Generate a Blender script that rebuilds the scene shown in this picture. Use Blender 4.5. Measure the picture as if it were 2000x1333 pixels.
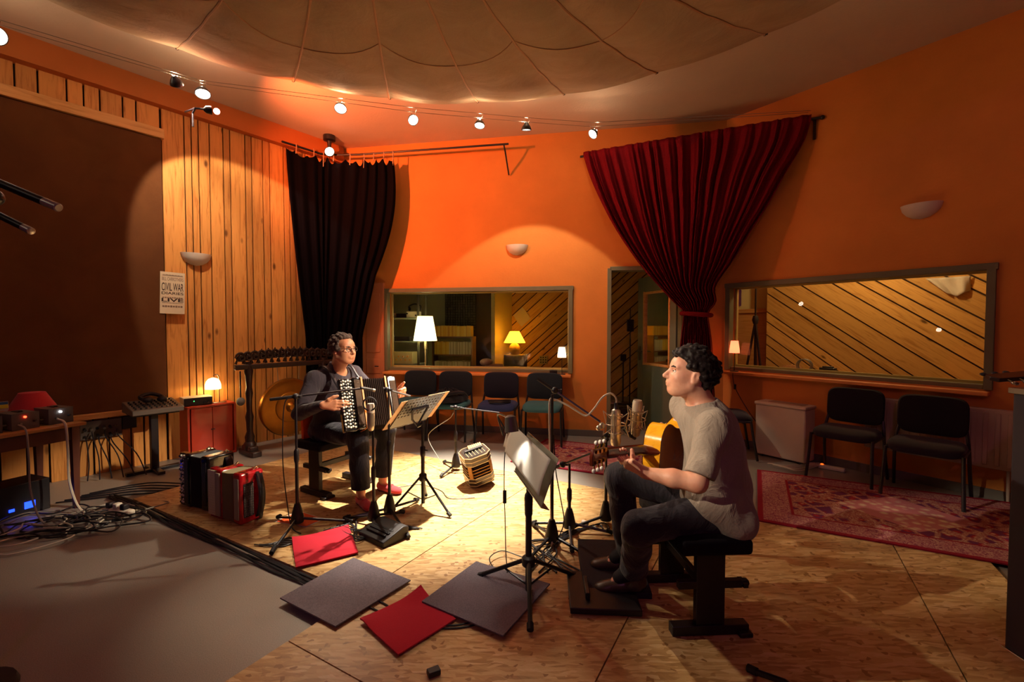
import bpy, bmesh, math, random
import numpy as np
from mathutils import Vector, Matrix, Euler
PI = math.pi
R = math.radians
random.seed(7)
scene = bpy.context.scene
for o in list(bpy.data.objects):
    bpy.data.objects.remove(o)
COL = scene.collection

# ------------------------------------------------------------------ camera
CAM_H = 1.40
cam_d = bpy.data.cameras.new('camera')
cam_d.lens = 16.0
cam_d.sensor_width = 36.0
cam_d.clip_start = 0.05
cam = bpy.data.objects.new('camera', cam_d)
cam.location = (0, 0, CAM_H)
cam.rotation_euler = (R(90 - 1.8), 0, 0)
COL.objects.link(cam)
scene.camera = cam

# ------------------------------------------------------------------ world, exposure
world = bpy.data.worlds.new('world')
scene.world = world
world.use_nodes = True
world.node_tree.nodes['Background'].inputs[0].default_value = (0.02, 0.008, 0.02, 1)
world.node_tree.nodes['Background'].inputs[1].default_value = 0.5
vs = scene.view_settings
vs.view_transform = 'Standard'
vs.look = 'None'
vs.gamma = 1.0
vs.use_curve_mapping = False
vs.exposure = 0.0

# the room: corners seen from the camera, metres
C1 = Vector((-2.40, 6.38, 0)); C2 = Vector((2.56, 5.50, 0))
CEIL = 3.86
A_LEFT = math.atan2(.8, .6)                # wall frames: local x runs to the right seen from the room, local -y points into the room
A_BACK = math.atan2(C2.y - C1.y, C2.x - C1.x)
A_RIGHT = math.atan2(-.807, .59)
def wl(s, y, z=0):  return C1 + Vector((math.cos(A_LEFT)*s - math.sin(A_LEFT)*y, math.sin(A_LEFT)*s + math.cos(A_LEFT)*y, z))
def wb(s, y, z=0):  return C1 + Vector((math.cos(A_BACK)*s - math.sin(A_BACK)*y, math.sin(A_BACK)*s + math.cos(A_BACK)*y, z))
def wr(s, y, z=0):  return C2 + Vector((math.cos(A_RIGHT)*s - math.sin(A_RIGHT)*y, math.sin(A_RIGHT)*s + math.cos(A_RIGHT)*y, z))

# ------------------------------------------------------------------ lights that belong to no lamp body get none: see the lamp builders
def lamp_light(kind, name, loc, energy, color, size=.04, aim=None, angle=60, blend=.3, parent=None):
    d = bpy.data.lights.new(name, kind)
    d.energy = energy; d.color = color
    if kind in ('POINT', 'SPOT'): d.shadow_soft_size = size
    if kind == 'SPOT':
        d.spot_size = R(angle); d.spot_blend = blend
    o = bpy.data.objects.new(name, d)
    COL.objects.link(o)
    o.location = loc
    if aim is not None:
        o.rotation_euler = (Vector(aim) - Vector(loc)).to_track_quat('-Z', 'Y').to_euler()
    if parent is not None:
        o.parent = parent
        o.matrix_parent_inverse = Matrix.Translation(parent.location).inverted() if False else parent.matrix_basis.inverted()
    return o

# ------------------------------------------------------------------ materials
MATS = {}
def srgb(h):
    if isinstance(h, str):
        c = [int(h[i:i+2], 16)/255 for i in (0, 2, 4)]
    else: c = h
    return tuple(x/12.92 if x <= .04045 else ((x+.055)/1.055)**2.4 for x in c)
class NT:
    def __init__(s, name):
        s.m = bpy.data.materials.new(name); s.m.use_nodes = True
        s.t = s.m.node_tree; s.b = s.t.nodes['Principled BSDF']; s.out = s.t.nodes['Material Output']
    def n(s, typ, **kw):
        nd = s.t.nodes.new(typ)
        for k, v in kw.items():
            if k.startswith('i_'): nd.inputs[k[2:].replace('_', ' ')].default_value = v
            else: setattr(nd, k, v)
        return nd
    def l(s, a, b): s.t.links.new(a, b)
    def coords(s, scale=(1, 1, 1), kind='Object', rot=(0, 0, 0)):
        tc = s.n('ShaderNodeTexCoord'); mp = s.n('ShaderNodeMapping')
        mp.inputs['Scale'].default_value = scale; mp.inputs['Rotation'].default_value = rot
        s.l(tc.outputs[kind], mp.inputs['Vector']); return mp.outputs[0]
    def noise(s, vec, scale, detail=3, rough=.55, dist=0):
        nd = s.n('ShaderNodeTexNoise'); nd.inputs['Scale'].default_value = scale
        nd.inputs['Detail'].default_value = detail; nd.inputs['Roughness'].default_value = rough
        nd.inputs['Distortion'].default_value = dist
        if vec is not None: s.l(vec, nd.inputs['Vector'])
        return nd
    def ramp(s, fac, stops, interp='LINEAR'):
        r = s.n('ShaderNodeValToRGB'); r.color_ramp.interpolation = interp
        e = r.color_ramp.elements
        while len(e) < len(stops): e.new(.5)
        for i, (p, c) in enumerate(stops):
            e[i].position = p; e[i].color = (c[0], c[1], c[2], 1)
        s.l(fac, r.inputs[0]); return r.outputs[0]
    def mix(s, fac, a, b, blend='MIX'):
        m = s.n('ShaderNodeMix', data_type='RGBA', blend_type=blend)
        for sock, v in ((m.inputs[0], fac), (m.inputs[6], a), (m.inputs[7], b)):
            if hasattr(v, 'is_output'): s.l(v, sock)
            elif isinstance(v, (int, float)): sock.default_value = v
            else: sock.default_value = (v[0], v[1], v[2], 1)
        return m.outputs[2]
    def math(s, op, a, b=None):
        m = s.n('ShaderNodeMath', operation=op)
        for i, v in enumerate((a, b)):
            if v is None: continue
            if hasattr(v, 'is_output'): s.l(v, m.inputs[i])
            else: m.inputs[i].default_value = v
        return m.outputs[0]
    def bump(s, h, strength=.3, dist=.01):
        b = s.n('ShaderNodeBump'); b.inputs['Strength'].default_value = strength; b.inputs['Distance'].default_value = dist
        s.l(h, b.inputs['Height']); s.l(b.outputs[0], s.b.inputs['Normal'])
    def set(s, **kw):
        for k, v in kw.items():
            k = k.replace('_', ' ')
            if hasattr(v, 'is_output'): s.l(v, s.b.inputs[k])
            else: s.b.inputs[k].default_value = v
def mat(name, color, rough=.5, metal=0., var=.0, vscale=8, bump=0., bscale=60, bdist=.004, coat=0., sheen=0., emit=None, estr=0., spec=.5, trans=0., stretch=(1, 1, 1), alpha=1.0):
    if name in MATS: return MATS[name]
    c = srgb(color)
    t = NT(name)
    t.set(Roughness=rough, Metallic=metal, Coat_Weight=coat, Sheen_Weight=sheen, Specular_IOR_Level=spec)
    t.set(Base_Color=(*c, 1))
    vec = t.coords(stretch) if (var or bump) else None
    if var:
        nz = t.noise(vec, vscale, 4)
        t.set(Base_Color=t.ramp(nz.outputs[0], [(.25, [x*(1-var) for x in c]), (.75, [min(1, x*(1+var)) for x in c])]))
    if bump:
        nz = t.noise(vec, bscale, 3); t.bump(nz.outputs[0], bump, bdist)
    if emit is not None:
        t.set(Emission_Color=(*srgb(emit), 1), Emission_Strength=estr)
    if trans: t.set(Transmission_Weight=trans)
    if alpha < 1: t.set(Alpha=alpha)
    MATS[name] = t.m
    return t.m

# ------------------------------------------------------------------ mesh builder
def rotz(a): return Matrix.Rotation(a, 4, 'Z')
def look(p0, p1):
    d = Vector(p1) - Vector(p0)
    return Matrix.Translation(Vector(p0)) @ d.to_track_quat('Z', 'Y').to_matrix().to_4x4()
class MB:
    def __init__(s): s.v = []; s.f = []; s.M = Matrix.Identity(4)
    def add(s, vs, fs):
        o = len(s.v)
        s.v.extend([tuple(s.M @ Vector(p)) for p in vs]); s.f.extend([[i+o for i in f] for f in fs]); return s
    def box(s, c, d, rot=None):
        hx, hy, hz = d[0]/2, d[1]/2, d[2]/2
        p = [Vector((x*hx, y*hy, z*hz)) for z in (-1, 1) for y in (-1, 1) for x in (-1, 1)]
        if rot is not None: p = [rot @ q for q in p]
        c = Vector(c)
        return s.add([q + c for q in p], [(0, 2, 3, 1), (4, 5, 7, 6), (0, 1, 5, 4), (2, 6, 7, 3), (0, 4, 6, 2), (1, 3, 7, 5)])
    def bar(s, p0, p1, w, h):
        p0, p1 = Vector(p0), Vector(p1); d = p1 - p0
        q = d.to_track_quat('X', 'Z').to_matrix()
        return s.box((p0+p1)/2, (d.length, w, h), q)
    def tube(s, pts, r, seg=8, cap=True, closed=False):
        pts = [Vector(p) for p in pts]; n = len(pts)
        rs = [r]*n if isinstance(r, (int, float)) else list(r)
        tang = []
        for i in range(n):
            a = pts[i-1] if (i > 0 or closed) else pts[0]; b = pts[(i+1) % n] if (i < n-1 or closed) else pts[-1]
            d = (b - a)
            tang.append(d.normalized() if d.length > 1e-9 else Vector((0, 0, 1)))
        up = Vector((0, 0, 1)) if abs(tang[0].z) < .9 else Vector((1, 0, 0))
        nrm = (up - tang[0]*up.dot(tang[0])).normalized()
        vs = []
        for i in range(n):
            nrm = (nrm - tang[i]*nrm.dot(tang[i]))
            nrm = nrm.normalized() if nrm.length > 1e-6 else tang[i].orthogonal().normalized()
            bn = tang[i].cross(nrm)
            for k in range(seg):
                a = 2*PI*k/seg
                vs.append(pts[i] + (nrm*math.cos(a) + bn*math.sin(a))*rs[i])
        fs = []
        m = n if closed else n-1
        for i in range(m):
            j = (i+1) % n
            for k in range(seg):
                k2 = (k+1) % seg
                fs.append((i*seg+k, i*seg+k2, j*seg+k2, j*seg+k))
        if cap and not closed:
            fs.append(tuple(range(seg-1, -1, -1))); fs.append(tuple((n-1)*seg+k for k in range(seg)))
        return s.add(vs, fs)
    def cyl(s, p0, p1, r, r1=None, seg=12): return s.tube([p0, p1], [r, r if r1 is None else r1], seg)
    def lathe(s, prof, seg=20, M=None, a0=0, a1=2*PI):
        full = abs(a1-a0-2*PI) < 1e-6
        n = seg if full else seg+1
        vs = []; fs = []
        for (r, z) in prof:
            for k in range(n):
                a = a0 + (a1-a0)*k/seg
                vs.append(Vector((r*math.cos(a), r*math.sin(a), z)))
        if M is not None: vs = [M @ p for p in vs]
        for i in range(len(prof)-1):
            for k in range(seg):
                k2 = (k+1) % n
                fs.append((i*n+k, i*n+k2, (i+1)*n+k2, (i+1)*n+k))
        if full:
            if prof[0][0] > 1e-5: fs.append(tuple(range(n-1, -1, -1)))
            if prof[-1][0] > 1e-5: fs.append(tuple((len(prof)-1)*n+k for k in range(n)))
        return s.add(vs, fs)
    def ball(s, c, r, seg=12, rings=8, sc=(1, 1, 1), M=None):
        prof = [(math.sin(PI*i/rings)*r, -math.cos(PI*i/rings)*r) for i in range(rings+1)]
        T = Matrix.Translation(Vector(c)) @ (M if M is not None else Matrix.Identity(4)) @ Matrix.Diagonal((*sc, 1))
        return s.lathe(prof, seg, T)
    def prism(s, poly, z0, z1, M=None):
        n = len(poly)
        vs = [Vector((x, y, z0)) for x, y in poly] + [Vector((x, y, z1)) for x, y in poly]
        if M is not None: vs = [M @ p for p in vs]
        return s.add(vs, [tuple(range(n-1, -1, -1)), tuple(range(n, 2*n))] + [(i, (i+1) % n, n+(i+1) % n, n+i) for i in range(n)])
    def grid(s, fn, nu, nv, closed_u=False):
        w = nu if closed_u else nu+1
        vs = [fn(i/nu, j/nv) for j in range(nv+1) for i in range(w)]
        fs = [(j*w+i, j*w+(i+1) % w, (j+1)*w+(i+1) % w, (j+1)*w+i) for j in range(nv) for i in range(nu)]
        return s.add(vs, fs)
    def build(s, name, m, parent=None, loc=(0, 0, 0), rot=(0, 0, 0), smooth=True, bevel=0., seg=2, solid=0., label=None, kind=None, weld=True, sub=0):
        me = bpy.data.meshes.new(name)
        me.from_pydata(s.v, [], s.f)
        bm = bmesh.new(); bm.from_mesh(me)
        if weld: bmesh.ops.remove_doubles(bm, verts=bm.verts, dist=1e-6)
        bmesh.ops.recalc_face_normals(bm, faces=bm.faces)
        bm.to_mesh(me); bm.free()
        if smooth:
            me.polygons.foreach_set('use_smooth', [True]*len(me.polygons))
            me.set_sharp_from_angle(angle=R(38))
        return link(name, me, m, parent, loc, rot, bevel, seg, solid, label, kind, sub)
def link(name, me, m, parent=None, loc=(0, 0, 0), rot=(0, 0, 0), bevel=0., seg=2, solid=0., label=None, kind=None, sub=0):
    if m is not None: me.materials.append(m)
    o = bpy.data.objects.new(name, me); COL.objects.link(o)
    o.location = loc; o.rotation_euler = rot
    if solid:
        md = o.modifiers.new('thick', 'SOLIDIFY'); md.thickness = solid; md.offset = 0
    if bevel:
        md = o.modifiers.new('bevel', 'BEVEL'); md.width = bevel; md.segments = seg; md.limit_method = 'ANGLE'; md.angle_limit = R(40)
    if sub:
        md = o.modifiers.new('sub', 'SUBSURF'); md.levels = sub; md.render_levels = sub
    if parent is not None: o.parent = parent
    if label: o['label'] = label
    if kind: o['kind'] = kind
    return o
def thing(name, label, cat, loc=(0, 0, 0), rz=0, group=None):
    o = bpy.data.objects.new(name, None); COL.objects.link(o)
    o.empty_display_size = .1
    o.location = loc; o.rotation_euler = rz if isinstance(rz, tuple) else (0, 0, rz)
    return tag(o, label, cat, group)
def tag(o, label, cat, group=None):
    o['label'] = label; o['category'] = cat
    if group: o['group'] = group
    return o
def struct(o):
    o['kind'] = 'structure'; return o
def copy_tree(o, parent=None):
    c = o.copy(); COL.objects.link(c)
    if parent is not None: c.parent = parent
    for ch in [x for x in bpy.data.objects if x.parent == o]: copy_tree(ch, c)
    return c
def spline(pts, n=8):
    pts = [Vector(p) for p in pts]; out = []
    for i in range(len(pts)-1):
        p0 = pts[max(i-1, 0)]; p1 = pts[i]; p2 = pts[i+1]; p3 = pts[min(i+2, len(pts)-1)]
        for k in range(n):
            t = k/n
            out.append(.5*((2*p1) + (p2-p0)*t + (2*p0-5*p1+4*p2-p3)*t*t + (3*p1-p0-3*p2+p3)*t*t*t))
    out.append(pts[-1]); return out
def cable(pts, label, m, r=.004, n=6, name='cable', group=None, seg=6):
    mb = MB(); mb.tube(spline(pts, n), r, seg)
    return tag(mb.build(name, m), label, 'cable', group)
def rrect(w, h, r, n=4, cx=0, cy=0):
    p = []
    for (sx, sy, a) in ((1, 1, 0), (-1, 1, 90), (-1, -1, 180), (1, -1, 270)):
        for k in range(n+1):
            t = R(a + 90*k/n)
            p.append((cx+sx*(w/2-r)+r*math.cos(t), cy+sy*(h/2-r)+r*math.sin(t)))
    return p

# ------------------------------------------------------------------ blended solids for bodies and cloth: one continuous surface
class Solid:
    def __init__(s, lo, hi, res):
        s.lo = np.array(lo, float); s.res = res
        s.n = np.ceil((np.array(hi)-s.lo)/res).astype(int)+1
        s.D = np.full(s.n, .25, np.float32)
        s.ax = [(s.lo[i]+np.arange(s.n[i])*res).astype(np.float32) for i in range(3)]
    def sl(s, lo, hi):
        a = np.clip(np.floor((np.array(lo)-s.lo)/s.res).astype(int), 0, s.n); b = np.clip(np.ceil((np.array(hi)-s.lo)/s.res).astype(int)+1, 0, s.n)
        return tuple(slice(int(x), int(y)) for x, y in zip(a, b))
    def pts(s, sl):
        return s.ax[0][sl[0]][:, None, None], s.ax[1][sl[1]][None, :, None], s.ax[2][sl[2]][None, None, :]
    def merge(s, sl, d, k, op='u'):
        a = s.D[sl]
        if op == 'u':
            if k > 0:
                h = np.maximum(k-np.abs(a-d), 0)/k; s.D[sl] = np.minimum(a, d)-h*h*k*.25
            else: s.D[sl] = np.minimum(a, d)
        else:
            d = -d
            if k > 0:
                h = np.maximum(k-np.abs(a-d), 0)/k; s.D[sl] = np.maximum(a, d)+h*h*k*.25
            else: s.D[sl] = np.maximum(a, d)
    def cap(s, a, b, ra, rb=None, k=.02, op='u'):
        rb = ra if rb is None else rb
        a = np.array(a, float); b = np.array(b, float); m = max(ra, rb)+k*2+.02
        sl = s.sl(np.minimum(a, b)-m, np.maximum(a, b)+m)
        X, Y, Z = s.pts(sl)
        ba = b-a; L = max(ba@ba, 1e-9)
        t = np.clip(((X-a[0])*ba[0]+(Y-a[1])*ba[1]+(Z-a[2])*ba[2])/L, 0, 1)
        d = np.sqrt((X-a[0]-t*ba[0])**2+(Y-a[1]-t*ba[1])**2+(Z-a[2]-t*ba[2])**2)-(ra+(rb-ra)*t)
        s.merge(sl, d.astype(np.float32), k, op); return s
    def chain(s, pts, rs, k=.02):
        for i in range(len(pts)-1): s.cap(pts[i], pts[i+1], rs[i], rs[i+1], k)
        return s
    def ell(s, c, r, M=None, k=.02, op='u'):
        c = np.array(c, float); r = np.array(r, float); m = r.max()+k*2+.02
        sl = s.sl(c-m, c+m); X, Y, Z = s.pts(sl)
        X = X-c[0]; Y = Y-c[1]; Z = Z-c[2]
        M = np.eye(3) if M is None else np.array(M)      # rows: local axes in world
        q = [(M[i][0]*X+M[i][1]*Y+M[i][2]*Z) for i in range(3)]
        k0 = np.sqrt(sum((q[i]/r[i])**2 for i in range(3))); k1 = np.sqrt(sum((q[i]/r[i]**2)**2 for i in range(3)))
        d = k0*(k0-1)/np.maximum(k1, 1e-6)
        s.merge(sl, d.astype(np.float32), k, op); return s
    def half(s, p, n, k=0.0, lo=None, hi=None):            # cut away the side n points to, around p (optionally inside a box)
        p = np.array(p, float); n = np.array(n, float); n /= np.linalg.norm(n)
        sl = s.sl(lo, hi) if lo is not None else (slice(None),)*3
        X, Y, Z = s.pts(sl)
        d = -((X-p[0])*n[0]+(Y-p[1])*n[1]+(Z-p[2])*n[2])
        s.merge(sl, np.broadcast_to(d, s.D[sl].shape).astype(np.float32), k, 's'); return s
    def ripple(s, amp, freq, seed=0):
        rg = np.random.RandomState(seed); X, Y, Z = s.pts((slice(None),)*3)
        tot = np.zeros(s.D.shape, np.float32)
        for i in range(7):
            w = rg.normal(size=3); w /= np.linalg.norm(w); f = freq*(.6+rg.rand()*1.2)
            tot += np.sin((X*w[0]+Y*w[1]+Z*w[2])*f+rg.rand()*6.28).astype(np.float32)
        s.D += tot*(amp/3); return s
    def mesh(s, name):
        D = s.D; S = D < 0; n = np.array(D.shape)
        cn = S[:-1, :-1, :-1].astype(np.int8)
        cnt = np.zeros(n-1, np.int8)
        for i in (0, 1):
            for j in (0, 1):
                for k in (0, 1):
                    cnt += S[i:n[0]-1+i, j:n[1]-1+j, k:n[2]-1+k]
        I, J, K = np.nonzero((cnt > 0) & (cnt < 8))
        idx = np.full(n-1, -1, np.int32); idx[I, J, K] = np.arange(len(I))
        acc = np.zeros((len(I), 3)); num = np.zeros(len(I))
        cor = [(i, j, k) for i in (0, 1) for j in (0, 1) for k in (0, 1)]
        for a in cor:
            for ax in range(3):
                if a[ax]: continue
                b = list(a); b[ax] = 1
                da = D[I+a[0], J+a[1], K+a[2]]; db = D[I+b[0], J+b[1], K+b[2]]
                m = (da < 0) != (db < 0)
                t = np.where(m, da/np.where(m, da-db, 1), 0)
                p = np.array(a, float)[None, :]+np.eye(3)[ax][None, :]*t[:, None]
                acc += p*m[:, None]; num += m
        V = s.lo+(np.stack([I, J, K], 1)+acc/num[:, None])*s.res
        quads = []
        for ax in range(3):
            o1, o2 = [(1, 2), (2, 0), (0, 1)][ax]
            a = [slice(None)]*3; b = [slice(None)]*3
            a[ax] = slice(0, n[ax]-1); b[ax] = slice(1, n[ax])
            for q in (o1, o2): a[q] = slice(1, n[q]-1); b[q] = slice(1, n[q]-1)
            sa = S[tuple(a)]; sb = S[tuple(b)]
            P = np.nonzero(sa != sb); P = list(P)
            P[o1] = P[o1]+1; P[o2] = P[o2]+1
            fl = sa[sa != sb]
            def cell(d1, d2):
                q = [P[0].copy(), P[1].copy(), P[2].copy()]; q[o1] -= d1; q[o2] -= d2
                return idx[q[0], q[1], q[2]]
            Q = np.stack([cell(1, 1), cell(0, 1), cell(0, 0), cell(1, 0)], 1)
            Q[~fl] = Q[~fl][:, ::-1]; quads.append(Q)
        Q = np.concatenate(quads); Q = Q[(Q >= 0).all(1)]
        me = bpy.data.meshes.new(name)
        me.vertices.add(len(V)); me.vertices.foreach_set('co', V.astype(np.float32).ravel())
        me.loops.add(len(Q)*4); me.loops.foreach_set('vertex_index', Q.astype(np.int32).ravel())
        me.polygons.add(len(Q)); me.polygons.foreach_set('loop_start', np.arange(len(Q), dtype=np.int32)*4)
        me.polygons.foreach_set('use_smooth', [True]*len(Q))
        me.update(calc_edges=True); me.validate()
        return me
# ================================================================== surfaces
def plaster(name, hexc, var=.12):
    t = NT(name); c = srgb(hexc); v = t.coords()
    n1 = t.noise(v, 1.1, 5, .6); n2 = t.noise(v, 45, 4, .6)
    base = t.ramp(n1.outputs[0], [(.3, [x*(1-var) for x in c]), (.7, [x*(1+var) for x in c])])
    t.set(Base_Color=base, Roughness=.75, Specular_IOR_Level=.25); t.bump(n2.outputs[0], .35, .006); return t.m
def pine(name, light, dark, knots=True, rough=.55, horiz=False):
    t = NT(name)
    oi = t.n('ShaderNodeObjectInfo')
    tc = t.n('ShaderNodeTexCoord'); ad = t.n('ShaderNodeVectorMath', operation='ADD')
    t.l(tc.outputs['Object'], ad.inputs[0])
    sc = t.n('ShaderNodeVectorMath', operation='SCALE'); sc.inputs['Scale'].default_value = 13.0
    cb = t.n('ShaderNodeCombineXYZ')
    for i in range(3): t.l(oi.outputs['Random'], cb.inputs[i])
    t.l(cb.outputs[0], sc.inputs[0]); t.l(sc.outputs[0], ad.inputs[1])
    mp = t.n('ShaderNodeMapping'); mp.inputs['Scale'].default_value = (1, 14, 14) if horiz else (14, 14, 1)
    t.l(ad.outputs[0], mp.inputs['Vector'])
    n1 = t.noise(mp.outputs[0], 2.2, 6, .6, 1.2)
    base = t.ramp(n1.outputs[0], [(.28, srgb(dark)), (.5, srgb(light)), (.75, [x*1.08 for x in srgb(light)])])
    hv = t.n('ShaderNodeHueSaturation'); t.l(base, hv.inputs['Color'])
    rnd = t.math('MULTIPLY_ADD', oi.outputs['Random'], .34); rnd.node.inputs[2].default_value = .82
    t.l(rnd, hv.inputs['Value']); col = hv.outputs[0]
    if knots:
        mp2 = t.n('ShaderNodeMapping'); mp2.inputs['Scale'].default_value = (2.2, 5, 5) if horiz else (5, 5, 2.2)
        t.l(ad.outputs[0], mp2.inputs['Vector'])
        vo = t.n('ShaderNodeTexVoronoi'); t.l(mp2.outputs[0], vo.inputs['Vector']); vo.inputs['Scale'].default_value = 1.0
        kf = t.ramp(vo.outputs['Distance'], [(.05, (1, 1, 1)), (.12, (0, 0, 0))])
        col = t.mix(kf, col, [x*.4 for x in srgb(dark)])
    t.set(Base_Color=col, Roughness=rough, Specular_IOR_Level=.3); t.bump(n1.outputs[0], .12, .003); return t.m
def osb(name):
    """pressed wood strands: every flake has its own grain direction and tone"""
    t = NT(name); c = t.coords()
    wob = t.noise(c, 9, 2, .5)
    ad = t.n('ShaderNodeVectorMath', operation='ADD'); sc2 = t.n('ShaderNodeVectorMath', operation='SCALE'); sc2.inputs['Scale'].default_value = .03
    t.l(wob.outputs['Color'], sc2.inputs[0]); t.l(c, ad.inputs[0]); t.l(sc2.outputs[0], ad.inputs[1])
    prev = None; hgt = None
    for i, (ang, sc, thr) in enumerate(((25, (13, 55, 20), None), (-40, (11, 60, 20), .45), (75, (12, 66, 20), .55), (5, (14, 75, 20), .62))):
        mp = t.n('ShaderNodeMapping'); mp.inputs['Rotation'].default_value = (0, 0, R(ang)); mp.inputs['Scale'].default_value = sc; mp.inputs['Location'].default_value = (i*3.7, i*1.9, 0)
        t.l(ad.outputs[0], mp.inputs['Vector'])
        vo = t.n('ShaderNodeTexVoronoi', voronoi_dimensions='2D'); vo.inputs['Scale'].default_value = 1.0; t.l(mp.outputs[0], vo.inputs['Vector'])
        sp = t.n('ShaderNodeSeparateColor'); t.l(vo.outputs['Color'], sp.inputs[0])
        vr = t.n('ShaderNodeVectorRotate', rotation_type='Z_AXIS'); t.l(c, vr.inputs['Vector']); t.l(t.math('MULTIPLY', sp.outputs[2], .9), vr.inputs['Angle'])
        mg = t.n('ShaderNodeMapping'); mg.inputs['Rotation'].default_value = (0, 0, R(ang)); mg.inputs['Scale'].default_value = (9, 130, 20); t.l(vr.outputs[0], mg.inputs['Vector'])
        gr = t.noise(mg.outputs[0], 1.0, 3, .6)
        tone = t.math('ADD', t.math('MULTIPLY', sp.outputs[0], .7), t.math('MULTIPLY', gr.outputs[0], .45))
        col = t.ramp(tone, [(.12, srgb('8a6034')), (.35, srgb('ac8450')), (.6, srgb('c49e68')), (.85, srgb('d2b07e')), (1., srgb('dcbf92'))])
        if prev is None: prev, hgt = col, sp.outputs[0]
        else:
            f = t.ramp(sp.outputs[1], [(thr, (0, 0, 0)), (thr+.02, (1, 1, 1))]); prev = t.mix(f, prev, col)
    big = t.noise(c, .9, 3)
    prev = t.mix(.22, prev, t.ramp(big.outputs[0], [(.3, srgb('ac8450')), (.7, srgb('ccaa76'))]))
    chip = t.n('ShaderNodeTexVoronoi', voronoi_dimensions='2D'); chip.inputs['Scale'].default_value = 60; t.l(ad.outputs[0], chip.inputs['Vector'])
    cs = t.n('ShaderNodeSeparateColor'); t.l(chip.outputs['Color'], cs.inputs[0])
    prev = t.mix(t.ramp(cs.outputs[0], [(.955, (0, 0, 0)), (.965, (1, 1, 1))]), prev, srgb('946a3c'))
    t.set(Base_Color=prev, Roughness=.42, Specular_IOR_Level=.4); t.bump(hgt, .1, .002); return t.m
def lino(name):
    t = NT(name); c = t.coords()
    n1 = t.noise(c, 260, 2, .7); n2 = t.noise(c, 1.2, 4)
    b = t.ramp(n1.outputs[0], [(.35, srgb('6e6a66')), (.65, srgb('a09a92'))])
    t.set(Base_Color=t.mix(.35, b, t.ramp(n2.outputs[0], [(.3, srgb('77716c')), (.7, srgb('9d968d'))])), Roughness=.36, Specular_IOR_Level=.5)
    t.bump(n1.outputs[0], .05, .002); return t.m
def glass_mat(name, tint=(.93, .95, .9), ior=1.45, rough=.0):
    t = NT(name); t.t.nodes.remove(t.b)
    tr = t.n('ShaderNodeBsdfTransparent'); tr.inputs[0].default_value = (*tint, 1)
    gl = t.n('ShaderNodeBsdfGlossy'); gl.inputs['Roughness'].default_value = rough
    fr = t.n('ShaderNodeFresnel'); fr.inputs['IOR'].default_value = ior
    mx = t.n('ShaderNodeMixShader'); t.l(fr.outputs[0], mx.inputs[0]); t.l(tr.outputs[0], mx.inputs[1]); t.l(gl.outputs[0], mx.inputs[2])
    t.l(mx.outputs[0], t.out.inputs[0]); return t.m
def fabric(name, hexc, rough=.9, var=.25, scale=120, sheen=.2, bump=.4, weave=False, trl=0.):
    t = NT(name); c = srgb(hexc); v = t.coords()
    n = t.noise(v, scale, 3, .7); n2 = t.noise(v, 3, 3)
    b = t.ramp(n.outputs[0], [(.3, [x*(1-var) for x in c]), (.7, [min(1, x*(1+var)) for x in c])])
    b = t.mix(.4, b, t.ramp(n2.outputs[0], [(.3, [x*(1-var*.7) for x in c]), (.7, [min(1, x*(1+var*.7)) for x in c])]))
    t.set(Base_Color=b, Roughness=rough, Sheen_Weight=sheen, Specular_IOR_Level=.2); t.bump(n.outputs[0], bump, .003)
    return t.m
ORANGE = plaster('orange_plaster', 'd0843e')
CEILM = plaster('ceiling_plaster', 'c9b09a', .06)
DARKWALL = plaster('dark_plaster', '7a4a34')
GREYWALL = plaster('grey_green_plaster', 'aeac90', .06)
YELLOWWALL = plaster('cream_plaster', 'e0d29a', .05)
PINE = pine('pine_board', 'd08d48', 'a8642a')
PINE_DIAG = pine('pine_diagonal', 'd2a45c', 'aa7a3a', horiz=True)
PINE_TRIM = pine('pine_trim', 'd39a5c', 'b87a3c', knots=False, horiz=True)
OSB = osb('strand_board')
LINO = lino('grey_linoleum')
GLASS = glass_mat('window_glass', ior=1.5)
FRAME_GREEN = mat('olive_paint', '6c6b52', .5, var=.08, vscale=6)
DARKGAP = mat('dark_backing', '2a1710', .9)
BLACK = mat('black_paint', '1a1318', .45)
BLACK_METAL = mat('black_metal', '17121a', .35, .0, spec=.6)
BLACK_PLASTIC = mat('black_plastic', '1b151b', .5)
RUBBER = mat('black_rubber', '141015', .7)
CHROME = mat('chrome', 'd8d2c8', .2, 1.)
STEEL = mat('brushed_steel', '9d968c', .35, 1., bump=.1, bscale=80)
WHITE_PLASTIC = mat('white_plastic', 'd8d0c0', .45)
CABLE_BLACK = mat('cable_black', '15111a', .5)
CABLE_GREY = mat('cable_grey', '8d877c', .5)
CABLE_WHITE = mat('cable_white', 'c9c2b0', .5)

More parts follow.
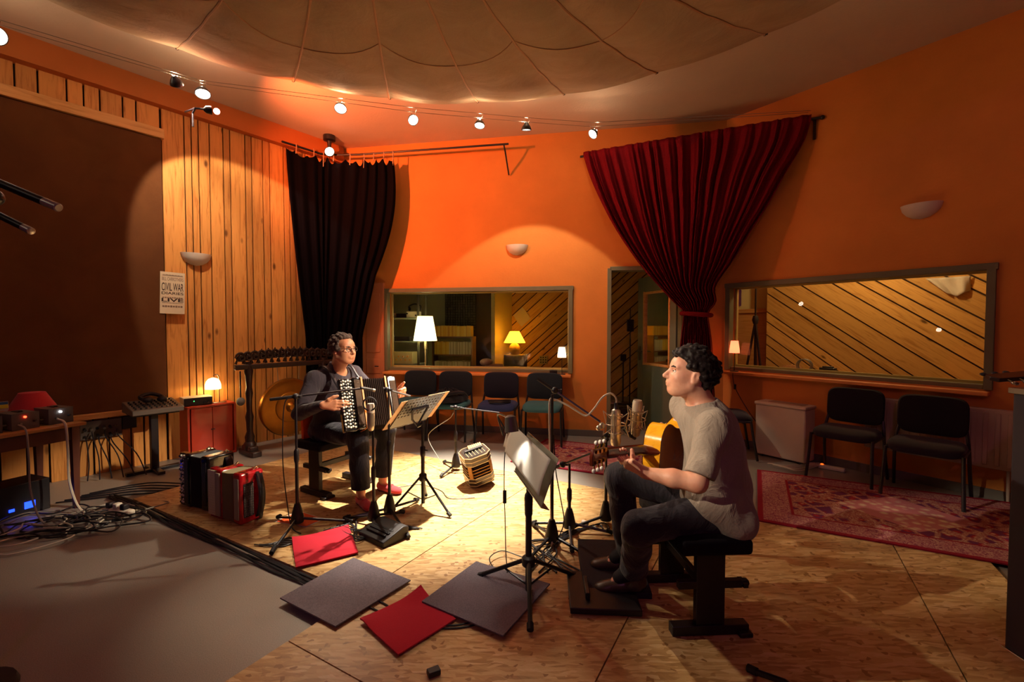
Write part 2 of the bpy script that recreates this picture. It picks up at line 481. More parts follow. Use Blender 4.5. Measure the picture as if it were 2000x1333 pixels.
# ================================================================== room shell
def wall_boxes(L, H, holes, t, x0=0.0):
    """one wall panel with rectangular openings (x0,x1,z0,z1)"""
    mb = MB(); xs = sorted({x0, L, *[h[0] for h in holes], *[h[1] for h in holes]}); zs = sorted({0, H, *[h[2] for h in holes], *[h[3] for h in holes]})
    def solid(i, j):
        if not (0 <= i < len(xs)-1 and 0 <= j < len(zs)-1): return False
        cx, cz = (xs[i]+xs[i+1])/2, (zs[j]+zs[j+1])/2
        return not any(h[0] < cx < h[1] and h[2] < cz < h[3] for h in holes)
    for i in range(len(xs)-1):
        for j in range(len(zs)-1):
            if not solid(i, j): continue
            a, b, c, d = xs[i], xs[i+1], zs[j], zs[j+1]
            mb.add([(a, 0, c), (b, 0, c), (b, 0, d), (a, 0, d)], [(0, 1, 2, 3)])
            mb.add([(a, t, c), (a, t, d), (b, t, d), (b, t, c)], [(0, 1, 2, 3)])
            if not solid(i-1, j): mb.add([(a, 0, c), (a, 0, d), (a, t, d), (a, t, c)], [(0, 1, 2, 3)])
            if not solid(i+1, j): mb.add([(b, 0, c), (b, t, c), (b, t, d), (b, 0, d)], [(0, 1, 2, 3)])
            if not solid(i, j-1): mb.add([(a, 0, c), (a, t, c), (b, t, c), (b, 0, c)], [(0, 1, 2, 3)])
            if not solid(i, j+1): mb.add([(a, 0, d), (b, 0, d), (b, t, d), (a, t, d)], [(0, 1, 2, 3)])
    return mb
LEN_B = (C2-C1).length
W1 = (0.70, 3.18, .80, 1.875)
D1 = (3.66, 4.58, 0.0, 2.13)
W2 = (0.07, 2.22, .885, 1.87)
TH = .20
wall_back = struct(wall_boxes(LEN_B, CEIL, [W1, D1], TH).build('wall_back', ORANGE, loc=C1, rot=(0, 0, A_BACK), smooth=False))
wall_right = struct(wall_boxes(5.0, CEIL, [W2], TH).build('wall_right', ORANGE, loc=C2, rot=(0, 0, A_RIGHT), smooth=False))
mb = MB(); mb.box((-3.5, .08, CEIL/2), (7.0, .12, CEIL)); wall_left = struct(mb.build('wall_left', DARKGAP, loc=C1, rot=(0, 0, A_LEFT), smooth=False))
PL0, PR0 = wl(-7, 0), wr(5, 0)
mb = MB(); mb.box((PL0.x-.06, (PL0.y-3)/2, CEIL/2), (.12, PL0.y+3, CEIL)); struct(mb.build('wall_far_left', DARKWALL, smooth=False))
mb = MB(); mb.box((PR0.x+.06, (PR0.y-3)/2, CEIL/2), (.12, PR0.y+3, CEIL)); struct(mb.build('wall_far_right', DARKWALL, smooth=False))
mb = MB(); mb.box(((PL0.x+PR0.x)/2, -3.06, CEIL/2), (PR0.x-PL0.x+.24, .12, CEIL)); struct(mb.build('wall_rear', DARKWALL, smooth=False))
room_poly = [(PL0.x, PL0.y), (PL0.x, -3), (PR0.x, -3), (PR0.x, PR0.y), (C2.x, C2.y), (C1.x, C1.y)]
def grow(poly, k):
    cx = sum(p[0] for p in poly)/len(poly); cy = sum(p[1] for p in poly)/len(poly)
    return [(cx+(x-cx)*k, cy+(y-cy)*k) for x, y in poly]
mb = MB(); mb.prism(grow(room_poly, 1.02), CEIL, CEIL+.1); struct(mb.build('ceiling', CEILM, smooth=False))
mb = MB(); mb.prism([(-8, -3.3), (8.5, -3.3), (8.5, 10.4), (-8, 10.4)], -.1, 0); struct(mb.build('floor', LINO, smooth=False))

# band of plaster above the boards on the left, skirting boards
mb = MB(); mb.box((-3.5, -.05, (3.64+CEIL)/2), (7.0, .14, CEIL-3.64)); struct(mb.build('trim_1', plaster('band_plaster', 'b9672f'), loc=C1, rot=(0, 0, A_LEFT), smooth=False))
SKIRT = mat('grey_skirting', '6a625a', .5)
mb = MB(); mb.box((D1[0]/2-.02, -.008, .04), (D1[0]-.06, .016, .08)); mb.box(((D1[1]+LEN_B)/2+.03, -.008, .04), (LEN_B-D1[1]-.08, .016, .08))
struct(mb.build('baseboard_back', SKIRT, loc=C1, rot=(0, 0, A_BACK), bevel=.002))
mb = MB(); mb.box((2.5, -.008, .04), (4.98, .016, .08)); struct(mb.build('baseboard_right', SKIRT, loc=C2, rot=(0, 0, A_RIGHT), bevel=.002))

# vertical boards on the left wall, each a piece of its own
def board(x, w, z0, z1, m=PINE, t=.022, parent=wall_left):
    b = MB(); b.box((0, 0, 0), (w, t, z1-z0))
    return b.build('board', m, parent, loc=(x+w/2, -t/2, (z0+z1)/2), bevel=.002, seg=1)
rg = random.Random(3)
widths = [.19, .055, .055, .095, .125, .06, .15, .06, .115, .07, .16, .06, .06, .13, .07, .15, .06, .12, .09, .14, .06]
x = -2.03; i = 0
while x < -.02:
    w = min(widths[i % len(widths)], -.005-x); board(x, w, 0.0, 3.64); x += w+.011; i += 1
x = -2.05; i = 3
while x > -5.6:
    w = widths[(i*5) % len(widths)]+.03
    board(x-w, w, 3.42, 3.64); board(x-w, w, 0.0, .545); x -= w+.013; i += 1

# burlap covered acoustic panel with pine ledges
def burlap():
    t = NT('burlap'); v = t.coords()
    n1 = t.noise(v, 3.0, 5, .6, .6)
    wv = t.n('ShaderNodeTexWave', wave_type='BANDS', bands_direction='X'); wv.inputs['Scale'].default_value = 160; wv.inputs['Distortion'].default_value = 1.5; t.l(v, wv.inputs[0])
    wh = t.n('ShaderNodeTexWave', wave_type='BANDS', bands_direction='Z'); wh.inputs['Scale'].default_value = 160; wh.inputs['Distortion'].default_value = 1.5; t.l(v, wh.inputs[0])
    w = t.math('MULTIPLY', wv.outputs['Fac'], wh.outputs['Fac'])
    b = t.ramp(n1.outputs[0], [(.25, srgb('5e3620')), (.75, srgb('744628'))])
    t.set(Base_Color=t.mix(.25, b, t.ramp(w, [(0, srgb('482a18')), (1, srgb('8a6440'))])), Roughness=.95, Specular_IOR_Level=.1)
    t.bump(t.math('ADD', w, t.math('MULTIPLY', n1.outputs[0], 3.0)), .4, .004); return t.m
panel = thing('burlap_acoustic_panel', 'large brown burlap covered acoustic panel on the left wall with pine ledges', 'screen', wl(0, 0), A_LEFT)
mb = MB(); mb.box((-3.9, -.04, 1.95), (3.7, .06, 2.72)); mb.build('burlap', burlap(), panel, bevel=.006)
mb = MB(); mb.box((-3.9, -.055, 3.36), (3.74, .10, .095)); mb.build('top_ledge', PINE_TRIM, panel, bevel=.004)
mb = MB(); mb.box((-3.9, -.06, .565), (3.74, .12, .05)); mb.build('bottom_ledge', PINE_TRIM, panel, bevel=.004)

# ------------------------------------------------------------------ windows and door
def window(n, rect, origin, ang, tilt=0.):
    x0, x1, z0, z1 = rect; w = x1-x0; h = z1-z0
    mb = MB(); fw = .055
    root = MB()
    root.add([(x0, .13-tilt, z0), (x1, .13-tilt, z0), (x1, .13+tilt*.6, z1), (x0, .13+tilt*.6, z1)], [(0, 1, 2, 3)])
    pane = root.build('window_%d' % n, GLASS, loc=origin, rot=(0, 0, ang), smooth=False)
    struct(pane)
    for (c, d) in (((x0+w/2, .02, z1+fw/2-.01), (w+2*fw, .10, fw)), ((x0-fw/2+.01, .02, z0+h/2), (fw, .10, h)), ((x1+fw/2-.01, .02, z0+h/2), (fw, .10, h)), ((x0+w/2, .07, z0+.012), (w, .12, .05))):
        b = MB(); b.box(c, d); b.build('window_frame', FRAME_GREEN, pane, bevel=.004)
    b = MB()
    for (c, d) in (((x0+w/2, .13, z1-.012), (w, .03, .024)), ((x0+.012, .13, z0+h/2), (.024, .03, h)), ((x1-.012, .13, z0+h/2), (.024, .03, h)), ((x0+w/2, .13, z0+.045), (w, .03, .03))): b.box(c, d)
    b.build('glazing_bead', YELLOWTRIM, pane, bevel=.002)
    b = MB(); b.box((x0+w/2, -.02, z0-.028), (w+.06, .18, .032)); b.build('window_sill', ORANGE_SILL, pane, bevel=.006)
    return pane
YELLOWTRIM = mat('pale_yellow_paint', 'b9a866', .5)
ORANGE_SILL = mat('orange_sill_paint', 'd98a45', .55, var=.06)
win1 = window(1, W1, C1, A_BACK)
win2 = window(2, W2, C2, A_RIGHT, .07)
door = struct(MB().box((D1[0]+.02, .07, 1.065), (.05, .22, 2.13)).box((D1[1]-.02, .07, 1.065), (.05, .22, 2.13)).box(((D1[0]+D1[1])/2, .07, 2.125), (D1[1]-D1[0]-.05, .22, .05)).build('door_1', FRAME_GREEN, loc=C1, rot=(0, 0, A_BACK), bevel=.004))
hinge_a = R(108)-A_BACK
def leaf_M(): return Matrix.Translation((D1[1]-.05, .19, 0)) @ rotz(hinge_a)
DOORG = mat('grey_green_door', '6b7160', .5, var=.08, vscale=4)
b = MB(); b.M = leaf_M()
for (c, d) in (((.06, 0, 1.05), (.12, .04, 2.08)), ((.77, 0, 1.05), (.14, .04, 2.08)), ((.41, 0, .44), (.58, .04, .86)), ((.41, 0, 1.985), (.58, .04, .21))): b.box(c, d)
b.build('door_leaf', DOORG, door, bevel=.003)
b = MB(); b.M = leaf_M()
for (c, d) in (((.13, 0, 1.375), (.03, .055, 1.03)), ((.69, 0, 1.375), (.03, .055, 1.03)), ((.41, 0, .88), (.58, .055, .03)), ((.41, 0, 1.87), (.58, .055, .03))): b.box(c, d)
b.build('glazing_bead', PINE_TRIM, door, bevel=.003)
b = MB(); b.M = leaf_M(); b.add([(.14, 0, .89), (.68, 0, .89), (.68, 0, 1.86), (.14, 0, 1.86)], [(0, 1, 2, 3)]); b.build('pane', GLASS, door, smooth=False)
b = MB(); b.M = leaf_M(); b.box((.78, .03, 1.02), (.035, .012, .2)); b.cyl((.78, .035, 1.05), (.78, .075, 1.05), .009); b.cyl((.78, .07, 1.05), (.66, .07, 1.05), .009)
b.build('door_handle', BLACK_METAL, door)

# ------------------------------------------------------------------ rooms behind the glass
mb = MB()
def slab(pts, z0, z1, m, name, kids=None):
    b = MB(); b.prism(pts, z0, z1); return struct(b.build(name, m, smooth=False))
def wallseg(p, q, h, m, name, t=.08):
    p, q = Vector(p), Vector(q); d = (q-p); b = MB()
    b.box((d.length/2, t/2, h/2), (d.length, t, h))
    return struct(b.build(name, m, loc=(p.x, p.y, 0), rot=(0, 0, math.atan2(d.y, d.x)), smooth=False))
def p2(v): return (v.x, v.y)
RH = 2.75
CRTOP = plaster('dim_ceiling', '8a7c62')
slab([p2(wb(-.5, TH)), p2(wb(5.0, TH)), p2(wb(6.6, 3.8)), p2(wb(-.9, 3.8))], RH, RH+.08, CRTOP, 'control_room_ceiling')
wallseg(wb(-.45, TH), wb(-.75, 2.9), RH, GREYWALL, 'control_room_wall_left', -.08)
wallseg(wb(-.75, 2.75), wb(1.14, 2.75), RH, GREYWALL, 'control_room_wall_grey')
wallseg(wb(1.14, 2.75), wb(1.62, 2.75), RH, mat('dark_cloth_wall', '4a3a30', .9), 'control_room_wall_dark')
wallseg(wb(1.62, 2.72), wb(1.816, 3.5), RH, YELLOWWALL, 'control_room_wall_cream')
diag_back = wallseg(wb(1.816, 3.5), wb(6.2, 3.5), RH, mat('diag_backing', '3a2410', .9), 'control_room_wall_plank')
wallseg(wb(6.2, 3.5), wb(4.95, TH), RH, DARKWALL, 'control_room_wall_right')
def diagonal(parent, L, H, ang, width=.115, gap=.014, m=PINE_DIAG, t=.02, seed=1, x0=0.):
    """diagonal boards clipped to the wall rectangle, each one an object"""
    rr = random.Random(seed); c, s = math.cos(ang), math.sin(ang)
    reach = L+H; off = -reach
    while off < reach:
        w = width*rr.choice((.7, 1., 1., 1.45))
        poly = [(-9*c-(off)*s+L/2, -9*s+off*c+H/2), (9*c-off*s+L/2, 9*s+off*c+H/2), (9*c-(off+w)*s+L/2, 9*s+(off+w)*c+H/2), (-9*c-(off+w)*s+L/2, -9*s+(off+w)*c+H/2)]
        for (ax, lim, sg) in ((0, x0, 1), (0, L, -1), (1, 0, 1), (1, H, -1)):
            out = []
            for i in range(len(poly)):
                a, b = poly[i], poly[(i+1) % len(poly)]
                ia, ib = sg*(a[ax]-lim) >= 0, sg*(b[ax]-lim) >= 0
                if ia: out.append(a)
                if ia != ib:
                    k = (lim-a[ax])/(b[ax]-a[ax]); out.append((a[0]+(b[0]-a[0])*k, a[1]+(b[1]-a[1])*k))
            poly = out
            if not poly: break
        if len(poly) >= 3:
            cx = sum(p[0] for p in poly)/len(poly); cz = sum(p[1] for p in poly)/len(poly)
            Mi = rotz(-ang)
            loc2 = [(Mi @ Vector((p[0]-cx, p[1]-cz, 0))) for p in poly]
            n = len(loc2); b = MB()
            b.add([(p.x, -t, p.y) for p in loc2]+[(p.x, 0, p.y) for p in loc2], [tuple(range(n)), tuple(range(2*n-1, n-1, -1))]+[(i, n+i, n+(i+1) % n, (i+1) % n) for i in range(n)])
            o = b.build('board', m, parent, loc=(cx, 0, cz), rot=(0, -ang, 0), smooth=False)
        off += w+gap
diagonal(diag_back, 4.3, RH, R(42), .13, .02, seed=4)
# booth behind the right-hand window
booth_back = wallseg(wr(-.55, 2.3), wr(4.2, 2.3), 2.9, mat('diag_backing', '3a2410', .9), 'booth_wall_plank')
diagonal(booth_back, 4.7, 2.9, R(-36), .15, .02, seed=9)
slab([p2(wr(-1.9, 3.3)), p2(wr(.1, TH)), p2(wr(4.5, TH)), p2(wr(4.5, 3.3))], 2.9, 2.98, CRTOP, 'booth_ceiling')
wallseg(wr(-2.0, 2.6), wr(-.55, 2.6), 2.9, YELLOWWALL, 'booth_wall_cream')
wallseg(wr(-.55, 2.6), wr(-.55, 2.3), 2.9, PINE_DIAG, 'booth_wall_return')
wallseg(wr(.0, TH+.01), wr(-1.75, 2.9), 2.9, DARKWALL, 'booth_wall_left', .06)
wallseg(wr(4.2, 2.3), wr(4.2, TH), 2.9, PINE_DIAG, 'booth_wall_right')

# ------------------------------------------------------------------ strand board floor laid in sheets
BT = .021
SA = math.atan2(2.491-3.552, -1.112+2.951)   # sheets run with the left edge
e1 = Vector((math.cos(SA), math.sin(SA))); e2 = Vector((-e1.y, e1.x))
O = Vector((-2.951, 3.552))
def st(s, t): return tuple(O+e1*s+e2*t)
osb_root = struct(MB().prism([st(-.08, .02), st(2.52, .02), st(2.52, -2.48), st(5.43, -2.48), st(5.43, 2.08), st(-.08, 2.08)], .0, .006).build('strand_board_base', mat('dark_underlay', '2a1c12', .9), smooth=False))
def clip(poly, p, n):
    out = []
    for i in range(len(poly)):
        a, b = Vector(poly[i]), Vector(poly[(i+1) % len(poly)])
        da, db = (a-p).dot(n), (b-p).dot(n)
        if da >= 0: out.append(a)
        if (da >= 0) != (db >= 0): out.append(a+(b-a)*(da/(da-db)))
    return out
def sheet(s0, s1, t0, t1, cuts=()):
    poly = [O+e1*s0+e2*t0, O+e1*s1+e2*t0, O+e1*s1+e2*t1, O+e1*s0+e2*t1]
    for p, n in cuts:
        poly = clip(poly, Vector(p), Vector(n))
        if len(poly) < 3: return
    cx = sum(p.x for p in poly)/len(poly); cy = sum(p.y for p in poly)/len(poly)
    b = MB(); b.prism([(p.x-cx, p.y-cy) for p in poly], .006, BT)
    b.build('board_sheet', OSB, osb_root, loc=(cx, cy, 0), smooth=False)
G = .003
for (s0, s1) in ((-.1, 1.25), (1.25, 2.5)):
    sheet(s0+G, s1-G, G, 2.1)
for (s0, s1) in ((2.5, 3.75), (3.75, 5.0), (5.0, 5.45)):
    for (t0, t1) in ((-2.5, -.4), (-.4, 2.1)):
        sheet(s0+G, s1-G, t0+G, t1-G)
# ================================================================== lamps on the wires
LAMP_GLOW = mat('lamp_glow', 'fff0d8', .4, emit='fff0d8', estr=26.)
LAMP_RED = mat('lamp_glow_red', 'ffc0b0', .4, emit='ff9080', estr=14.)
WARM = (1.0, .82, .58)
def spot_lamp(loc, aim, label, watts, angle=70, blend=.25, r=.052, color=WARM, glow=None, hang=.10, leak=3.5, leak_color=(1., .72, .46), group='spot lamps clipped to the wires'):
    loc = Vector(loc); aim = Vector(aim)
    t = thing('spot_lamp', label, 'lamp', loc, 0, group)
    q = (aim-loc).to_track_quat('Z', 'Y').to_matrix().to_4x4()
    b = MB(); b.lathe([(.016, -.07), (.022, -.055), (r*.75, -.035), (r, -.008), (r*1.02, .006), (r*.93, .006), (r*.9, -.004)], 20, q); b.build('housing', BLACK_METAL, t)
    b = MB(); b.lathe([(0, .003), (r*.5, .002), (r*.92, -.003)], 20, q); b.build('lens', glow or LAMP_GLOW, t)
    b = MB()
    for sx in (-1, 1): b.tube([(sx*.012, 0, 0), (sx*.016, .0, hang*.6), (sx*.03, 0, hang)], .003, 6)
    b.build('wire_clip', CHROME, t)
    d = (aim-loc).normalized()
    lamp_light('SPOT', 'lamp_beam', tuple(d*.03), watts, color, .03, tuple(d), angle, blend).parent = t
    if leak: lamp_light('POINT', 'lamp_spill', tuple(-d*.09), leak, leak_color, .012).parent = t
    return t
LZ = 3.45
spot_lamp((-3.63, 3.27, LZ), (.80, 2.2, 1.0), 'spot lamp at the far left above the burlap panel', 420, 22, .5, r=.062)
spot_lamp((-2.72, 4.07, LZ), (-1.75, 3.05, 0), 'leftmost wire spot lamp, beside the small red lamp', 70, 34, .8, r=.06)
spot_lamp((-2.86, 3.95, LZ+.02), (-3.05, 4.80, 2.70), 'dark backed spot lamp added on the wires for the pine boards', 115, 70, .12, r=.05)  # extra lamp, added to throw the pool of light on the boards
spot_lamp((-1.61, 4.34, LZ), (-1.12, 2.42, 0), 'dark rimmed spot lamp second from left on the wires', 300, 23, 1., r=.055)
spot_lamp((-.98, 4.58, LZ), (.70, 2.25, .9), 'third spot lamp from left on the wires', 260, 19, .7)
spot_lamp((-.33, 4.70, LZ), (-.52, 3.85, 0), 'fourth spot lamp on the wires, above the music stand', 3300, 45, .9, color=(1., .87, .68))
spot_lamp((.15, 4.80, LZ), (.15, 5.72, 0), 'dark rimmed spot lamp between two bright ones', 85, 86, .1)
spot_lamp((.86, 4.91, LZ), (-1.30, 3.60, 1.0), 'rightmost spot lamp on the wires, left of red curtain', 420, 17, .7)
spot_lamp((2.6, 2.6, LZ), (-1.30, 3.6, .95), 'spot lamp above the right of the frame, aimed at the accordion player', 1250, 17, .5)
spot_lamp((-3.5, .6, 3.15), (.76, 2.15, 1.0), 'spot lamp above the left edge of the frame, aimed at the guitarist', 900, 11.5, .7)
# wires
for i, off in enumerate((-.05, .05)):
    b = MB(); b.tube([(-4.6, 2.9+off, LZ+.1), (-3.63, 3.27+off, LZ+.1), (-2.72, 4.07+off*.6, LZ+.1), (-.98, 4.58+off, LZ+.1), (.15, 4.80+off, LZ+.1), (.86, 4.91+off, LZ+.1), (3.0, 4.66+off*.4, LZ+.12)], .0022, 5)
    tag(b.build('lamp_wire', STEEL), ('front' if i == 0 else 'rear')+' steel wire carrying the row of spot lamps', 'wire', 'lamp wires')
# red lamp on a black arm
t = thing('red_lamp', 'small red glowing lamp on black arm above pine boards', 'lamp', (-2.64, 4.06, 3.30))
b = MB(); b.lathe([(.012, -.06), (.03, -.04), (.036, 0), (.032, 0)], 16, (Vector((.75, .6, .12))).to_track_quat('Z', 'Y').to_matrix().to_4x4()); b.build('housing', BLACK_METAL, t)
b = MB(); b.ball((.03, .024, .004), .026); b.build('bulb', LAMP_RED, t)
b = MB(); b.tube([(-.03, -.02, 0), (-.14, .0, .02), (-.20, .05, .0), (-.20, .05, -.12)], .009, 8); b.tube([(-.14, 0, .02), (-.40, .24, .10)], .008, 8); b.build('arm', BLACK_METAL, t)
lamp_light('SPOT', 'red_beam', (.075, .06, .012), 430, (1., .20, .06), .02, (1.5, 2.1, -.12), 118, 1.).parent = t
lamp_light('POINT', 'red_spill', (.02, -.01, .085), 2.5, (1., .12, .10), .02).parent = t
# corner lamp facing the room
t = spot_lamp(tuple(wb(.12, -.42, 3.66)), (.2, 2.9, .4), 'round ceiling spot lamp in the corner above black curtain', 90, 40, .7, r=.06, hang=.03, leak=0, group='ceiling spot lamp')
b = MB(); b.lathe([(.075, .20), (.075, .14), (.03, .13), (.02, .05)], 16); b.build('ceiling_rose', BLACK_METAL, t)
# red lamp further right, outside the frame, and an added purple fill behind the camera
spot_lamp((3.5, 1.2, 3.5), (4.6, 3.0, 2.7), 'red gelled spot lamp near the right wall', 9, 110, .6, color=(1., .05, .06), glow=LAMP_RED, leak=0, group='gelled lamps')

spot_lamp((-.3, -2.2, 3.4), (0, 2.5, 1.0), 'purple fill lamp added at the rear of the room', 52, 150, 1., color=(1., .26, .6), glow=mat('fill_glow_purple', 'a060a0', .4, emit='a040a0', estr=3.), leak=0, group='gelled lamps')

# ================================================================== parachute canopy
CAN = Vector((-.5, 1.4)); RC = 3.45; NR = 24; A0 = R(87.7)
def can_pt(r, a, sag=True):
    k = ((a-A0)/(2*PI)*NR) % 1.0
    bul = (1-abs(2*k-1)) if False else math.sin(PI*k)
    q = r/RC
    z = 3.76-.70*(1-q**1.7)-.06*bul*(.35+.65*q)
    rr = r*(1-.022*bul*q**6)
    z += .010*math.sin(9*a+7*r)*math.sin(5.3*r+3*a)
    return Vector((CAN.x+rr*math.cos(a), CAN.y+rr*math.sin(a), z))
def canvas():
    t = NT('canopy_cloth'); v = t.coords(); n = t.noise(v, 140, 2, .7); n2 = t.noise(v, 2.2, 4, .6, 1.5)
    t.set(Base_Color=t.mix(.5, t.ramp(n.outputs[0], [(.3, srgb('b89e80')), (.7, srgb('d0b494'))]), t.ramp(n2.outputs[0], [(.3, srgb('b49a7c')), (.7, srgb('d4ba9a'))])), Roughness=.9, Specular_IOR_Level=.1)
    t.bump(n2.outputs[0], .5, .05)
    tl = t.n('ShaderNodeBsdfTranslucent'); tl.inputs[0].default_value = (*srgb('a88c68'), 1)
    mx = t.n('ShaderNodeMixShader'); mx.inputs[0].default_value = .22
    t.l(t.b.outputs[0], mx.inputs[1]); t.l(tl.outputs[0], mx.inputs[2]); t.l(mx.outputs[0], t.out.inputs[0]); return t.m
canopy = thing('parachute_canopy', 'large cream parachute cloth hung under the ceiling', 'canopy', (CAN.x, CAN.y, 3.06))
def rel(p): return p-Vector((CAN.x, CAN.y, 3.06))
b = MB(); b.grid(lambda u, v: rel(can_pt(.02+(RC-.02)*v, A0+2*PI*u)), 192, 44, True); b.build('cloth', canvas(), canopy)
TAPE = mat('canopy_tape', 'c79c78', .85)
for k in range(NR):
    a = A0+2*PI*k/NR
    b = MB(); pts = [rel(can_pt(.1+(RC-.1)*i/22, a))+Vector((0, 0, -.004)) for i in range(23)]
    b.tube(pts, [.008]*23, 6); b.build('rib_tape', TAPE, canopy)
    e = can_pt(RC, a); d = Vector((math.cos(a), math.sin(a), 0))
    b = MB(); b.tube([rel(e), rel(e+d*.05+Vector((0, 0, .02))), rel(Vector((e.x, e.y, 0))+d*.09+Vector((0, 0, CEIL)))], .006, 5); b.ball(rel(e), .014, 8, 6); b.build('hook', BLACK_METAL, canopy)
b = MB()
zz = []
for k in range(NR+1):
    zz.append(can_pt(RC*(.74 if k % 2 else .80), A0+2*PI*k/NR))
for k in range(NR):
    a, c = A0+2*PI*k/NR, A0+2*PI*(k+1)/NR
    r0, r1 = RC*(.60 if k % 2 == 0 else .495), RC*(.495 if k % 2 == 0 else .60)
    b = MB(); b.tube([rel(can_pt(r0+(r1-r0)*i/8, a+(c-a)*i/8))+Vector((0, 0, -.003)) for i in range(9)], .004, 5); b.build('seam_tape', TAPE, canopy)
# ================================================================== curtains
def velvet(name, hexc, sheen=.35, rough=.8):
    t = NT(name); v = t.coords(); n = t.noise(v, 90, 2, .7); c = srgb(hexc)
    t.set(Base_Color=t.ramp(n.outputs[0], [(.3, [x*.8 for x in c]), (.7, [x*1.2 for x in c])]), Roughness=rough, Sheen_Weight=sheen, Specular_IOR_Level=.15)
    t.set(Sheen_Tint=(*[min(1, x*2.5) for x in c], 1)); t.bump(n.outputs[0], .15, .002); return t.m
RA, RB = Vector((.87, 5.74, 3.52)), Vector((3.07, 4.71, 3.52))
rd = (RB-RA).normalized(); rn = Vector((rd.y, -rd.x, 0)); RL = (RB-RA).length
cur = thing('red_curtain', 'dark red velvet curtain tied in the middle beside the door', 'curtain', tuple(RA+rd*1.2))
base = RA+rd*1.2
tie_s = RL*.555
def interp(x, tab):
    for (a, b), (c, d) in zip(tab, tab[1:]):
        if x <= c:
            k = (x-a)/(c-a); k = k*k*(3-2*k) if False else k
            return b+(d-b)*k
    return tab[-1][1]
Ltab = [(3.52, 0.0), (3.3, .07), (3.0, .20), (2.7, .35), (2.4, .53), (2.1, .74), (1.85, .95), (1.68, 1.10), (1.58, tie_s-.145), (1.5, tie_s-.14), (1.2, tie_s-.17), (.7, tie_s-.2), (.2, tie_s-.24)]
Rtab = [(3.52, RL), (3.3, RL-.06), (3.0, RL-.22), (2.7, RL-.37), (2.4, RL-.55), (2.1, RL-.72), (1.85, RL-.88), (1.68, tie_s+.21), (1.58, tie_s+.14), (1.5, tie_s+.13), (1.2, tie_s+.17), (.7, tie_s+.20), (.2, tie_s+.24)]
def smoothtab(tab):
    from bisect import bisect
    zs = [a for a, _ in tab]; P = [Vector((a, b, 0)) for a, b in tab]
    return [(p.x, p.y) for p in spline(P, 6)]
Ls, Rs = smoothtab(Ltab), smoothtab(Rtab)
def at(tab, z):
    for (a, b), (c, d) in zip(tab, tab[1:]):
        if c <= z <= a+1e-6: return b+(d-b)*((a-z)/(a-c) if a != c else 0)
    return tab[-1][1]
def red_pt(u, v):
    z = 3.56-(3.56-.2)*v; zz = min(z, 3.52)
    l, r = at(Ls, zz), at(Rs, zz)
    uu = u+.012*math.sin(23*u+2.0)+.006*math.sin(61*u)
    s = l+(r-l)*min(max(uu, 0), 1)
    nf = 19
    w = (r-l); sq = min(1, max(0, 1-w/RL))
    amp = .022+.035*sq**.7
    if w < .5: amp = .055
    ph = 2*PI*nf*u + .8*math.sin(7*u+3*z)
    off = amp*math.sin(ph)+amp*.35*math.sin(2.7*ph+1)
    if z > 3.5: off *= .5
    sagz = -.03*math.sin(PI*u)*(v < .02)
    return RA+rd*s+rn*(off+.06*(1-sq)*0+.03)+Vector((0, 0, z-3.52))-base
b = MB(); b.grid(red_pt, 260, 70); b.build('cloth', velvet('red_velvet', '700618', .15), cur, solid=.004)
b = MB(); b.tube([(p-base) for p in (RA-rd*.02, RB+rd*.06)], .014, 10); b.ball(RB+rd*.08-base, .022); b.build('rod', BLACK_METAL, cur)
b = MB(); pts = [RA+rd*(tie_s+.155*math.cos(a))+rn*(.03+.085*math.sin(a))+Vector((0, 0, 1.54-3.52-.012*math.cos(a)))-base for a in [2*PI*i/24 for i in range(24)]]
b.tube(pts, .026, 8, closed=True); b.build('tieback', velvet('red_velvet_tie', '700a14', .12), cur)
b = MB(); b.tube([RB-base, RB-base+Vector((.06, .08, 0))], .008); b.box(RB-base+Vector((.03, .02, -.10)), (.02, .02, .2)); b.build('bracket', BLACK_METAL, cur)

KX = mat('black_velvet', '0b070b', .98, spec=.05)
kc = thing('black_curtain', 'black velvet curtain hanging across the room corner', 'curtain', tuple(wb(.35, -.3)))
kb = Vector(kc.location)
top = spline([wl(-.80, -.13), wl(-.45, -.17), Vector((-2.36, 6.02, 0)), wb(.45, -.26), wb(.70, -.26), wb(.93, -.26)], 12)
bot = spline([wl(-.62, -.20), wl(-.42, -.24), Vector((-2.42, 5.90, 0)), wb(.2, -.36), wb(.35, -.34), wb(.50, -.32)], 12)
def poly_at(pts, u):
    k = u*(len(pts)-1); i = min(int(k), len(pts)-2); return pts[i].lerp(pts[i+1], k-i)
def blk_pt(u, v):
    z = 3.60-(3.60-.25)*v
    q = min(1, v*1.45)**1.3
    if u > .6: bulge = .10*math.sin(PI*min(1, v*2.2))*(u-.6)/.4
    else: bulge = 0
    p = poly_at(top, u).lerp(poly_at(bot, u), q)
    p = p + (wb(1, 0)-wb(0, 0))*bulge
    n = Vector((.35, -.94, 0))
    amp = .03
    z += -.05*abs(math.sin(PI*u*14))*max(0, 1-v*14) + .02*math.sin(u*40)*max(0, 1-v*8)
    z -= .03*u*(1-v)
    return p + n*amp*math.sin(2*PI*11*u+1.5*math.sin(5*u)+.6*v) + Vector((0, 0, z)) - kb
b = MB(); b.grid(blk_pt, 150, 40); b.build('cloth', KX, kc, solid=.004)
rodz = 3.66
b = MB(); b.tube([wl(-.85, -.13, rodz)-kb, wl(-.35, -.14, rodz)-kb, Vector((-2.3, 6.06, rodz))-kb, wb(.45, -.26, rodz)-kb, wb(2.44, -.26, rodz)-kb], .013, 8)
b.tube([wb(2.38, -.26, rodz)-kb, wb(2.39, -.2, rodz-.09)-kb, wb(2.40, -.02, rodz-.30)-kb], .010, 8); b.build('rod', BLACK_METAL, kc)
CLIPW = mat('clip_ribbon', 'b08a6c', .8)
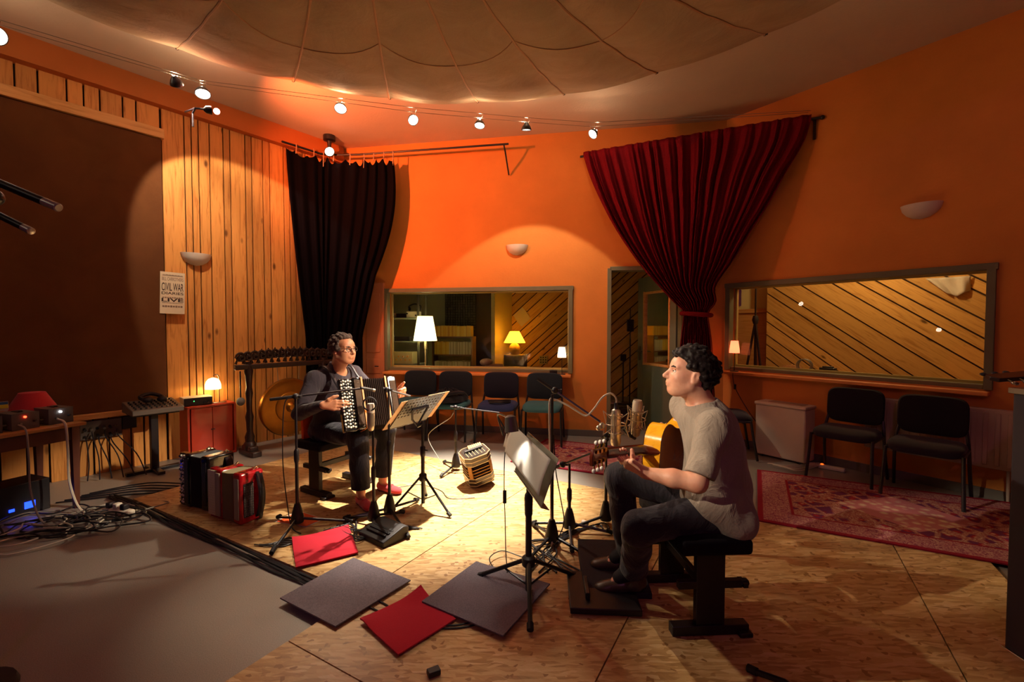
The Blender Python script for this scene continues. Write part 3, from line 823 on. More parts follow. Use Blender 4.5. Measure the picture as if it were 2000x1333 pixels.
for k in range(9):
    u = .08+.9*k/8
    p = poly_at(top, u); b = MB()
    b.tube([Vector((p.x, p.y, rodz+.02)), Vector((p.x+.01, p.y-.015, rodz-.02)), Vector((p.x, p.y-.01, rodz-.10-.04*(k % 3)))], .007, 6)
    b.M = Matrix.Translation(-kb); b.v = [tuple(Vector(q)-kb) for q in b.v]; b.build('hanging_tie', CLIPW, kc)

# ================================================================== wall sconces
def sconce(loc, ang, label, mm):
    t = thing('wall_sconce', label, 'wall lamp', loc, ang, 'half bowl wall sconces')
    prof = [(r_*1.12, z_*1.12) for r_, z_ in [(.004, -.115), (.05, -.105), (.09, -.08), (.118, -.045), (.13, 0), (.124, 0), (.11, -.043), (.083, -.073), (.04, -.098)]]
    b = MB(); b.lathe(prof, 22, Matrix.Diagonal((1, .75, 1, 1)), PI, 2*PI); b.build('bowl', mm, t)
    b = MB(); b.box((0, -.012, -.04), (.12, .02, .07)); b.build('wall_plate', WHITE_PLASTIC, t, bevel=.003)
SC = mat('plaster_white', 'd9cbbd', .7, var=.05)
sconce(tuple(wl(-1.75, -.024, 2.19)), A_LEFT, 'half bowl wall sconce on the pine boards', SC)
sconce(tuple(wb(2.505, 0, 2.455)), A_BACK, 'half bowl wall sconce above the wide window', SC)
sconce(tuple(wr(1.79, 0, 2.48)), A_RIGHT, 'half bowl wall sconce on the right wall in reddish light', SC)

# ================================================================== poster
def text_mesh(body, w, h, M, bold=0.):
    cu = bpy.data.curves.new('txt', 'FONT'); cu.body = body; cu.align_x = 'CENTER'; cu.size = 1; cu.fill_mode = 'FRONT'; cu.offset = bold
    o = bpy.data.objects.new('txt', cu); COL.objects.link(o)
    me = bpy.data.meshes.new_from_object(o); bpy.data.objects.remove(o)
    co = [v.co.copy() for v in me.vertices]
    x0, x1 = min(c.x for c in co), max(c.x for c in co); y0, y1 = min(c.y for c in co), max(c.y for c in co)
    vs = [M @ Vector(((c.x-(x0+x1)/2)/(x1-x0)*w, (c.y-y0)/(y1-y0)*h, 0)) for c in co]
    fs = [tuple(p.vertices) for p in me.polygons]; bpy.data.meshes.remove(me)
    return vs, fs
po = thing('poster', 'cream letterpress concert poster pinned beside the burlap panel', 'poster', tuple(wl(-1.985, -.075, 1.75)), (0, R(1.5), A_LEFT))
b = MB(); b.box((0, 0, 0), (.215, .006, .43)); b.build('sheet', mat('poster_paper', 'd9c5a6', .8, var=.06), po)
INK = mat('poster_ink', '3a2622', .8); INK2 = mat('poster_ink_pale', '8a6f5e', .8)
P = Matrix.Translation((0, -.0045, 0)) @ Matrix.Rotation(R(90), 4, 'X')
def tx(body, w, h, y, m, bold=0.):
    vsx, fsx = text_mesh(body, w, h, P @ Matrix.Translation((0, y, 0)), bold); b = MB(); b.add(vsx, fsx); b.build('lettering', m, po, smooth=False)
tx('BILL CARROTHERS', .185, .036, .125, INK2, .01)
tx('CIVIL WAR', .19, .082, .02, INK, .012)
tx('DIARIES', .19, .028, -.018, INK, .015)
tx('LIVE', .19, .036, -.092, INK, .025)
b = MB()
for (y, h, segs) in ((.178, .006, 1), (.186, .004, 7), (-.05, .014, 9), (-.104, .006, 14), (-.14, .02, 8)):
    for k in range(segs):
        w = .18/segs
        b.box((-.09+w*(k+.5), -.0045, y), (w*(.78 if segs > 1 else 1), .0012, h*(.8+.2*(k % 2))))
b.build('small_print', INK2, po, smooth=False, kind='stuff')

# ================================================================== conference chairs
def chair_proto(label, backc, seatc, backname, seatname):
    t = thing('conference_chair', label, 'chair', (0, 0, 0), 0, 'black framed conference chairs')
    fm = fabric(backname, backc, .9, .3, 260, .1); sm = fabric(seatname, seatc, .9, .3, 260, .1)
    # seat cushion: front is -y
    def seat(u, v, top=True):
        a = u*2*PI; k = .06
        c, s = math.cos(a), math.sin(a)
        x = .235*math.copysign(abs(c)**.45, c); y = .215*math.copysign(abs(s)**.45, s)
        r = math.sin(PI*v/2) if False else v
        return Vector((x*r, y*r, 0))
    b = MB()
    prof = [(0, .475), (.6, .478), (.88, .474), (.98, .455), (1.0, .435), (.97, .415), (.8, .405), (0, .405)]
    vs_, fs_ = [], []
    n = 36
    for (q, z) in prof:
        for k in range(n):
            p = seat(k/n, q); vs_.append((p.x, p.y-.0, z-(.02 if p.y < -.12 else 0)*(q > .5)*min(1, (-p.y-.12)/.08 if p.y < -.12 else 0)))
    for i in range(len(prof)-1):
        for k in range(n): fs_.append((i*n+k, i*n+(k+1) % n, (i+1)*n+(k+1) % n, (i+1)*n+k))
    b.add(vs_, fs_); b.build('seat', sm, t)
    # backrest
    b = MB(); prof = [(0, -.028), (.75, -.028), (.95, -.02), (1, 0), (.95, .02), (.75, .028), (0, .028)]
    vs_, fs_ = [], []
    for (q, y) in prof:
        for k in range(n):
            a = 2*PI*k/n; c, s = math.cos(a), math.sin(a)
            x = .225*math.copysign(abs(c)**.4, c)*q; z = .165*math.copysign(abs(s)**.4, s)*q
            vs_.append((x, .235+y+.10*z-.35*x*x, .655+z))
    for i in range(len(prof)-1):
        for k in range(n): fs_.append((i*n+k, i*n+(k+1) % n, (i+1)*n+(k+1) % n, (i+1)*n+k))
    b.add(vs_, fs_); b.build('backrest', fm, t)
    for sx in (-1, 1):
        b = MB(); b.tube(spline([(sx*.245, -.24, .012), (sx*.235, -.20, .25), (sx*.23, -.175, .42)], 5), .013, 8); b.build('leg', BLACK_METAL, t)
        b = MB(); b.tube(spline([(sx*.245, .26, .012), (sx*.235, .20, .25), (sx*.228, .185, .42), (sx*.21, .215, .55), (sx*.19, .225, .62)], 5), .013, 8); b.build('leg', BLACK_METAL, t)
    b = MB()
    for sx in (-1, 1): b.tube([(sx*.23, -.18, .408), (sx*.23, .19, .408)], .012, 8)
    b.tube([(-.23, -.10, .40), (.23, -.10, .40)], .011, 8); b.tube([(-.23, .12, .40), (.23, .12, .40)], .011, 8); b.build('frame', BLACK_METAL, t)
    for sx in (-1, 1):
        for y in (-.24, .26):
            pass
    return t
ch = chair_proto('dark chair with teal seat, nearest the door of four under the window', '1c2530', '3c6a72', 'dark_teal_fabric', 'teal_fabric')
ch2 = chair_proto('dark chair with navy blue seat holding a folded strap', '181a2c', '2c3660', 'dark_navy_fabric', 'navy_fabric')
ch3 = chair_proto('dark chair behind the guitarist, beside the white heater', '1a151f', '2a2430', 'charcoal_back_fabric', 'charcoal_seat_fabric')
def place(o, x, y, rz, label):
    o.location = (x, y, 0); o.rotation_euler = (0, 0, rz); o['label'] = label
BA = A_BACK
place(ch, .37, 5.48, BA, ch['label'])
place(ch2, -.17, 5.56, BA+.03, ch2['label'])
c = copy_tree(ch); place(c, -.77, 5.70, BA+.02, 'dark teal chair with a black jacket on it, behind the music stand')
c = copy_tree(ch); place(c, -1.26, 5.80, BA-.02, 'dark teal chair partly behind the accordion, under the window')
place(ch3, 2.38, 4.96, R(72), ch3['label'])
RA_ = R(-51.5)
c = copy_tree(ch3); place(c, 3.06, 4.13, RA_, 'dark chair beside the white heater at the right wall')
c = copy_tree(ch3); place(c, 3.36, 3.66, RA_+.03, 'rightmost dark chair in the shade by the radiator')

# things lying on chairs
jk = thing('jacket', 'black jacket bundled on the teal chair seat', 'jacket', (-.80, 5.62, .478))
b = MB()
def jack(u, v):
    a = 2*PI*u; r = .2*(1-(2*v-1)**2*0)
    q = v
    rr = .22*(1+.12*math.sin(3*a+1)+.08*math.sin(7*a))*math.sin(PI*min(1, .02+q*.5))**.7 if q < 1 else .22
    z = .12*(1-q**1.6)+.03*math.sin(6*a+4*q)*(1-q)+.02*math.sin(11*a-9*q)*(1-q)
    return Vector((rr*math.cos(a), rr*.8*math.sin(a), max(z, 0.002)))
b.grid(jack, 48, 14, True); b.build('cloth', fabric('black_jacket', '17141c', .8, .3, 60), jk)
b = MB(); b.tube(spline([(-.05, -.15, .08), (.1, -.12, .12), (.2, 0, .10), (.24, .05, .03)], 6), .02, 8); b.build('sleeve', MATS.get('x') or fabric('black_jacket_sleeve', '1a1620', .8, .3, 60), jk)
b = MB()
b.tube(spline([(-.12, -.06, 0), (0, -.10, .012), (.12, -.04, 0), (.08, .05, .006), (-.08, .06, 0), (-.13, .0, .012), (0, -.05, .02), (.13, .02, .01)], 6), .012, 6)
tag(b.build('instrument_strap', BLACK, loc=(-.15, 5.50, .488)), 'black strap coiled on the navy chair seat', 'strap')

# ================================================================== heater, radiator
ht = thing('storage_heater', 'white storage heater standing at the right wall', 'heater', (2.89, 4.80, 0), R(-56))
HM = mat('heater_enamel', 'cfc2b0', .5, var=.05, vscale=3)
b = MB(); b.box((0, 0, .29), (.50, .22, .54)); b.build('body', HM, ht, bevel=.012)
b = MB(); b.box((0, -.005, .575), (.52, .235, .035)); b.build('lid', HM, ht, bevel=.012, seg=3)
b = MB(); b.box((.03, .0, .595), (.34, .13, .006)); b.build('vent_panel', mat('heater_vent', 'a8917c', .6), ht, bevel=.002)
b = MB()
for sx in (-1, 1): b.box((sx*.2, 0, .011), (.05, .2, .022))
b.build('foot', BLACK_PLASTIC, ht)
rdt = thing('panel_radiator', 'flat white panel radiator behind the right-hand chairs', 'radiator', tuple(wr(1.93, -.05, 0)), A_RIGHT)
RAD = mat('radiator_enamel', 'b09a8a', .5)
b = MB(); b.box((0, 0, .50), (.98, .06, .48)); b.build('panel', RAD, rdt, bevel=.008)
for k in range(14):
    b = MB(); b.box((-.45+k*.069, -.033, .50), (.03, .008, .42)); b.build('rib', RAD, rdt, bevel=.003, seg=1)
b = MB(); b.cyl((.44, 0, .0), (.44, 0, .27), .011); b.cyl((-.44, 0, 0), (-.44, 0, .27), .011); b.build('pipe', RAD, rdt)

# ================================================================== little lamps on the sills
def sill_lamp(loc, ang, label, shade_m, watts, color, r=.055, h=.13, stem=.25):
    t = thing('sill_lamp', label, 'lamp', loc, ang, 'small shaded lamps on the window sills')
    b = MB(); b.lathe([(0, .012), (.045, .010), (.05, 0)], 18); b.build('base', BLACK_METAL, t)
    b = MB(); b.cyl((0, 0, .01), (0, 0, stem), .004, seg=8); b.build('stem', BLACK_METAL, t)
    b = MB(); b.lathe([(r, stem-.03), (r*.98, stem), (r*.72, stem-.03+h)], 20); b.build('shade', shade_m, t, solid=.003)
    lamp_light('POINT', 'sill_glow', (0, 0, stem+.03), watts, color, .02).parent = t
    return t
def shade_mat(name, hexc, e, es):
    t = NT(name); t.set(Base_Color=(*srgb(hexc), 1), Roughness=.8, Emission_Color=(*srgb(e), 1), Emission_Strength=es)
    tl = t.n('ShaderNodeBsdfTranslucent'); tl.inputs[0].default_value = (*srgb(hexc), 1)
    ad = t.n('ShaderNodeMixShader'); ad.inputs[0].default_value = .6
    t.l(t.b.outputs[0], ad.inputs[1]); t.l(tl.outputs[0], ad.inputs[2]); t.l(ad.outputs[0], t.out.inputs[0]); return t.m
sill_lamp(tuple(wb(3.09, -.03, .788)), 0, 'small white shaded lamp on the wide window sill', shade_mat('shade_white', 'f4ecd4', 'fff4dc', 1.8), 5.0, (1, .8, .5))
sill_lamp(tuple(wr(.155, -.04, .873)), 0, 'small red and white shaded lamp on the right window sill', shade_mat('shade_red', 'e88a60', 'ffb080', 2.2), 9.0, (1, .6, .28), h=.14)
b = MB(); b.lathe([(0, 0), (.04, 0), (.05, .012), (.05, .05), (.04, .055), (.0, .05)], 18); tag(b.build('ashtray', BLACK_PLASTIC, loc=tuple(wb(2.985, -.05, .788))), 'small round black dish on the wide window sill', 'dish')
cable([wr(.17, -.07, .87), wr(.18, -.12, .84), wr(.19, -.10, .72), wr(.22, -.05, .60), wr(.33, -.03, .42), wr(.42, -.02, .3)], 'thin dark flex hanging below the red lamp sill', CABLE_BLACK, .004)
b = MB(); b.box((0, 0, 0), (.025, .02, .06)); tag(b.build('flex_switch', BLACK_PLASTIC, loc=tuple(wr(.195, -.095, .70)), bevel=.004), 'inline switch on the flex below the red lamp', 'switch')

# ================================================================== cupboard door left of the wide window
cp = thing('wall_cupboard', 'narrow salmon panelled cupboard left of the wide window', 'cupboard', tuple(wb(.50, -.03, 0)), A_BACK)
SAL = mat('salmon_paint', 'b8744e', .55, var=.06)
b = MB(); b.box((0, .0, 1.0), (.34, .06, 2.0)); b.build('body', SAL, cp, bevel=.004)
b = MB()
for (z, h) in ((.38, .6), (.86, .2), (1.45, .8)): b.box((.02, -.034, z), (.2, .012, h))
b.build('door_panel', SAL, cp, bevel=.004)
b = MB(); b.tube([(.06, -.04, .86), (.06, -.07, .86), (.11, -.07, .86)], .008, 8); b.build('knob', BLACK_METAL, cp)
# ================================================================== control room behind the wide window
MET = mat('grey_shelf_metal', '7d8270', .5)
sh = thing('metal_shelf', 'grey metal rack shelf seen through the left of the wide window', 'shelf', (-1.78, 7.35, 0), A_BACK)
for z in (.42, .80, 1.16, 1.53):
    b = MB(); b.box((0, 0, z), (.72, .36, .025)); b.build('shelf_board', MET, sh, bevel=.003)
for (x, y) in ((-.35, -.17), (.35, -.17), (-.35, .17), (.35, .17)):
    b = MB(); b.box((x, y, .95), (.03, .03, 1.9)); b.build('post', mat('dark_post', '4c4a40', .5), sh)
BEIGE = mat('beige_gear', 'c4bc96', .5)
def gear(loc, d, m, label, knobs=0, kc=None, name='audio_unit'):
    t = thing(name, label, 'audio unit', loc, A_BACK, 'audio units in the control room')
    b = MB(); b.box((0, 0, d[2]/2), d); b.build('case', m, t, bevel=.004)
    for k in range(knobs):
        b = MB(); x = -d[0]*.42+d[0]*.84*k/max(1, knobs-1)
        b.cyl((x, -d[1]/2, d[2]*(.35 if k % 2 else .62)), (x, -d[1]/2-.015, d[2]*(.35 if k % 2 else .62)), .012, seg=8); b.build('knob', kc or BLACK_PLASTIC, t)
    return t
def onshelf(x, y, z): return Vector(sh.location)+Vector((math.cos(A_BACK)*x-math.sin(A_BACK)*y, math.sin(A_BACK)*x+math.cos(A_BACK)*y, z))
gear(onshelf(-.13, -.06, 1.5425), (.11, .16, .075), BEIGE, 'small beige box on the top rack shelf', 2)
gear(onshelf(.04, -.02, 1.5425), (.16, .2, .065), BLACK_PLASTIC, 'flat black box on the top rack shelf')
gear(onshelf(.235, -.06, 1.5425), (.17, .2, .10), mat('pale_gear', 'cfcbb4', .5), 'pale grey box with dark dial on the top rack shelf', 2)
gear(onshelf(-.2, -.08, 1.1725), (.14, .18, .08), mat('white_gear', 'd9d8c0', .5), 'white box on the middle rack shelf')
gear(onshelf(.06, -.04, 1.1725), (.26, .2, .07), BLACK_PLASTIC, 'low black unit on the middle rack shelf')
gear(onshelf(.0, -.04, .8125), (.50, .26, .19), mat('mixer_cream', 'cfc79a', .5), 'cream patch unit with orange knobs on the lower rack shelf', 12, mat('amber_knob', 'd99a30', .4))
b = MB(); b.tube(spline([(-.08, 0, .0), (-.1, 0, .06), (0, 0, .10), (.1, 0, .06), (.08, 0, 0)], 6), .012, 8); b.ball((-.09, 0, .02), .035, 10, 8, (.5, 1, 1)); b.ball((.09, 0, .02), .035, 10, 8, (.5, 1, 1))
tag(b.build('headphones', BLACK_PLASTIC, loc=tuple(onshelf(.235, -.02, 1.663)), rot=(0, 0, A_BACK)), 'black headphones resting on the pale grey rack box', 'headphones')
# floor lamp
fl = thing('floor_lamp', 'tall floor lamp with white cone shade in the control room', 'lamp', (-1.335, 7.0, 0))
b = MB(); b.lathe([(0, .02), (.13, .018), (.14, 0)], 24); b.build('base', STEEL, fl)
b = MB(); b.cyl((0, 0, .02), (0, 0, 1.3), .009); b.lathe([(.016, 1.06), (.018, 1.2)], 12); b.build('pole', mat('cream_pole', 'd9d2b4', .4), fl)
b = MB(); b.lathe([(.178, 1.185), (.115, 1.56)], 28); b.build('shade', shade_mat('lamp_shade_white', 'f6f0d8', 'fff2cc', 2.2), fl, solid=.004)
lamp_light('POINT', 'floor_lamp_bulb', (0, 0, 1.38), 300, (1, .95, .66), .04).parent = fl
# bookcase and rows of spines
bc = thing('bookcase', 'brown wooden bookcase full of spines in the control room', 'bookcase', (-1.07, 8.42, 0), A_BACK)
BW = mat('brown_wood', '7a4e28', .5, var=.15, vscale=6)
for z in (.1, .5, .88, 1.21):
    b = MB(); b.box((0, 0, z), (.72, .26, .024)); b.build('shelf_board', BW, bc)
for sx in (-1, 1):
    b = MB(); b.box((sx*.37, 0, .61), (.024, .27, 1.22)); b.build('side_panel', BW, bc)
def bk(x, y, z): return Vector(bc.location)+Vector((math.cos(A_BACK)*x-math.sin(A_BACK)*y, math.sin(A_BACK)*x+math.cos(A_BACK)*y, z))
spm = [mat('spine_%d' % i, c, .6) for i, c in enumerate(('d9a528', 'e0b030', 'c98f20', 'e2bd48', 'b8aa80', 'cfc49c', 'a89a70'))]
rr = random.Random(5)
for (z, pal, hh, lab) in ((1.222, (0, 1, 2, 3), .20, 'yellow spined record sleeve standing on top of the bookcase'), (.892, (0, 3, 4, 5, 6), .24, 'pale or yellow spined book on the upper bookcase shelf'), (.512, (4, 5, 6), .26, 'pale spined book on the middle bookcase shelf')):
    x = -.345; k = 0
    while x < .33:
        w = rr.choice((.016, .02, .026)); h = hh*rr.uniform(.93, 1.0)
        mi = pal[min(len(pal)-1, int(rr.random()*len(pal)))] if z != .892 else (pal[rr.randrange(2)] if x < -.08 else pal[2+rr.randrange(3)])
        b = MB(); b.box((0, 0, h/2), (w*.94, .2, h))
        tag(b.build('book', spm[mi], loc=tuple(bk(x+w/2, -.01, z)), rot=(0, 0, A_BACK), smooth=False), lab, 'book', lab.replace('spined', 'spines,'))
        x += w
# textured acoustic tile above the bookcase
at_ = thing('acoustic_tile', 'dark grey bumpy acoustic tile above the bookcase', 'acoustic tile', tuple(wb(.93, 2.735, 0)), A_BACK)
b = MB(); b.box((0, 0, 1.85), (.62, .03, 1.1)); b.build('backing', mat('dark_tile', '3c382e', .9), at_)
b = MB(); rr = random.Random(2)
for i in range(12):
    for j in range(20): b.box((-.29+.05*i+.025, -.03, 1.33+.05*j+.025), (.035*rr.uniform(.5, 1.2), .05*rr.uniform(.3, 1), .04*rr.uniform(.5, 1.2)))
b.build('relief', mat('tile_relief', '5a5444', .9), at_, kind='stuff')
# table lamp on an amplifier, desk, papers, wall box
amp = thing('guitar_amplifier', 'grey speaker box under the yellow table lamp', 'speaker', (.07, 8.72, 0), A_BACK)
b = MB(); b.box((0, 0, .435), (.40, .34, .87)); b.build('cabinet', mat('amp_tolex', '6a5c48', .8, var=.2, vscale=30), amp, bevel=.01)
b = MB(); b.box((0, -.172, .5), (.34, .01, .55)); b.build('grille', mat('amp_grille', '4c4234', .9, bump=.5, bscale=200), amp)
tl = thing('table_lamp', 'yellow shaded table lamp with round pottery base', 'lamp', (.05, 8.66, .87))
b = MB(); b.lathe([(0, 0), (.07, 0), (.08, .02), (.10, .09), (.105, .14), (.08, .19), (.035, .22), (.03, .25), (0, .25)], 20); b.build('base', mat('pottery', 'a8863c', .4, var=.2), tl)
b = MB(); b.lathe([(.205, .225), (.09, .44)], 24); b.build('shade', shade_mat('shade_yellow', 'f2d68c', 'ffb820', 1.0), tl, solid=.004)
lamp_light('POINT', 'table_lamp_bulb', (0, 0, .33), 210, (1, .84, .36), .03).parent = tl
b = MB(); b.box((0, 0, .355), (1.15, .5, .03)); b.box((-.5, 0, .17), (.05, .45, .34)); b.box((.5, 0, .17), (.05, .45, .34))
b.v = [(x, y, z+.37) if z > .3 else (x, y, z*2.1 if z > .3 else z) for x, y, z in b.v]
dk = thing('desk', 'low brown desk below the wide window in the control room', 'desk', (-.1, 7.45, 0), A_BACK)
b = MB(); b.box((0, 0, .715), (1.2, .5, .03)); b.build('top', BW, dk, bevel=.004)
for sx in (-1, 1):
    b = MB(); b.box((sx*.55, 0, .35), (.04, .44, .70)); b.build('leg', BW, dk)
b = MB(); b.ball((0, 0, .09), .09, 14, 10, (1.2, 1, .7)); b.box((.12, 0, .035), (.3, .12, .05)); tag(b.build('desk_machine', mat('grey_phone', '8d8a80', .5), loc=(-.42, 7.42, .73), rot=(0, 0, .2), bevel=.006), 'pale grey rounded machine lying on the control room desk', 'machine')
PAPER = mat('paper_white', 'cfc0a8', .8)
pp = thing('pinned_papers', 'fan of white paper sheets pinned on the diagonal planks', 'papers', tuple(wb(2.02, 3.455, 1.60)), (0, R(-42), A_BACK))
for k in range(3):
    b = MB(); b.box((.012*k, -.003*k, .065*k-.07), (.26, .002, .16)); b.build('sheet', PAPER, pp)
wx = thing('socket_panel', 'small metal socket panel on the diagonal plank wall', 'socket panel', tuple(wb(2.48, 3.46, .72)), A_BACK)
b = MB(); b.box((0, -.01, 0), (.17, .03, .17)); b.build('plate', mat('socket_plate', 'a8a070', .5), wx, bevel=.003)
for i in range(3):
    for j in range(3):
        b = MB(); b.cyl((-.05+.05*i, -.025, -.05+.05*j), (-.05+.05*i, -.032, -.05+.05*j), .014, seg=10); b.build('socket', BLACK_PLASTIC, wx)
# things seen through the door
b = MB(); b.cyl((0, 0, 1.05), (0, 0, .05), .010); 
dsn = thing('microphone_stand', 'tall black microphone stand seen through the door', 'stand', (1.96, 7.55, 0))
b = MB(); b.cyl((0, 0, .04), (0, 0, 1.2), .011); b.cyl((0, 0, 1.2), (0, 0, 1.7), .008); b.build('pole', BLACK_METAL, dsn)
b = MB()
for k in range(3): b.cyl((0, 0, .06), (.24*math.cos(k*2.1), .24*math.sin(k*2.1), .01), .009)
b.build('leg', BLACK_METAL, dsn)
b = MB(); b.box((0, 0, 1.42), (.11, .06, .2)); b.build('speaker', BLACK_PLASTIC, dsn, bevel=.01)
ds2 = thing('short_stand', 'short black stand on round base deep in the doorway', 'stand', (2.02, 8.25, 0))
b = MB(); b.cyl((0, 0, .02), (0, 0, .8), .012); b.build('pole', BLACK_METAL, ds2)
b = MB(); b.lathe([(0, .03), (.16, .02), (.17, 0)], 18); b.build('base', BLACK_METAL, ds2)
b = MB(); b.box((0, 0, .84), (.1, .06, .12)); b.build('head', BLACK_PLASTIC, ds2, bevel=.01)
b = MB(); b.prism(rrect(1.5, 1.2, .02), 0, .012, Matrix.Translation((1.95, 7.0, 0)) @ rotz(A_BACK)); tag(b.build('rug', fabric('dark_red_rug', '5a2026', .95, .4, 30)), 'dark red rug on the floor behind the door', 'rug')
b = MB(); b.box((0, 0, .02), (.45, .25, .03)); tag(b.build('white_tray', mat('white_tray', 'd8d4c8', .5), loc=(1.75, 8.3, 0), rot=(0, 0, .1), bevel=.006), 'white tray on the floor deep in the doorway', 'tray')

# ================================================================== booth behind the right window
bs = thing('booth_tripod', 'black tripod stand at left inside the right-hand booth', 'stand', (3.50, 6.55, 0))
b = MB(); b.cyl((0, 0, .6), (0, 0, 2.05), .013); b.build('pole', BLACK_METAL, bs)
for (x, y) in ((-.2, .1), (.12, .16), (.08, -.2)):
    b = MB(); b.cyl((0, 0, 1.48), (x, y, .01), .016); b.build('leg', BLACK_METAL, bs)
b = MB(); b.lathe([(.03, 1.44), (.045, 1.5), (.03, 1.56)], 12); b.build('clamp', BLACK_PLASTIC, bs)
cl = thing('booth_ceiling_lamp', 'round ceiling lamp inside the right-hand booth', 'lamp', tuple(wr(.9, 1.2, 2.9)))
b = MB(); b.lathe([(.0, -.09), (.1, -.075), (.15, -.03), (.16, 0)], 24); b.build('globe', shade_mat('booth_globe', 'f0dcb0', 'ffdca0', 3.0), cl)
lamp_light('POINT', 'booth_lamp_bulb', (0, 0, -.16), 62, (1, .66, .3), .06).parent = cl
b = MB(); b.box((0, 0, 0), (.20, .02, .34)); tag(b.build('purple_cloth', mat('purple_cloth', '5a2a70', .9), loc=tuple(wr(-1.22, 2.575, 1.93)), rot=(0, 0, A_RIGHT)), 'purple cloth square on the cream booth wall', 'cloth')
pnl = thing('booth_screen', 'pale wooden screen leaning at the cream booth wall', 'screen', tuple(wr(-.95, 2.52, 0)), A_RIGHT)
b = MB(); b.box((0, 0, .85), (.62, .05, 1.7)); b.build('board', PINE_TRIM, pnl, bevel=.005)
b = MB(); b.box((0, -.035, 1.66), (.66, .05, .06)); b.build('rail', PINE_TRIM, pnl, bevel=.005)
wc = thing('reflection_sheet', 'white sheet imitating a reflection, high on the booth planks', 'cloth', tuple(wr(1.62, 2.255, 1.86)), A_RIGHT)  # pale sheet added as a stand-in for a reflection in the glass
b = MB(); b.grid(lambda u, v: Vector(((u-.5)*(.40-.2*v)+.1*(v-.5), -.02-.03*math.sin(9*u+2*v)*v-.012*math.sin(17*u), .14-.24*v*(1-.5*abs(u-.4)))), 24, 8); b.build('sheet', fabric('reflection_white', 'd8d0c4', .9, .05, 80), wc, solid=.003)
hd = thing('coiled_lead', 'grey coiled lead on the right window ledge', 'cable', tuple(wr(.80, .19, .90)), A_RIGHT)
b = MB()
for k in range(3): b.tube([(.07*math.cos(a)+.006*k, .015*k, .075+.07*math.sin(a)) for a in [2*PI*i/20 for i in range(20)]], .005, 6, closed=True)
b.build('coil', CABLE_GREY, hd)
b = MB(); b.box((0, 0, .03), (.15, .06, .06)); b.box((.0, 0, .065), (.10, .04, .02)); tag(b.build('ledge_box', BLACK_PLASTIC, loc=tuple(wr(1.02, .235, .905)), rot=(0, 0, A_RIGHT), bevel=.006), 'small black box on the right window ledge', 'box')
hat = thing('basket', 'brown rounded basket low in the booth behind the glass', 'basket', tuple(wr(.35, 1.0, 0)), A_RIGHT)
b = MB(); b.lathe([(.0, .92), (.1, .9), (.19, .80), (.2, .6), (.22, .3), (.24, 0)], 20); b.build('weave', mat('basket_brown', '8a5a2e', .8, var=.3, vscale=20), hat)

# ================================================================== gong on a carved stand
gx, gy = Vector((-2.86, 4.93, 0)), Vector((.6, .8, 0))
gs = thing('gong_stand', 'dark carved wooden gong stand against the pine boards', 'stand', tuple(gx), A_LEFT)
CARV = mat('carved_wood', '2e1812', .4, var=.4, vscale=30, coat=.2)
post = [(.0, 0), (.06, 0), (.065, .06), (.045, .09), (.05, .14), (.03, .2), (.034, .3), (.042, .36), (.028, .42), (.03, .55), (.04, .62), (.028, .68), (.036, .8), (.045, .86), (.03, .93), (.03, .96)]
for s in (0, .86):
    b = MB(); b.lathe(post, 14, Matrix.Translation((s, 0, .06))); b.build('post', CARV, gs)
    b = MB(); b.box((s, 0, .03), (.10, .34, .06)); b.box((s, 0, .08), (.09, .2, .05)); b.build('foot', CARV, gs, bevel=.01)
b = MB(); b.box((.43, 0, .965), (1.14, .06, .055)); b.build('crossbar', CARV, gs, bevel=.008)
b = MB(); rr = random.Random(8)
for k in range(15):      # scrolled crest
    x = -.08+k*.073
    h = .13+.05*math.sin(PI*(k/14))
    for s_ in (1, -1):
        pts = [(x+s_*(.055-.05*(t/14))*math.cos(t*.55), 0.012*s_, 1.0+h*.5+(.065-.055*t/14)*math.sin(t*.55)) for t in range(15)]
        b.tube(pts, .011, 6)
    b.tube([(x-.05, 0, 1.0), (x, 0, 1.0+h*.9), (x+.05, 0, 1.0)], .014, 6)
    b.ball((x, -.01, 1.0+h*.6), .016, 8, 6)
b.build('carved_crest', CARV, gs)
gg = thing('gong', 'large bronze gong with raised centre boss', 'gong', tuple(gx+gy*.43+Vector((.03, -.02, .47))), A_LEFT)
BRONZE = mat('bronze', 'a06a24', .38, .9, var=.25, vscale=5, bump=.2, bscale=40)
b = MB(); GM = Matrix.Rotation(R(90), 4, 'X')
b.lathe([(0, .055), (.03, .053), (.055, .03), (.06, .018), (.14, .012), (.17, .016), (.175, .008), (.26, .0), (.30, .004), (.325, -.006), (.335, -.03), (.325, -.07), (.315, -.07), (.32, -.03), (.30, -.012), (0, -.01)], 48, GM); b.build('disc', BRONZE, gg)
b = MB()
for sx in (-1, 1): b.tube([(sx*.12, .03, .31), (sx*.13, .03, .47)], .004, 6)
b.build('cord', CABLE_GREY, gg)
ml = thing('gong_mallet', 'round grey gong mallet hanging on the stand', 'mallet', tuple(gx+Vector((-.075, -.03, .56))), A_LEFT)
b = MB(); b.cyl((0, 0, .05), (0, 0, .36), .008); b.build('handle', CARV, ml)
b = MB(); b.ball((0, 0, .03), .042, 14, 10, (1, 1, 1.1)); b.build('head', fabric('grey_felt', '7d7a74', .95, .2, 80), ml)

# ================================================================== red cabinet with lamp and white box
rc = thing('red_cabinet', 'orange red cube cabinet by the pine boards', 'cabinet', (-3.10-.105, 5.08-.20, 0), A_LEFT)
REDC = mat('red_lacquer', 'b83418', .4, var=.08, coat=.2)
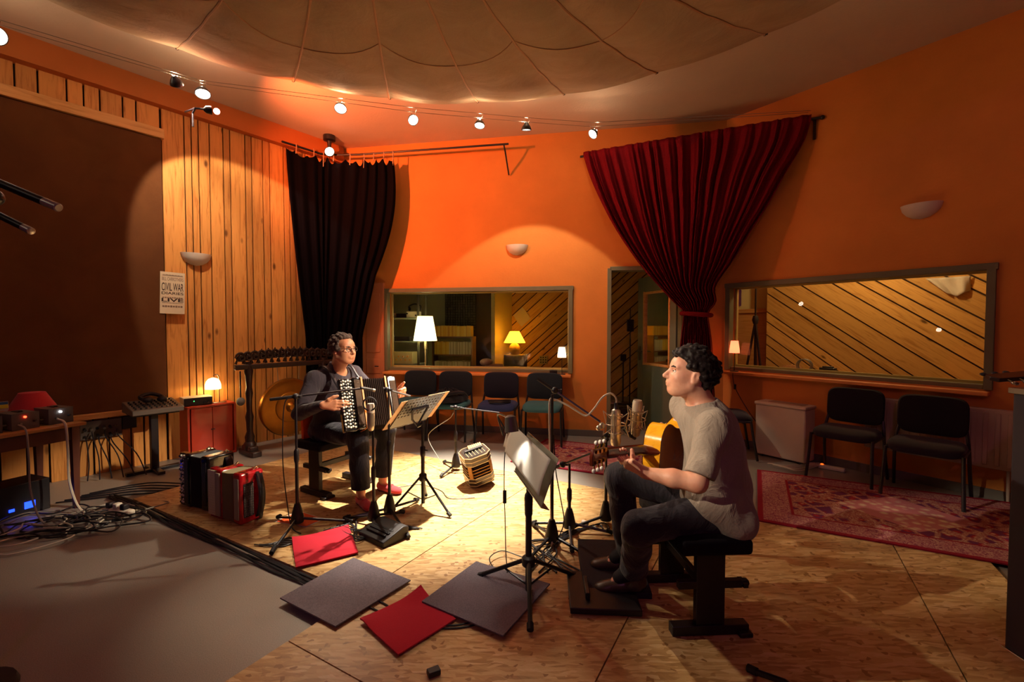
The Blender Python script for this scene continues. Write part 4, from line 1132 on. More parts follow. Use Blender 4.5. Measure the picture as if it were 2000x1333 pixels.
# local frame: x along the wall; front face at y=0, depth towards +y
b = MB(); b.box((-.02, .125, .012), (.46, .25, .024)); b.box((-.02, .125, .553), (.46, .25, .02)); b.box((-.24, .125, .283), (.02, .25, .52)); b.box((.20, .125, .283), (.02, .25, .52)); b.build('carcass', REDC, rc, bevel=.003)
for k in range(2):
    b = MB(); b.box((-.12+k*.20, .012, .283), (.196, .018, .512)); d_ = b.build('door', REDC, rc, bevel=.003)
    b = MB(); b.cyl((-.03+k*.02, .0, .30), (-.03+k*.02, -.012, .30), .007, seg=8); b.build('knob', BLACK_METAL, d_)
bx = thing('white_audio_box', 'cream box with black front and green light on red cabinet', 'audio unit', tuple(Vector(rc.location)+Vector((-.12, -.075, .563))), A_LEFT-.1)
b = MB(); b.box((0, .11, .045), (.26, .2, .085)); b.build('case', mat('cream_case', 'bfae92', .45), bx, bevel=.004)
b = MB(); b.box((0, .006, .045), (.255, .012, .08)); b.build('front', BLACK_PLASTIC, bx, bevel=.002)
b = MB(); b.ball((-.04, -.001, .05), .004, 8, 6); b.build('light', mat('green_led', '40ff80', .3, emit='40ff70', estr=6), bx)
for k in range(3):
    b = MB(); b.cyl((.05+.03*k, 0, .03), (.05+.03*k, -.03, .03), .008, seg=8); b.build('plug', BLACK_PLASTIC, bx)
dl = thing('desk_lamp', 'small lit lamp with white glass dome on red cabinet', 'lamp', tuple(Vector(rc.location)+Vector((-.025, .105, .563))), A_LEFT)
b = MB(); b.box((0, 0, .008), (.13, .09, .016)); b.build('base', CHROME, dl, bevel=.004)
b = MB(); b.tube(spline([(0.01, 0, .015), (.01, 0, .2), (.005, 0, .29), (-.02, 0, .315), (-.05, 0, .30)], 6), .005, 8); b.build('stem', CHROME, dl)
b = MB(); b.lathe([(.074, .16), (.074, .2), (.064, .24), (.042, .268), (.012, .28)], 22, Matrix.Translation((-.05, 0, 0))); b.build('glass_dome', shade_mat('glass_dome', 'fff4dc', 'fff0cc', 4.0), dl)
lamp_light('POINT', 'desk_lamp_bulb', (-.05, 0, .17), 14, (1, .68, .28), .03).parent = dl
# small junction box on the boards
b = MB(); b.box((0, 0, 0), (.07, .035, .05)); tag(b.build('junction_box', WHITE_PLASTIC, loc=tuple(wl(-.98, -.045, .55)), rot=(0, 0, A_LEFT), bevel=.004), 'small cream junction box on the boards by the gong', 'socket')

# ================================================================== mixer on a stand
mx = thing('mixing_desk', 'small grey mixing desk on a stand below burlap panel', 'mixer', (-3.47, 4.38, .58), A_LEFT)
b = MB(); b.prism([(-.17, 0), (.17, 0), (.17, .10), (-.17, .045)], -.20, .20, Matrix.Rotation(R(90), 4, 'X') @ Matrix.Rotation(R(90), 4, 'Y')); b.build('case', mat('mixer_grey', '6d6258', .5), mx, bevel=.006)
b = MB()
for i in range(9):
    for j in range(5):
        x = -.165+i*.04; y = -.13+j*.055
        b.cyl((x, y, .07+.16*(y+0)), (x, y, .088+.16*y), .008, seg=6)
b.build('knobs', BLACK_PLASTIC, mx, kind='stuff')
b = MB(); b.tube(spline([(-.05, -.02, .1), (-.09, .04, .14), (0, .08, .16), (.08, .03, .13), (.05, -.06, .11)], 6), .018, 8); b.ball((-.05, -.03, .115), .045, 12, 8, (1, 1, .6)); b.ball((.06, -.05, .115), .045, 12, 8, (1, 1, .6))
tag(b.build('headset', BLACK_PLASTIC, loc=(-3.47, 4.38, .585), rot=(0, 0, A_LEFT)), 'black headphones lying on the mixing desk', 'headphones')
ms = thing('mixer_stand', 'dark pedestal stand carrying the mixing desk', 'stand', (-3.47, 4.38, 0), A_LEFT)
b = MB(); b.box((0, 0, .30), (.06, .06, .54)); b.box((0, 0, .57), (.36, .24, .018)); b.build('column', BLACK_METAL, ms, bevel=.004)
b = MB(); b.box((0, 0, .015), (.44, .06, .03)); b.box((0, 0, .015), (.06, .40, .03)); b.build('foot', BLACK_METAL, ms, bevel=.004)
# patch panel on the boards below the burlap
pb = thing('stage_box', 'wall patch panel of sockets with leads below the ledge', 'patch panel', tuple(wl(-2.52, -.025, .43)), A_LEFT)
b = MB(); b.box((-.05, -.02, 0), (.30, .04, .17)); b.build('plate', mat('patch_plate', '5c4c44', .5), pb, bevel=.003)
b = MB(); b.box((.16, -.02, .03), (.11, .045, .12)); b.build('module', BLACK_PLASTIC, pb, bevel=.003)
for i in range(6):
    for j in range(2):
        b = MB(); b.cyl((-.17+.045*i, -.04, -.05+.07*j), (-.17+.045*i, -.075 if (i+j) % 3 else -.05, -.06+.07*j), .012, seg=8); b.build('plug', STEEL if (i % 2) else BLACK_PLASTIC, pb)
for k in range(6):
    p0 = wl(-2.69+.045*k, -.10, .37+.05*(k % 2))
    cable([p0, p0+Vector((.05, -.04, -.06)), p0+Vector((.10+.03*k, -.08, -.22)), Vector((p0.x+.12+.05*k, p0.y-.12, .012))], 'dark lead drooping from the wall patch panel, %s from left' % ('first', 'second', 'third', 'fourth', 'fifth', 'sixth')[k], CABLE_BLACK, .005, group='leads from the patch panel')

# ================================================================== table at the left edge
TA = math.atan2(.5, .18)
tb = thing('side_table', 'brown wooden table at the left edge carrying boxes', 'table', (-3.36, 3.52, 0), TA)
TW = mat('table_wood', 'a8743c', .45, var=.15, vscale=8, stretch=(1, 8, 1)); TD = mat('table_dark_wood', '5a2c1c', .5, var=.15, vscale=8)
b = MB(); b.box((-.68, .24, .648), (1.40, .56, .024)); b.build('top', TW, tb, bevel=.003)
b = MB()
for (c_, d_) in (((-.68, .0, .585), (1.3, .02, .10)), ((-.68, .48, .585), (1.3, .02, .10)), ((-.04, .24, .585), (.02, .46, .10)), ((-1.32, .24, .585), (.02, .46, .10))): b.box(c_, d_)
b.build('apron', TD, tb)
for (x, y) in ((-.04, 0), (-.04, .48), (-1.32, 0), (-1.32, .48)):
    b = MB(); b.lathe([(.022, 0), (.034, .55), (.034, .635)], 4, Matrix.Translation((x, y, 0)) @ rotz(PI/4)); b.build('leg', TD, tb)
def ont(x, y, z=.66): return Vector(tb.location)+Vector((math.cos(TA)*x-math.sin(TA)*y, math.sin(TA)*x+math.cos(TA)*y, z))
GM_ = mat('hammertone_grey', '77736a', .45, .3, bump=.15, bscale=120)
def preamp(x, y, col, label, rot=0.):
    t = thing('power_supply', label, 'box', tuple(ont(x, y)), TA+rot, 'grey metal power supplies on the table')
    b = MB(); b.box((0, .10, .0625), (.145, .20, .115)); b.build('case', GM_, t, bevel=.003)
    b = MB(); b.box((0, -.002, .06), (.15, .008, .12)); b.build('front', mat('dark_grey_front', '4d4848', .5), t, bevel=.002)
    b = MB(); b.box((0, .10, .122), (.03, .09, .006)); b.box((0, .06, .127), (.02, .012, .012)); b.build('handle', BLACK_METAL, t, bevel=.002)
    b = MB(); b.cyl((-.005, -.006, .092), (-.005, -.016, .092), .0075, seg=10); b.build('pilot_light', mat('pilot_'+col, col, .3, emit=col, estr=14), t)
    b = MB(); b.cyl((.045, -.006, .055), (.045, -.03, .06), .008, .006, 8); b.build('switch', BLACK_PLASTIC, t)
    b = MB(); b.cyl((-.03, -.006, .045), (-.03, -.02, .045), .008, seg=8); b.build('socket', STEEL, t)
    for k in range(3):
        b = MB(); b.cyl((-.08, .05+.05*k, .04), (-.10, .05+.05*k, .04), .008, seg=8); b.build('terminal', STEEL, t)
preamp(-.085, .07, 'ffffff', 'grey metal power supply box with white light, rightmost on table')
preamp(-.295, .05, 'ff3018', 'grey metal power supply box with red light on table')
preamp(-.49, .05, 'ff9a10', 'grey metal power supply box with amber light at table left')
rl = thing('red_table_lamp', 'unlit lamp with a red cone shade on the side table', 'lamp', tuple(ont(-.11, .38)))
b = MB(); b.lathe([(0, 0), (.06, 0), (.055, .012), (.02, .02), (.022, .06), (.012, .08), (.01, .11)], 18); b.build('base', STEEL, rl)
b = MB(); b.lathe([(.155, .075), (.075, .225)], 28); b.build('shade', fabric('red_shade', 'c0343c', .9, .1, 200), rl, solid=.004)
cd = thing('picture_card', 'colourful picture card leaning on the side table', 'card', tuple(ont(-.33, .38)), (R(-10), 0, TA-.2))
b = MB(); b.box((0, 0, .09), (.17, .006, .18)); b.build('card', mat('card_pale', 'b8a894', .6), cd)
b = MB(); b.box((0, -.004, .166), (.165, .002, .02)); b.build('blue_band', mat('card_blue', '1c5a8a', .6), cd)
b = MB(); b.box((0, -.004, .142), (.165, .002, .028)); b.build('yellow_band', mat('card_yellow', 'd8cc20', .6), cd)
for k, c_ in enumerate(('c8705a', 'b8604c', 'd08a6c')):
    b = MB(); b.lathe([(0, 0), (.02, 0)], 12, Matrix.Translation((-.05+.05*k, -.0045, .09+.012*(k % 2))) @ Matrix.Rotation(R(90), 4, 'X')); b.box((-.05+.05*k, -.0042, .045), (.04, .0015, .06)); b.build('figure', mat('card_fig_%d' % k, c_, .7), cd)
vz = thing('guiro', 'dark ribbed gourd guiro standing at the table left', 'guiro', tuple(ont(-.48, .30)))
prof = [(0, 0), (.06, 0)]
for k in range(60):
    z = .01+k*.0062; r = .075+.03*math.sin(PI*min(1, z/.30))-.06*max(0, (z-.22)/.16)**2
    prof.append((max(.012, r)+(.0025 if k % 2 else 0), z))
prof.append((0, prof[-1][1]+.006))
b = MB(); b.lathe(prof, 24); b.build('gourd', mat('dark_gourd', '3a1a1c', .3, coat=.4), vz)
# leads from the boxes
for (x, lab, m_, r_) in ((-.115, 'thick pale grey lead hanging from the rightmost power supply', CABLE_WHITE, .008), (-.335, 'grey lead hanging from the red lit power supply', CABLE_GREY, .006), (-.53, 'black lead hanging from the amber lit power supply', CABLE_BLACK, .006)):
    p0 = ont(x, .045, .70); p1 = ont(x, -.05, .665)
    dn = (p1-p0); dn.z = 0; dn.normalize()
    cable([p0, p1+Vector((0, 0, .0)), p1+dn*.02+Vector((0, 0, -.2)), p1-dn*.0+Vector((.02, 0, -.45)), p1+dn*.10+Vector((.05, 0, -.648)), p1+dn*.28+Vector((.1, .05, -.648)), p1+dn*.35+Vector((.25, .12, -.648))], lab, m_, r_)
# plug strip with tangled leads on the floor
ps = thing('plug_strip', 'cream plug strip on the floor among tangled leads', 'plug strip', (-2.94, 3.36, 0), -.25)
b = MB(); b.box((0, 0, .022), (.26, .06, .04)); b.build('body', WHITE_PLASTIC, ps, bevel=.014, seg=3)
for k in range(3):
    b = MB(); b.box((-.08+.07*k, 0, .06), (.045, .045, .045)); b.build('plug', BLACK_PLASTIC if k != 1 else WHITE_PLASTIC, ps, bevel=.008)
rr = random.Random(21)
for k in range(16):
    m_, nm, r_ = ((CABLE_BLACK, 'black', .0055), (CABLE_WHITE, 'pale', .005), (CABLE_GREY, 'grey', .005))[k % 3 if k < 9 else 0]
    cx, cy = -3.12+rr.uniform(-.28, .22), 3.22+rr.uniform(-.28, .18)
    pts = []; a = rr.uniform(0, 6)
    for q in range(9):
        a += rr.uniform(.5, .95); rad = rr.uniform(.10, .30)
        pts.append((cx+rad*math.cos(a)*1.2, cy+rad*math.sin(a)*.8, .007+.012*(q % 3)+.004*(k % 4)))
    cable(pts, '%s lead tangled on the floor beside the plug strip' % nm, m_, r_, group='tangled %s leads' % nm)
for k in range(5):
    cable([(-3.6+.02*k, 3.55+.05*k, .01), (-3.2, 3.72+.06*k, .01+.004*k), (-2.95+.05*k, 3.80+.05*k, .01), (-2.85, 4.15+.05*k, .012), (-2.95+.03*k, 4.5, .012), (-3.05, 4.62+.02*k, .012)], 'black lead along the wall by the cabinet, %s from the table' % ('first', 'second', 'third', 'fourth', 'fifth')[k], CABLE_BLACK, .006, group='leads along the wall')
# blue lit unit under the table
bu = thing('blue_light_unit', 'dark unit with blue light under the side table', 'audio unit', tuple(ont(-.28, .30, 0)), TA)
b = MB(); b.box((0, 0, .12), (.34, .24, .24)); b.build('case', BLACK_PLASTIC, bu, bevel=.006)
b = MB(); b.box((.05, -.122, .07), (.06, .006, .05)); b.box((-.05, -.122, .06), (.03, .006, .02)); b.build('light', mat('blue_led', '1030ff', .3, emit='1838ff', estr=5), bu)
ZB = BT + .0005      # top of the strand board
# ================================================================== rugs and floor mats
def rug_mat(name, w, h, seed):
    t = NT(name); tc = t.n('ShaderNodeTexCoord'); sp = t.n('ShaderNodeSeparateXYZ'); t.l(tc.outputs['Object'], sp.inputs[0])
    ax = t.math('ABSOLUTE', sp.outputs[0]); ay = t.math('ABSOLUTE', sp.outputs[1])
    ed = t.math('MINIMUM', t.math('SUBTRACT', w/2, ax), t.math('SUBTRACT', h/2, ay))
    vec = tc.outputs['Object']
    vo = t.n('ShaderNodeTexVoronoi'); vo.inputs['Scale'].default_value = 16; t.l(vec, vo.inputs['Vector'])
    vs2 = t.n('ShaderNodeTexVoronoi', feature='DISTANCE_TO_EDGE'); vs2.inputs['Scale'].default_value = 9; t.l(vec, vs2.inputs['Vector'])
    nz = t.noise(vec, 22, 4, .7, 2.0)
    field = t.ramp(t.math('MULTIPLY', vo.outputs['Distance'], 1.6), [(.15, srgb('c8a890')), (.4, srgb('a02c38')), (.6, srgb('8c2030')), (.8, srgb('6a2a50'))])
    orn = t.ramp(nz.outputs[0], [(.42, srgb('b98a78')), (.5, srgb('8a2434')), (.62, srgb('c4a894'))])
    body = t.mix(t.ramp(vs2.outputs['Distance'], [(.08, (1, 1, 1)), (.16, (0, 0, 0))]), field, orn)
    border = t.ramp(t.noise(vec, 34, 3, .7, 3.).outputs[0], [(.4, srgb('c09a88')), (.5, srgb('a8606a')), (.6, srgb('7a3450'))])
    col = t.mix(t.ramp(ed, [(.0, (1, 1, 1)), (.22, (1, 1, 1)), (.225, (0, 0, 0))]), body, border)
    line = t.ramp(ed, [(.0, (1, 1, 1)), (.035, (1, 1, 1)), (.036, (0, 0, 0)), (.215, (0, 0, 0)), (.216, (1, 1, 1)), (.235, (1, 1, 1)), (.236, (0, 0, 0))])
    # central diamond
    dm = t.math('ADD', t.math('DIVIDE', ax, w*.24), t.math('DIVIDE', ay, h*.30))
    col = t.mix(t.ramp(dm, [(.9, (1, 1, 1)), (.93, (0, 0, 0))]), col, t.ramp(vo.outputs['Distance'], [(.2, srgb('d0b8a0')), (.5, srgb('b8737a'))]))
    col = t.mix(line, col, srgb('8c1c30'))
    t.set(Base_Color=col, Roughness=.95, Specular_IOR_Level=.1); t.bump(t.noise(vec, 300, 2).outputs[0], .4, .003); return t.m
def rug(corner, d, w, h, label, seed):
    d = Vector(d).normalized(); n = Vector((-d.y, d.x)); c = Vector(corner)+d*w/2+n*h/2
    b = MB(); b.prism(rrect(w, h, .01), .0, .009); o = b.build('rug', rug_mat('rug_%d' % seed, w, h, seed), loc=(c.x, c.y, .0005 if seed == 1 else .0235), rot=(0, 0, math.atan2(d.y, d.x)), smooth=False)
    return tag(o, label, 'rug', 'oriental rugs')
rug((-.02, 4.66), (.905, -.425), 1.72, 1.05, 'worn red oriental rug behind the microphones', 1)
r2 = rug((1.74, 3.18), (.88, -.47), 1.9, 1.30, 'red and purple oriental rug in front of the right chairs', 2)
r2.location.z = .0225
# shims: the second rug lies half on the board edge, carry it as it sags
def mat_piece(c, label, m, z=ZB+.0095, th=.007, lift=None, cat='floor mat', name='carpet_tile', zs=None):
    P_ = [Vector((*p[:2], 0)) for p in c]
    def pt(u, v):
        p = P_[0].lerp(P_[1], u).lerp(P_[3].lerp(P_[2], u), v)
        h = z+th/2
        if zs: h += (zs[0]*(1-u)+zs[1]*u)*(1-v)+(zs[3]*(1-u)+zs[2]*u)*v
        if lift:
            for (lu, lv, amt, rad) in lift: h += amt*max(0, 1-math.hypot(u-lu, v-lv)/rad)**2
        p.z = h; return p
    b = MB(); b.grid(pt, 14, 14)
    return tag(b.build(name, m, solid=th, smooth=False), label, cat, 'carpet tiles on the strand board')
FELT_G = fabric('grey_carpet', '6e646c', .95, .55, 170, .15, .7); FELT_R = fabric('red_carpet', 'b4122a', .95, .2, 380, .15, .5)
mat_piece([(-1.407, 2.868), (-1.128, 3.092), (-.929, 2.71), (-1.224, 2.536)], 'bright red carpet tile in front of the black pedal', FELT_R, lift=[(.0, .0, .02, .5)])
mat_piece([(-1.166, 2.246), (-.936, 2.644), (-.545, 2.406), (-.803, 2.028)], 'grey carpet tile at the end of the black cable run', FELT_G)
mat_piece([(-.707, 2.075), (-.471, 2.312), (-.263, 2.082), (-.473, 1.851)], 'dark red carpet tile with a curled corner between grey tiles', FELT_R, lift=[(1, 0, .03, .45), (0, .1, .012, .4)])
mat_piece([(-.445, 2.204), (-.207, 2.586), (.2, 2.358), (-.04, 1.954)], 'grey carpet tile under the front music stand', FELT_G, z=ZB+.0175)
fo = thing('orange_folder', 'orange paper folder on the floor by the accordions', 'folder', (-1.51, 3.21, ZB))
def q2(c, z0, th, m, nm, par, o):
    b = MB(); b.prism([(p[0]-o[0], p[1]-o[1]) for p in c], z0, z0+th); return b.build(nm, m, par, smooth=False)
q2([(-1.682, 3.175), (-1.596, 3.365), (-1.345, 3.218), (-1.414, 3.085)], .0, .002, mat('white_sheet', 'd8ccc0', .7), 'sheet', fo, (-1.51, 3.21))
q2([(-1.66, 3.17), (-1.585, 3.345), (-1.356, 3.214), (-1.42, 3.095)], .002, .003, mat('orange_card', 'e8581a', .6), 'cover', fo, (-1.51, 3.21))
# black pedal / monitor box
pd = thing('foot_pedal', 'black wedge pedal box on floor between mic stands', 'pedal', (-.84, 2.94, ZB), R(-38))
b = MB(); b.prism([(-.10, 0), (.10, 0), (.10, .075), (.06, .085), (-.10, .035)], -.13, .13, Matrix.Rotation(R(90), 4, 'X') @ Matrix.Rotation(R(90), 4, 'Y')); b.build('case', BLACK_PLASTIC, pd, bevel=.006)
for k in range(5):
    b = MB(); b.box((0, -.06+.03*k, .052+.4*.25*(-.06+.03*k)+.012), (.20, .012, .008), Matrix.Rotation(R(14), 3, 'X')); b.build('grip_bar', RUBBER, pd)

# ================================================================== stands
def tripod(t, hub, feet, zf, r=.0095, m=None, hubh=.09, name='leg'):
    for (fx, fy) in feet:
        b = MB(); b.tube([(0, 0, hub), (fx*.93, fy*.93, zf+.018)], r, 8); lg = b.build(name, m or BLACK_METAL, t)
        b = MB(); b.tube([(fx*.86, fy*.86, zf+.03), (fx, fy, zf+.014)], r*1.55, 8); b.build('rubber_foot', RUBBER, lg)
def mic_stand(loc, label, h, feet, boom=None, low=None, z0=ZB):
    """boom: (tail, head) relative to the stand's base"""
    t = thing('microphone_stand', label, 'stand', (loc[0], loc[1], z0), 0, 'black microphone stands')
    b = MB(); b.lathe([(.018, .16), (.03, .12), (.045, .05), (.04, .03), (0, .03)], 12); b.build('hub', BLACK_PLASTIC, t)
    tripod(t, .06, feet, 0)
    lo = low or h*.55
    b = MB(); b.cyl((0, 0, .05), (0, 0, lo), .0115); b.build('lower_tube', BLACK_METAL, t)
    b = MB(); b.lathe([(.013, lo-.05), (.017, lo-.03), (.017, lo+.03), (.010, lo+.045)], 12); b.build('height_clutch', BLACK_PLASTIC, t)
    b = MB(); b.cyl((0, 0, lo), (0, 0, h), .0085); b.build('upper_tube', BLACK_METAL, t)
    if boom:
        tail, head = Vector(boom[0]), Vector(boom[1])
        b = MB(); b.tube([tail, head], .0065, 8); bo = b.build('boom_arm', BLACK_METAL, t)
        b = MB(); b.tube([tail, tail.lerp(head, min(.25, .14/(head-tail).length+.02))], .011, 8); b.build('counterweight', RUBBER, bo)
        b = MB(); k = ((Vector((0, 0, h))-tail).dot(head-tail))/((head-tail).length_squared); pc = tail.lerp(head, k)
        b.ball(pc, .022, 10, 8); b.cyl(pc, pc+Vector((.035, -.01, 0)), .007, seg=8); b.box(pc+Vector((.04, -.012, 0)), (.008, .03, .02)); b.build('swivel_clamp', BLACK_PLASTIC, t, bevel=.003)
    return t
def f3(a, l=.3): return [(l*math.cos(R(a+120*k)), l*math.sin(R(a+120*k))) for k in range(3)]
mic_stand((-1.48, 3.10), 'black microphone stand over the orange folder', .90, [(.03, -.40), (.36, .05), (-.20, .12)], ((-.16, -.03, .885), (.44, .10, .945)))
mic_stand((-.965, 3.14), 'black stand with condenser microphone before the accordion', .66, f3(-75, .24))
mic_stand((-.89, 3.27), 'tall black stand behind the condenser microphone stand', .93, [(.22, -.36), (-.30, -.08), (.15, .28)], ((-.05, .02, .93), (.13, .12, .86)))
mic_stand((-.54, 4.34), 'low black boom stand behind the music stand', .60, f3(-115, .26), ((-.05, -.0, .612), (.42, -.06, .565)))
mic_stand((.252, 2.84), 'black boom stand holding the hanging silver microphone', .955, [(-.10, .26), (.21, -.19), (-.16, -.22)], ((-.09, .03, 1.05), (.285, -.09, .80)))
mic_stand((.385, 3.02), 'short black boom stand under the guitar headstock', .46, [(-.25, .10), (.28, -.05), (-.02, -.30)], ((-.09, -.02, .445), (.13, -.21, .60)), z0=ZB)
mic_stand((.655, 3.14), 'short black stand beneath the upright silver microphone', .62, f3(200, .26), ((-.02, .03, .60), (.15, -.17, .74)))

# large condenser at the accordion
def big_mic(loc, q, label, m1, m2, r=.026, L=.17):
    t = thing('condenser_microphone', label, 'microphone', loc, q, 'large studio microphones')
    b = MB(); b.lathe([(.012, -.02), (r*.8, -.01), (r, .02), (r, L*.62)], 20); b.build('body', m1, t)
    b = MB(); b.lathe([(r, L*.62), (r*1.02, L*.64), (r*1.02, L*.92), (r*.85, L), (0, L*1.01)], 20); b.build('grille', m2, t)
    b = MB(); b.lathe([(r*1.03, L*.60), (r*1.06, L*.61), (r*1.06, L*.63), (r*1.03, L*.64)], 20); b.build('ring', CHROME, t)
    return t
SILV = mat('satin_nickel', 'cfc4b0', .32, .85); SILG = mat('nickel_mesh', 'd8cfc0', .45, .6, bump=.8, bscale=400, bdist=.003)
def shock(t, r, L, m, zmid):
    """elastic shock mount: two rings, four spokes, elastic threads"""
    b = MB()
    for (rr_, z) in ((r*1.9, zmid), (r*1.35, zmid-.055), (r*1.35, zmid+.055)): b.tube([(rr_*math.cos(2*PI*i/24), rr_*math.sin(2*PI*i/24), z) for i in range(24)], .0028, 6, closed=True)
    b.build('cradle_ring', m, t)
    b = MB()
    for k in range(4):
        a = k*PI/2+.4; c_, s_ = math.cos(a), math.sin(a)
        b.tube([(r*1.9*c_, r*1.9*s_, zmid), (r*2.5*c_, r*2.5*s_, zmid+.075)], .0026, 6); b.tube([(r*1.9*c_, r*1.9*s_, zmid), (r*2.5*c_, r*2.5*s_, zmid-.075)], .0026, 6)
    b.build('cradle_arm', m, t)
    b = MB()
    for k in range(4):
        a = k*PI/2+.4; a2 = a+PI/4
        for sg in (1, -1):
            for d_ in (-1, 1): b.tube([(r*2.5*math.cos(a), r*2.5*math.sin(a), zmid+sg*.075), (r*1.05*math.cos(a+d_*PI/4), r*1.05*math.sin(a+d_*PI/4), zmid+sg*.03)], .0016, 4)
    b.build('elastic', mat('elastic_thread', 'b8ac98', .7), t)
m_ = big_mic((-.975, 3.125, .70), (0, 0, 0), 'silver condenser microphone in round mount before the accordion', SILV, SILG)
b = MB(); b.tube([(.045*math.cos(2*PI*i/20), -.02, .17+.045*math.sin(2*PI*i/20)) for i in range(20)], .006, 6, closed=True); b.build('pop_ring', BLACK_PLASTIC, m_)
m_ = big_mic((.630, 2.745, .885), (PI, 0, 0), 'silver microphone hanging upside down from the boom', SILV, SILV, .031, .205)
shock(m_, .031, .2, SILV, .075)
b = MB(); b.lathe([(.012, -.055), (.014, -.02), (.02, -.012)], 12); b.build('connector', BLACK_METAL, m_)
b = MB(); b.tube([(-.095, .0, .085), (-.06, 0, .085)], .008, 8); b.ball((-.085, 0, .085), .02, 10, 8); b.ball((-.105, 0, .10), .016, 10, 8); b.build('swivel', SILV, m_)
cable([(.630, 2.745, .93), (.63, 2.745, .965), (.60, 2.75, .995), (.55, 2.755, .97), (.50, 2.76, .90), (.455, 2.77, .855), (.40, 2.79, .88), (.34, 2.81, .915), (.262, 2.84, .945), (.235, 2.83, .93), (.235, 2.83, .75), (.243, 2.832, .5), (.246, 2.835, .25), (.25, 2.80, .05), (.20, 2.7, .03)], 'pale cable running from the hanging microphone along its boom', CABLE_WHITE, .0055)
m_ = big_mic((.80, 2.93, .705), (R(6), 0, .3), 'upright silver microphone with mesh head beside the guitar', mat('aged_nickel', 'b8a488', .38, .8), SILG, .031, .225)
shock(m_, .031, .2, mat('aged_nickel', 'b8a488', .38, .8), .10)
b = MB(); b.tube([(0, 0, -.03), (-.04, 0, -.01), (-.075, .0, .05), (-.075, 0, .10)], .012, 8); b.build('yoke', BLACK_METAL, m_)
# black pencil microphones
def pencil(loc, d, label, L=.15, r=.0105, tipm=None):
    q = Vector(d).to_track_quat('Z', 'Y').to_euler()
    t = thing('pencil_microphone', label, 'microphone', loc, tuple(q), 'slim pencil microphones')
    b = MB(); b.lathe([(r*.7, -.03), (r, -.01), (r, L*.78)], 14); b.build('body', BLACK_METAL, t)
    b = MB(); b.lathe([(r, L*.78), (r*1.02, L*.8), (r*1.02, L), (r*.8, L*1.01), (0, L*1.01)], 14); b.build('capsule', tipm or STEEL, t)
    return t
pencil((.515, 2.82, .615), (.55, -.3, .72), 'black pencil microphone pointing at the guitar neck', .13, .012, BLACK_METAL)
pencil((-1.04, 3.20, .965), (.5, .5, -.2), 'small black microphone over the accordion keys', .08, .011, STEEL)
mp = mat('bright_tip', 'c8c4bc', .3, .7)
pencil((-1.83, 1.63, 1.915), (.245, -.03, -.098), 'large black pencil microphone with silver tip at left edge', .27, .0145, mp)
pencil((-1.83, 1.63, 1.80), (.165, -.03, -.073), 'lower black pencil microphone at the left edge', .165, .0125, mp)
sb = thing('stereo_bar_stand', 'tall black stand with stereo bar beyond the left edge', 'stand', (-2.05, 1.68, 0))
b = MB(); b.cyl((0, 0, .03), (0, 0, 1.82), .012); b.build('pole', BLACK_METAL, sb)
b = MB(); b.tube([(0, 0, 1.82), (.12, -.03, 1.84), (.22, -.05, 1.86)], .014, 8); b.cyl((.21, -.05, 1.79), (.21, -.05, 1.94), .012); b.ball((.21, -.05, 1.86), .03, 12, 8); b.cyl((.20, -.05, 1.86), (.24, -.085, 1.88), .012); b.build('stereo_bar', BLACK_METAL, sb)
b = MB(); b.lathe([(0, .03), (.12, .025), (.13, 0)], 20); b.build('round_base', BLACK_METAL, sb)

# ================================================================== music stands
def rect_frame(c, phi, th):
    w = Vector((math.cos(phi), math.sin(phi), 0)); n = Vector((-math.sin(phi), math.cos(phi), 0)); u = n*math.sin(th)+Vector((0, 0, math.cos(th)))
    M = Matrix.Identity(4); nn = w.cross(u)
    for i in range(3): M[i][0] = w[i]; M[i][1] = u[i]; M[i][2] = nn[i]; M[i][3] = c[i]
    return M
m1 = thing('music_stand', 'black perforated music stand seen from behind, holding beige sheets', 'music stand', (-.68, 3.44, ZB), 0, 'music stands')
o1 = Vector(m1.location)
b = MB(); b.cyl((0, 0, .03), (0, 0, .42), .0145); b.build('lower_tube', BLACK_METAL, m1)
b = MB(); b.cyl((0, 0, .42), (0, 0, .66), .011); b.lathe([(.017, .39), (.02, .41), (.02, .46), (.015, .47)], 12); b.cyl((0, 0, .44), (.04, -.02, .44), .006, seg=8); b.build('upper_tube', BLACK_METAL, m1)
b = MB(); b.lathe([(.022, .20), (.03, .21), (.03, .25), (.022, .26)], 12); b.build('hub', BLACK_PLASTIC, m1)
for (fx, fy) in ((-.217, -.09), (.237, -.20), (-.015, .20)):
    b = MB(); b.tube([(fx*.08, fy*.08, .235), (fx*.95, fy*.95, .025)], .009, 8); lg = b.build('leg', BLACK_METAL, m1)
    b = MB(); b.tube([(fx*.9, fy*.9, .03), (fx, fy, .016)], .014, 8); b.build('rubber_foot', RUBBER, lg)
    b = MB(); b.tube([(fx*.03, fy*.03, .06), (fx*.52, fy*.52, .135)], .004, 6); b.build('brace', BLACK_METAL, m1)
D1M = rect_frame((-.712, 3.438, .766), 1.06, -.701)
D1L = Matrix.Translation(-o1) @ D1M
W_, H_ = .42, .30
b = MB(); b.M = D1L                       # perforated plate: strips between slots
cols, rows = 12, 6
sx, sy = W_/cols, .20/rows
xs = [-W_/2]; 
for i in range(cols): xs += [-W_/2+sx*(i+.28), -W_/2+sx*(i+.72)]
xs.append(W_/2)
ys = [-H_/2, -.05]
for j in range(rows): ys += [-.05+sy*(j+.3), -.05+sy*(j+.7)]
ys.append(H_/2); ys = sorted(set(ys))
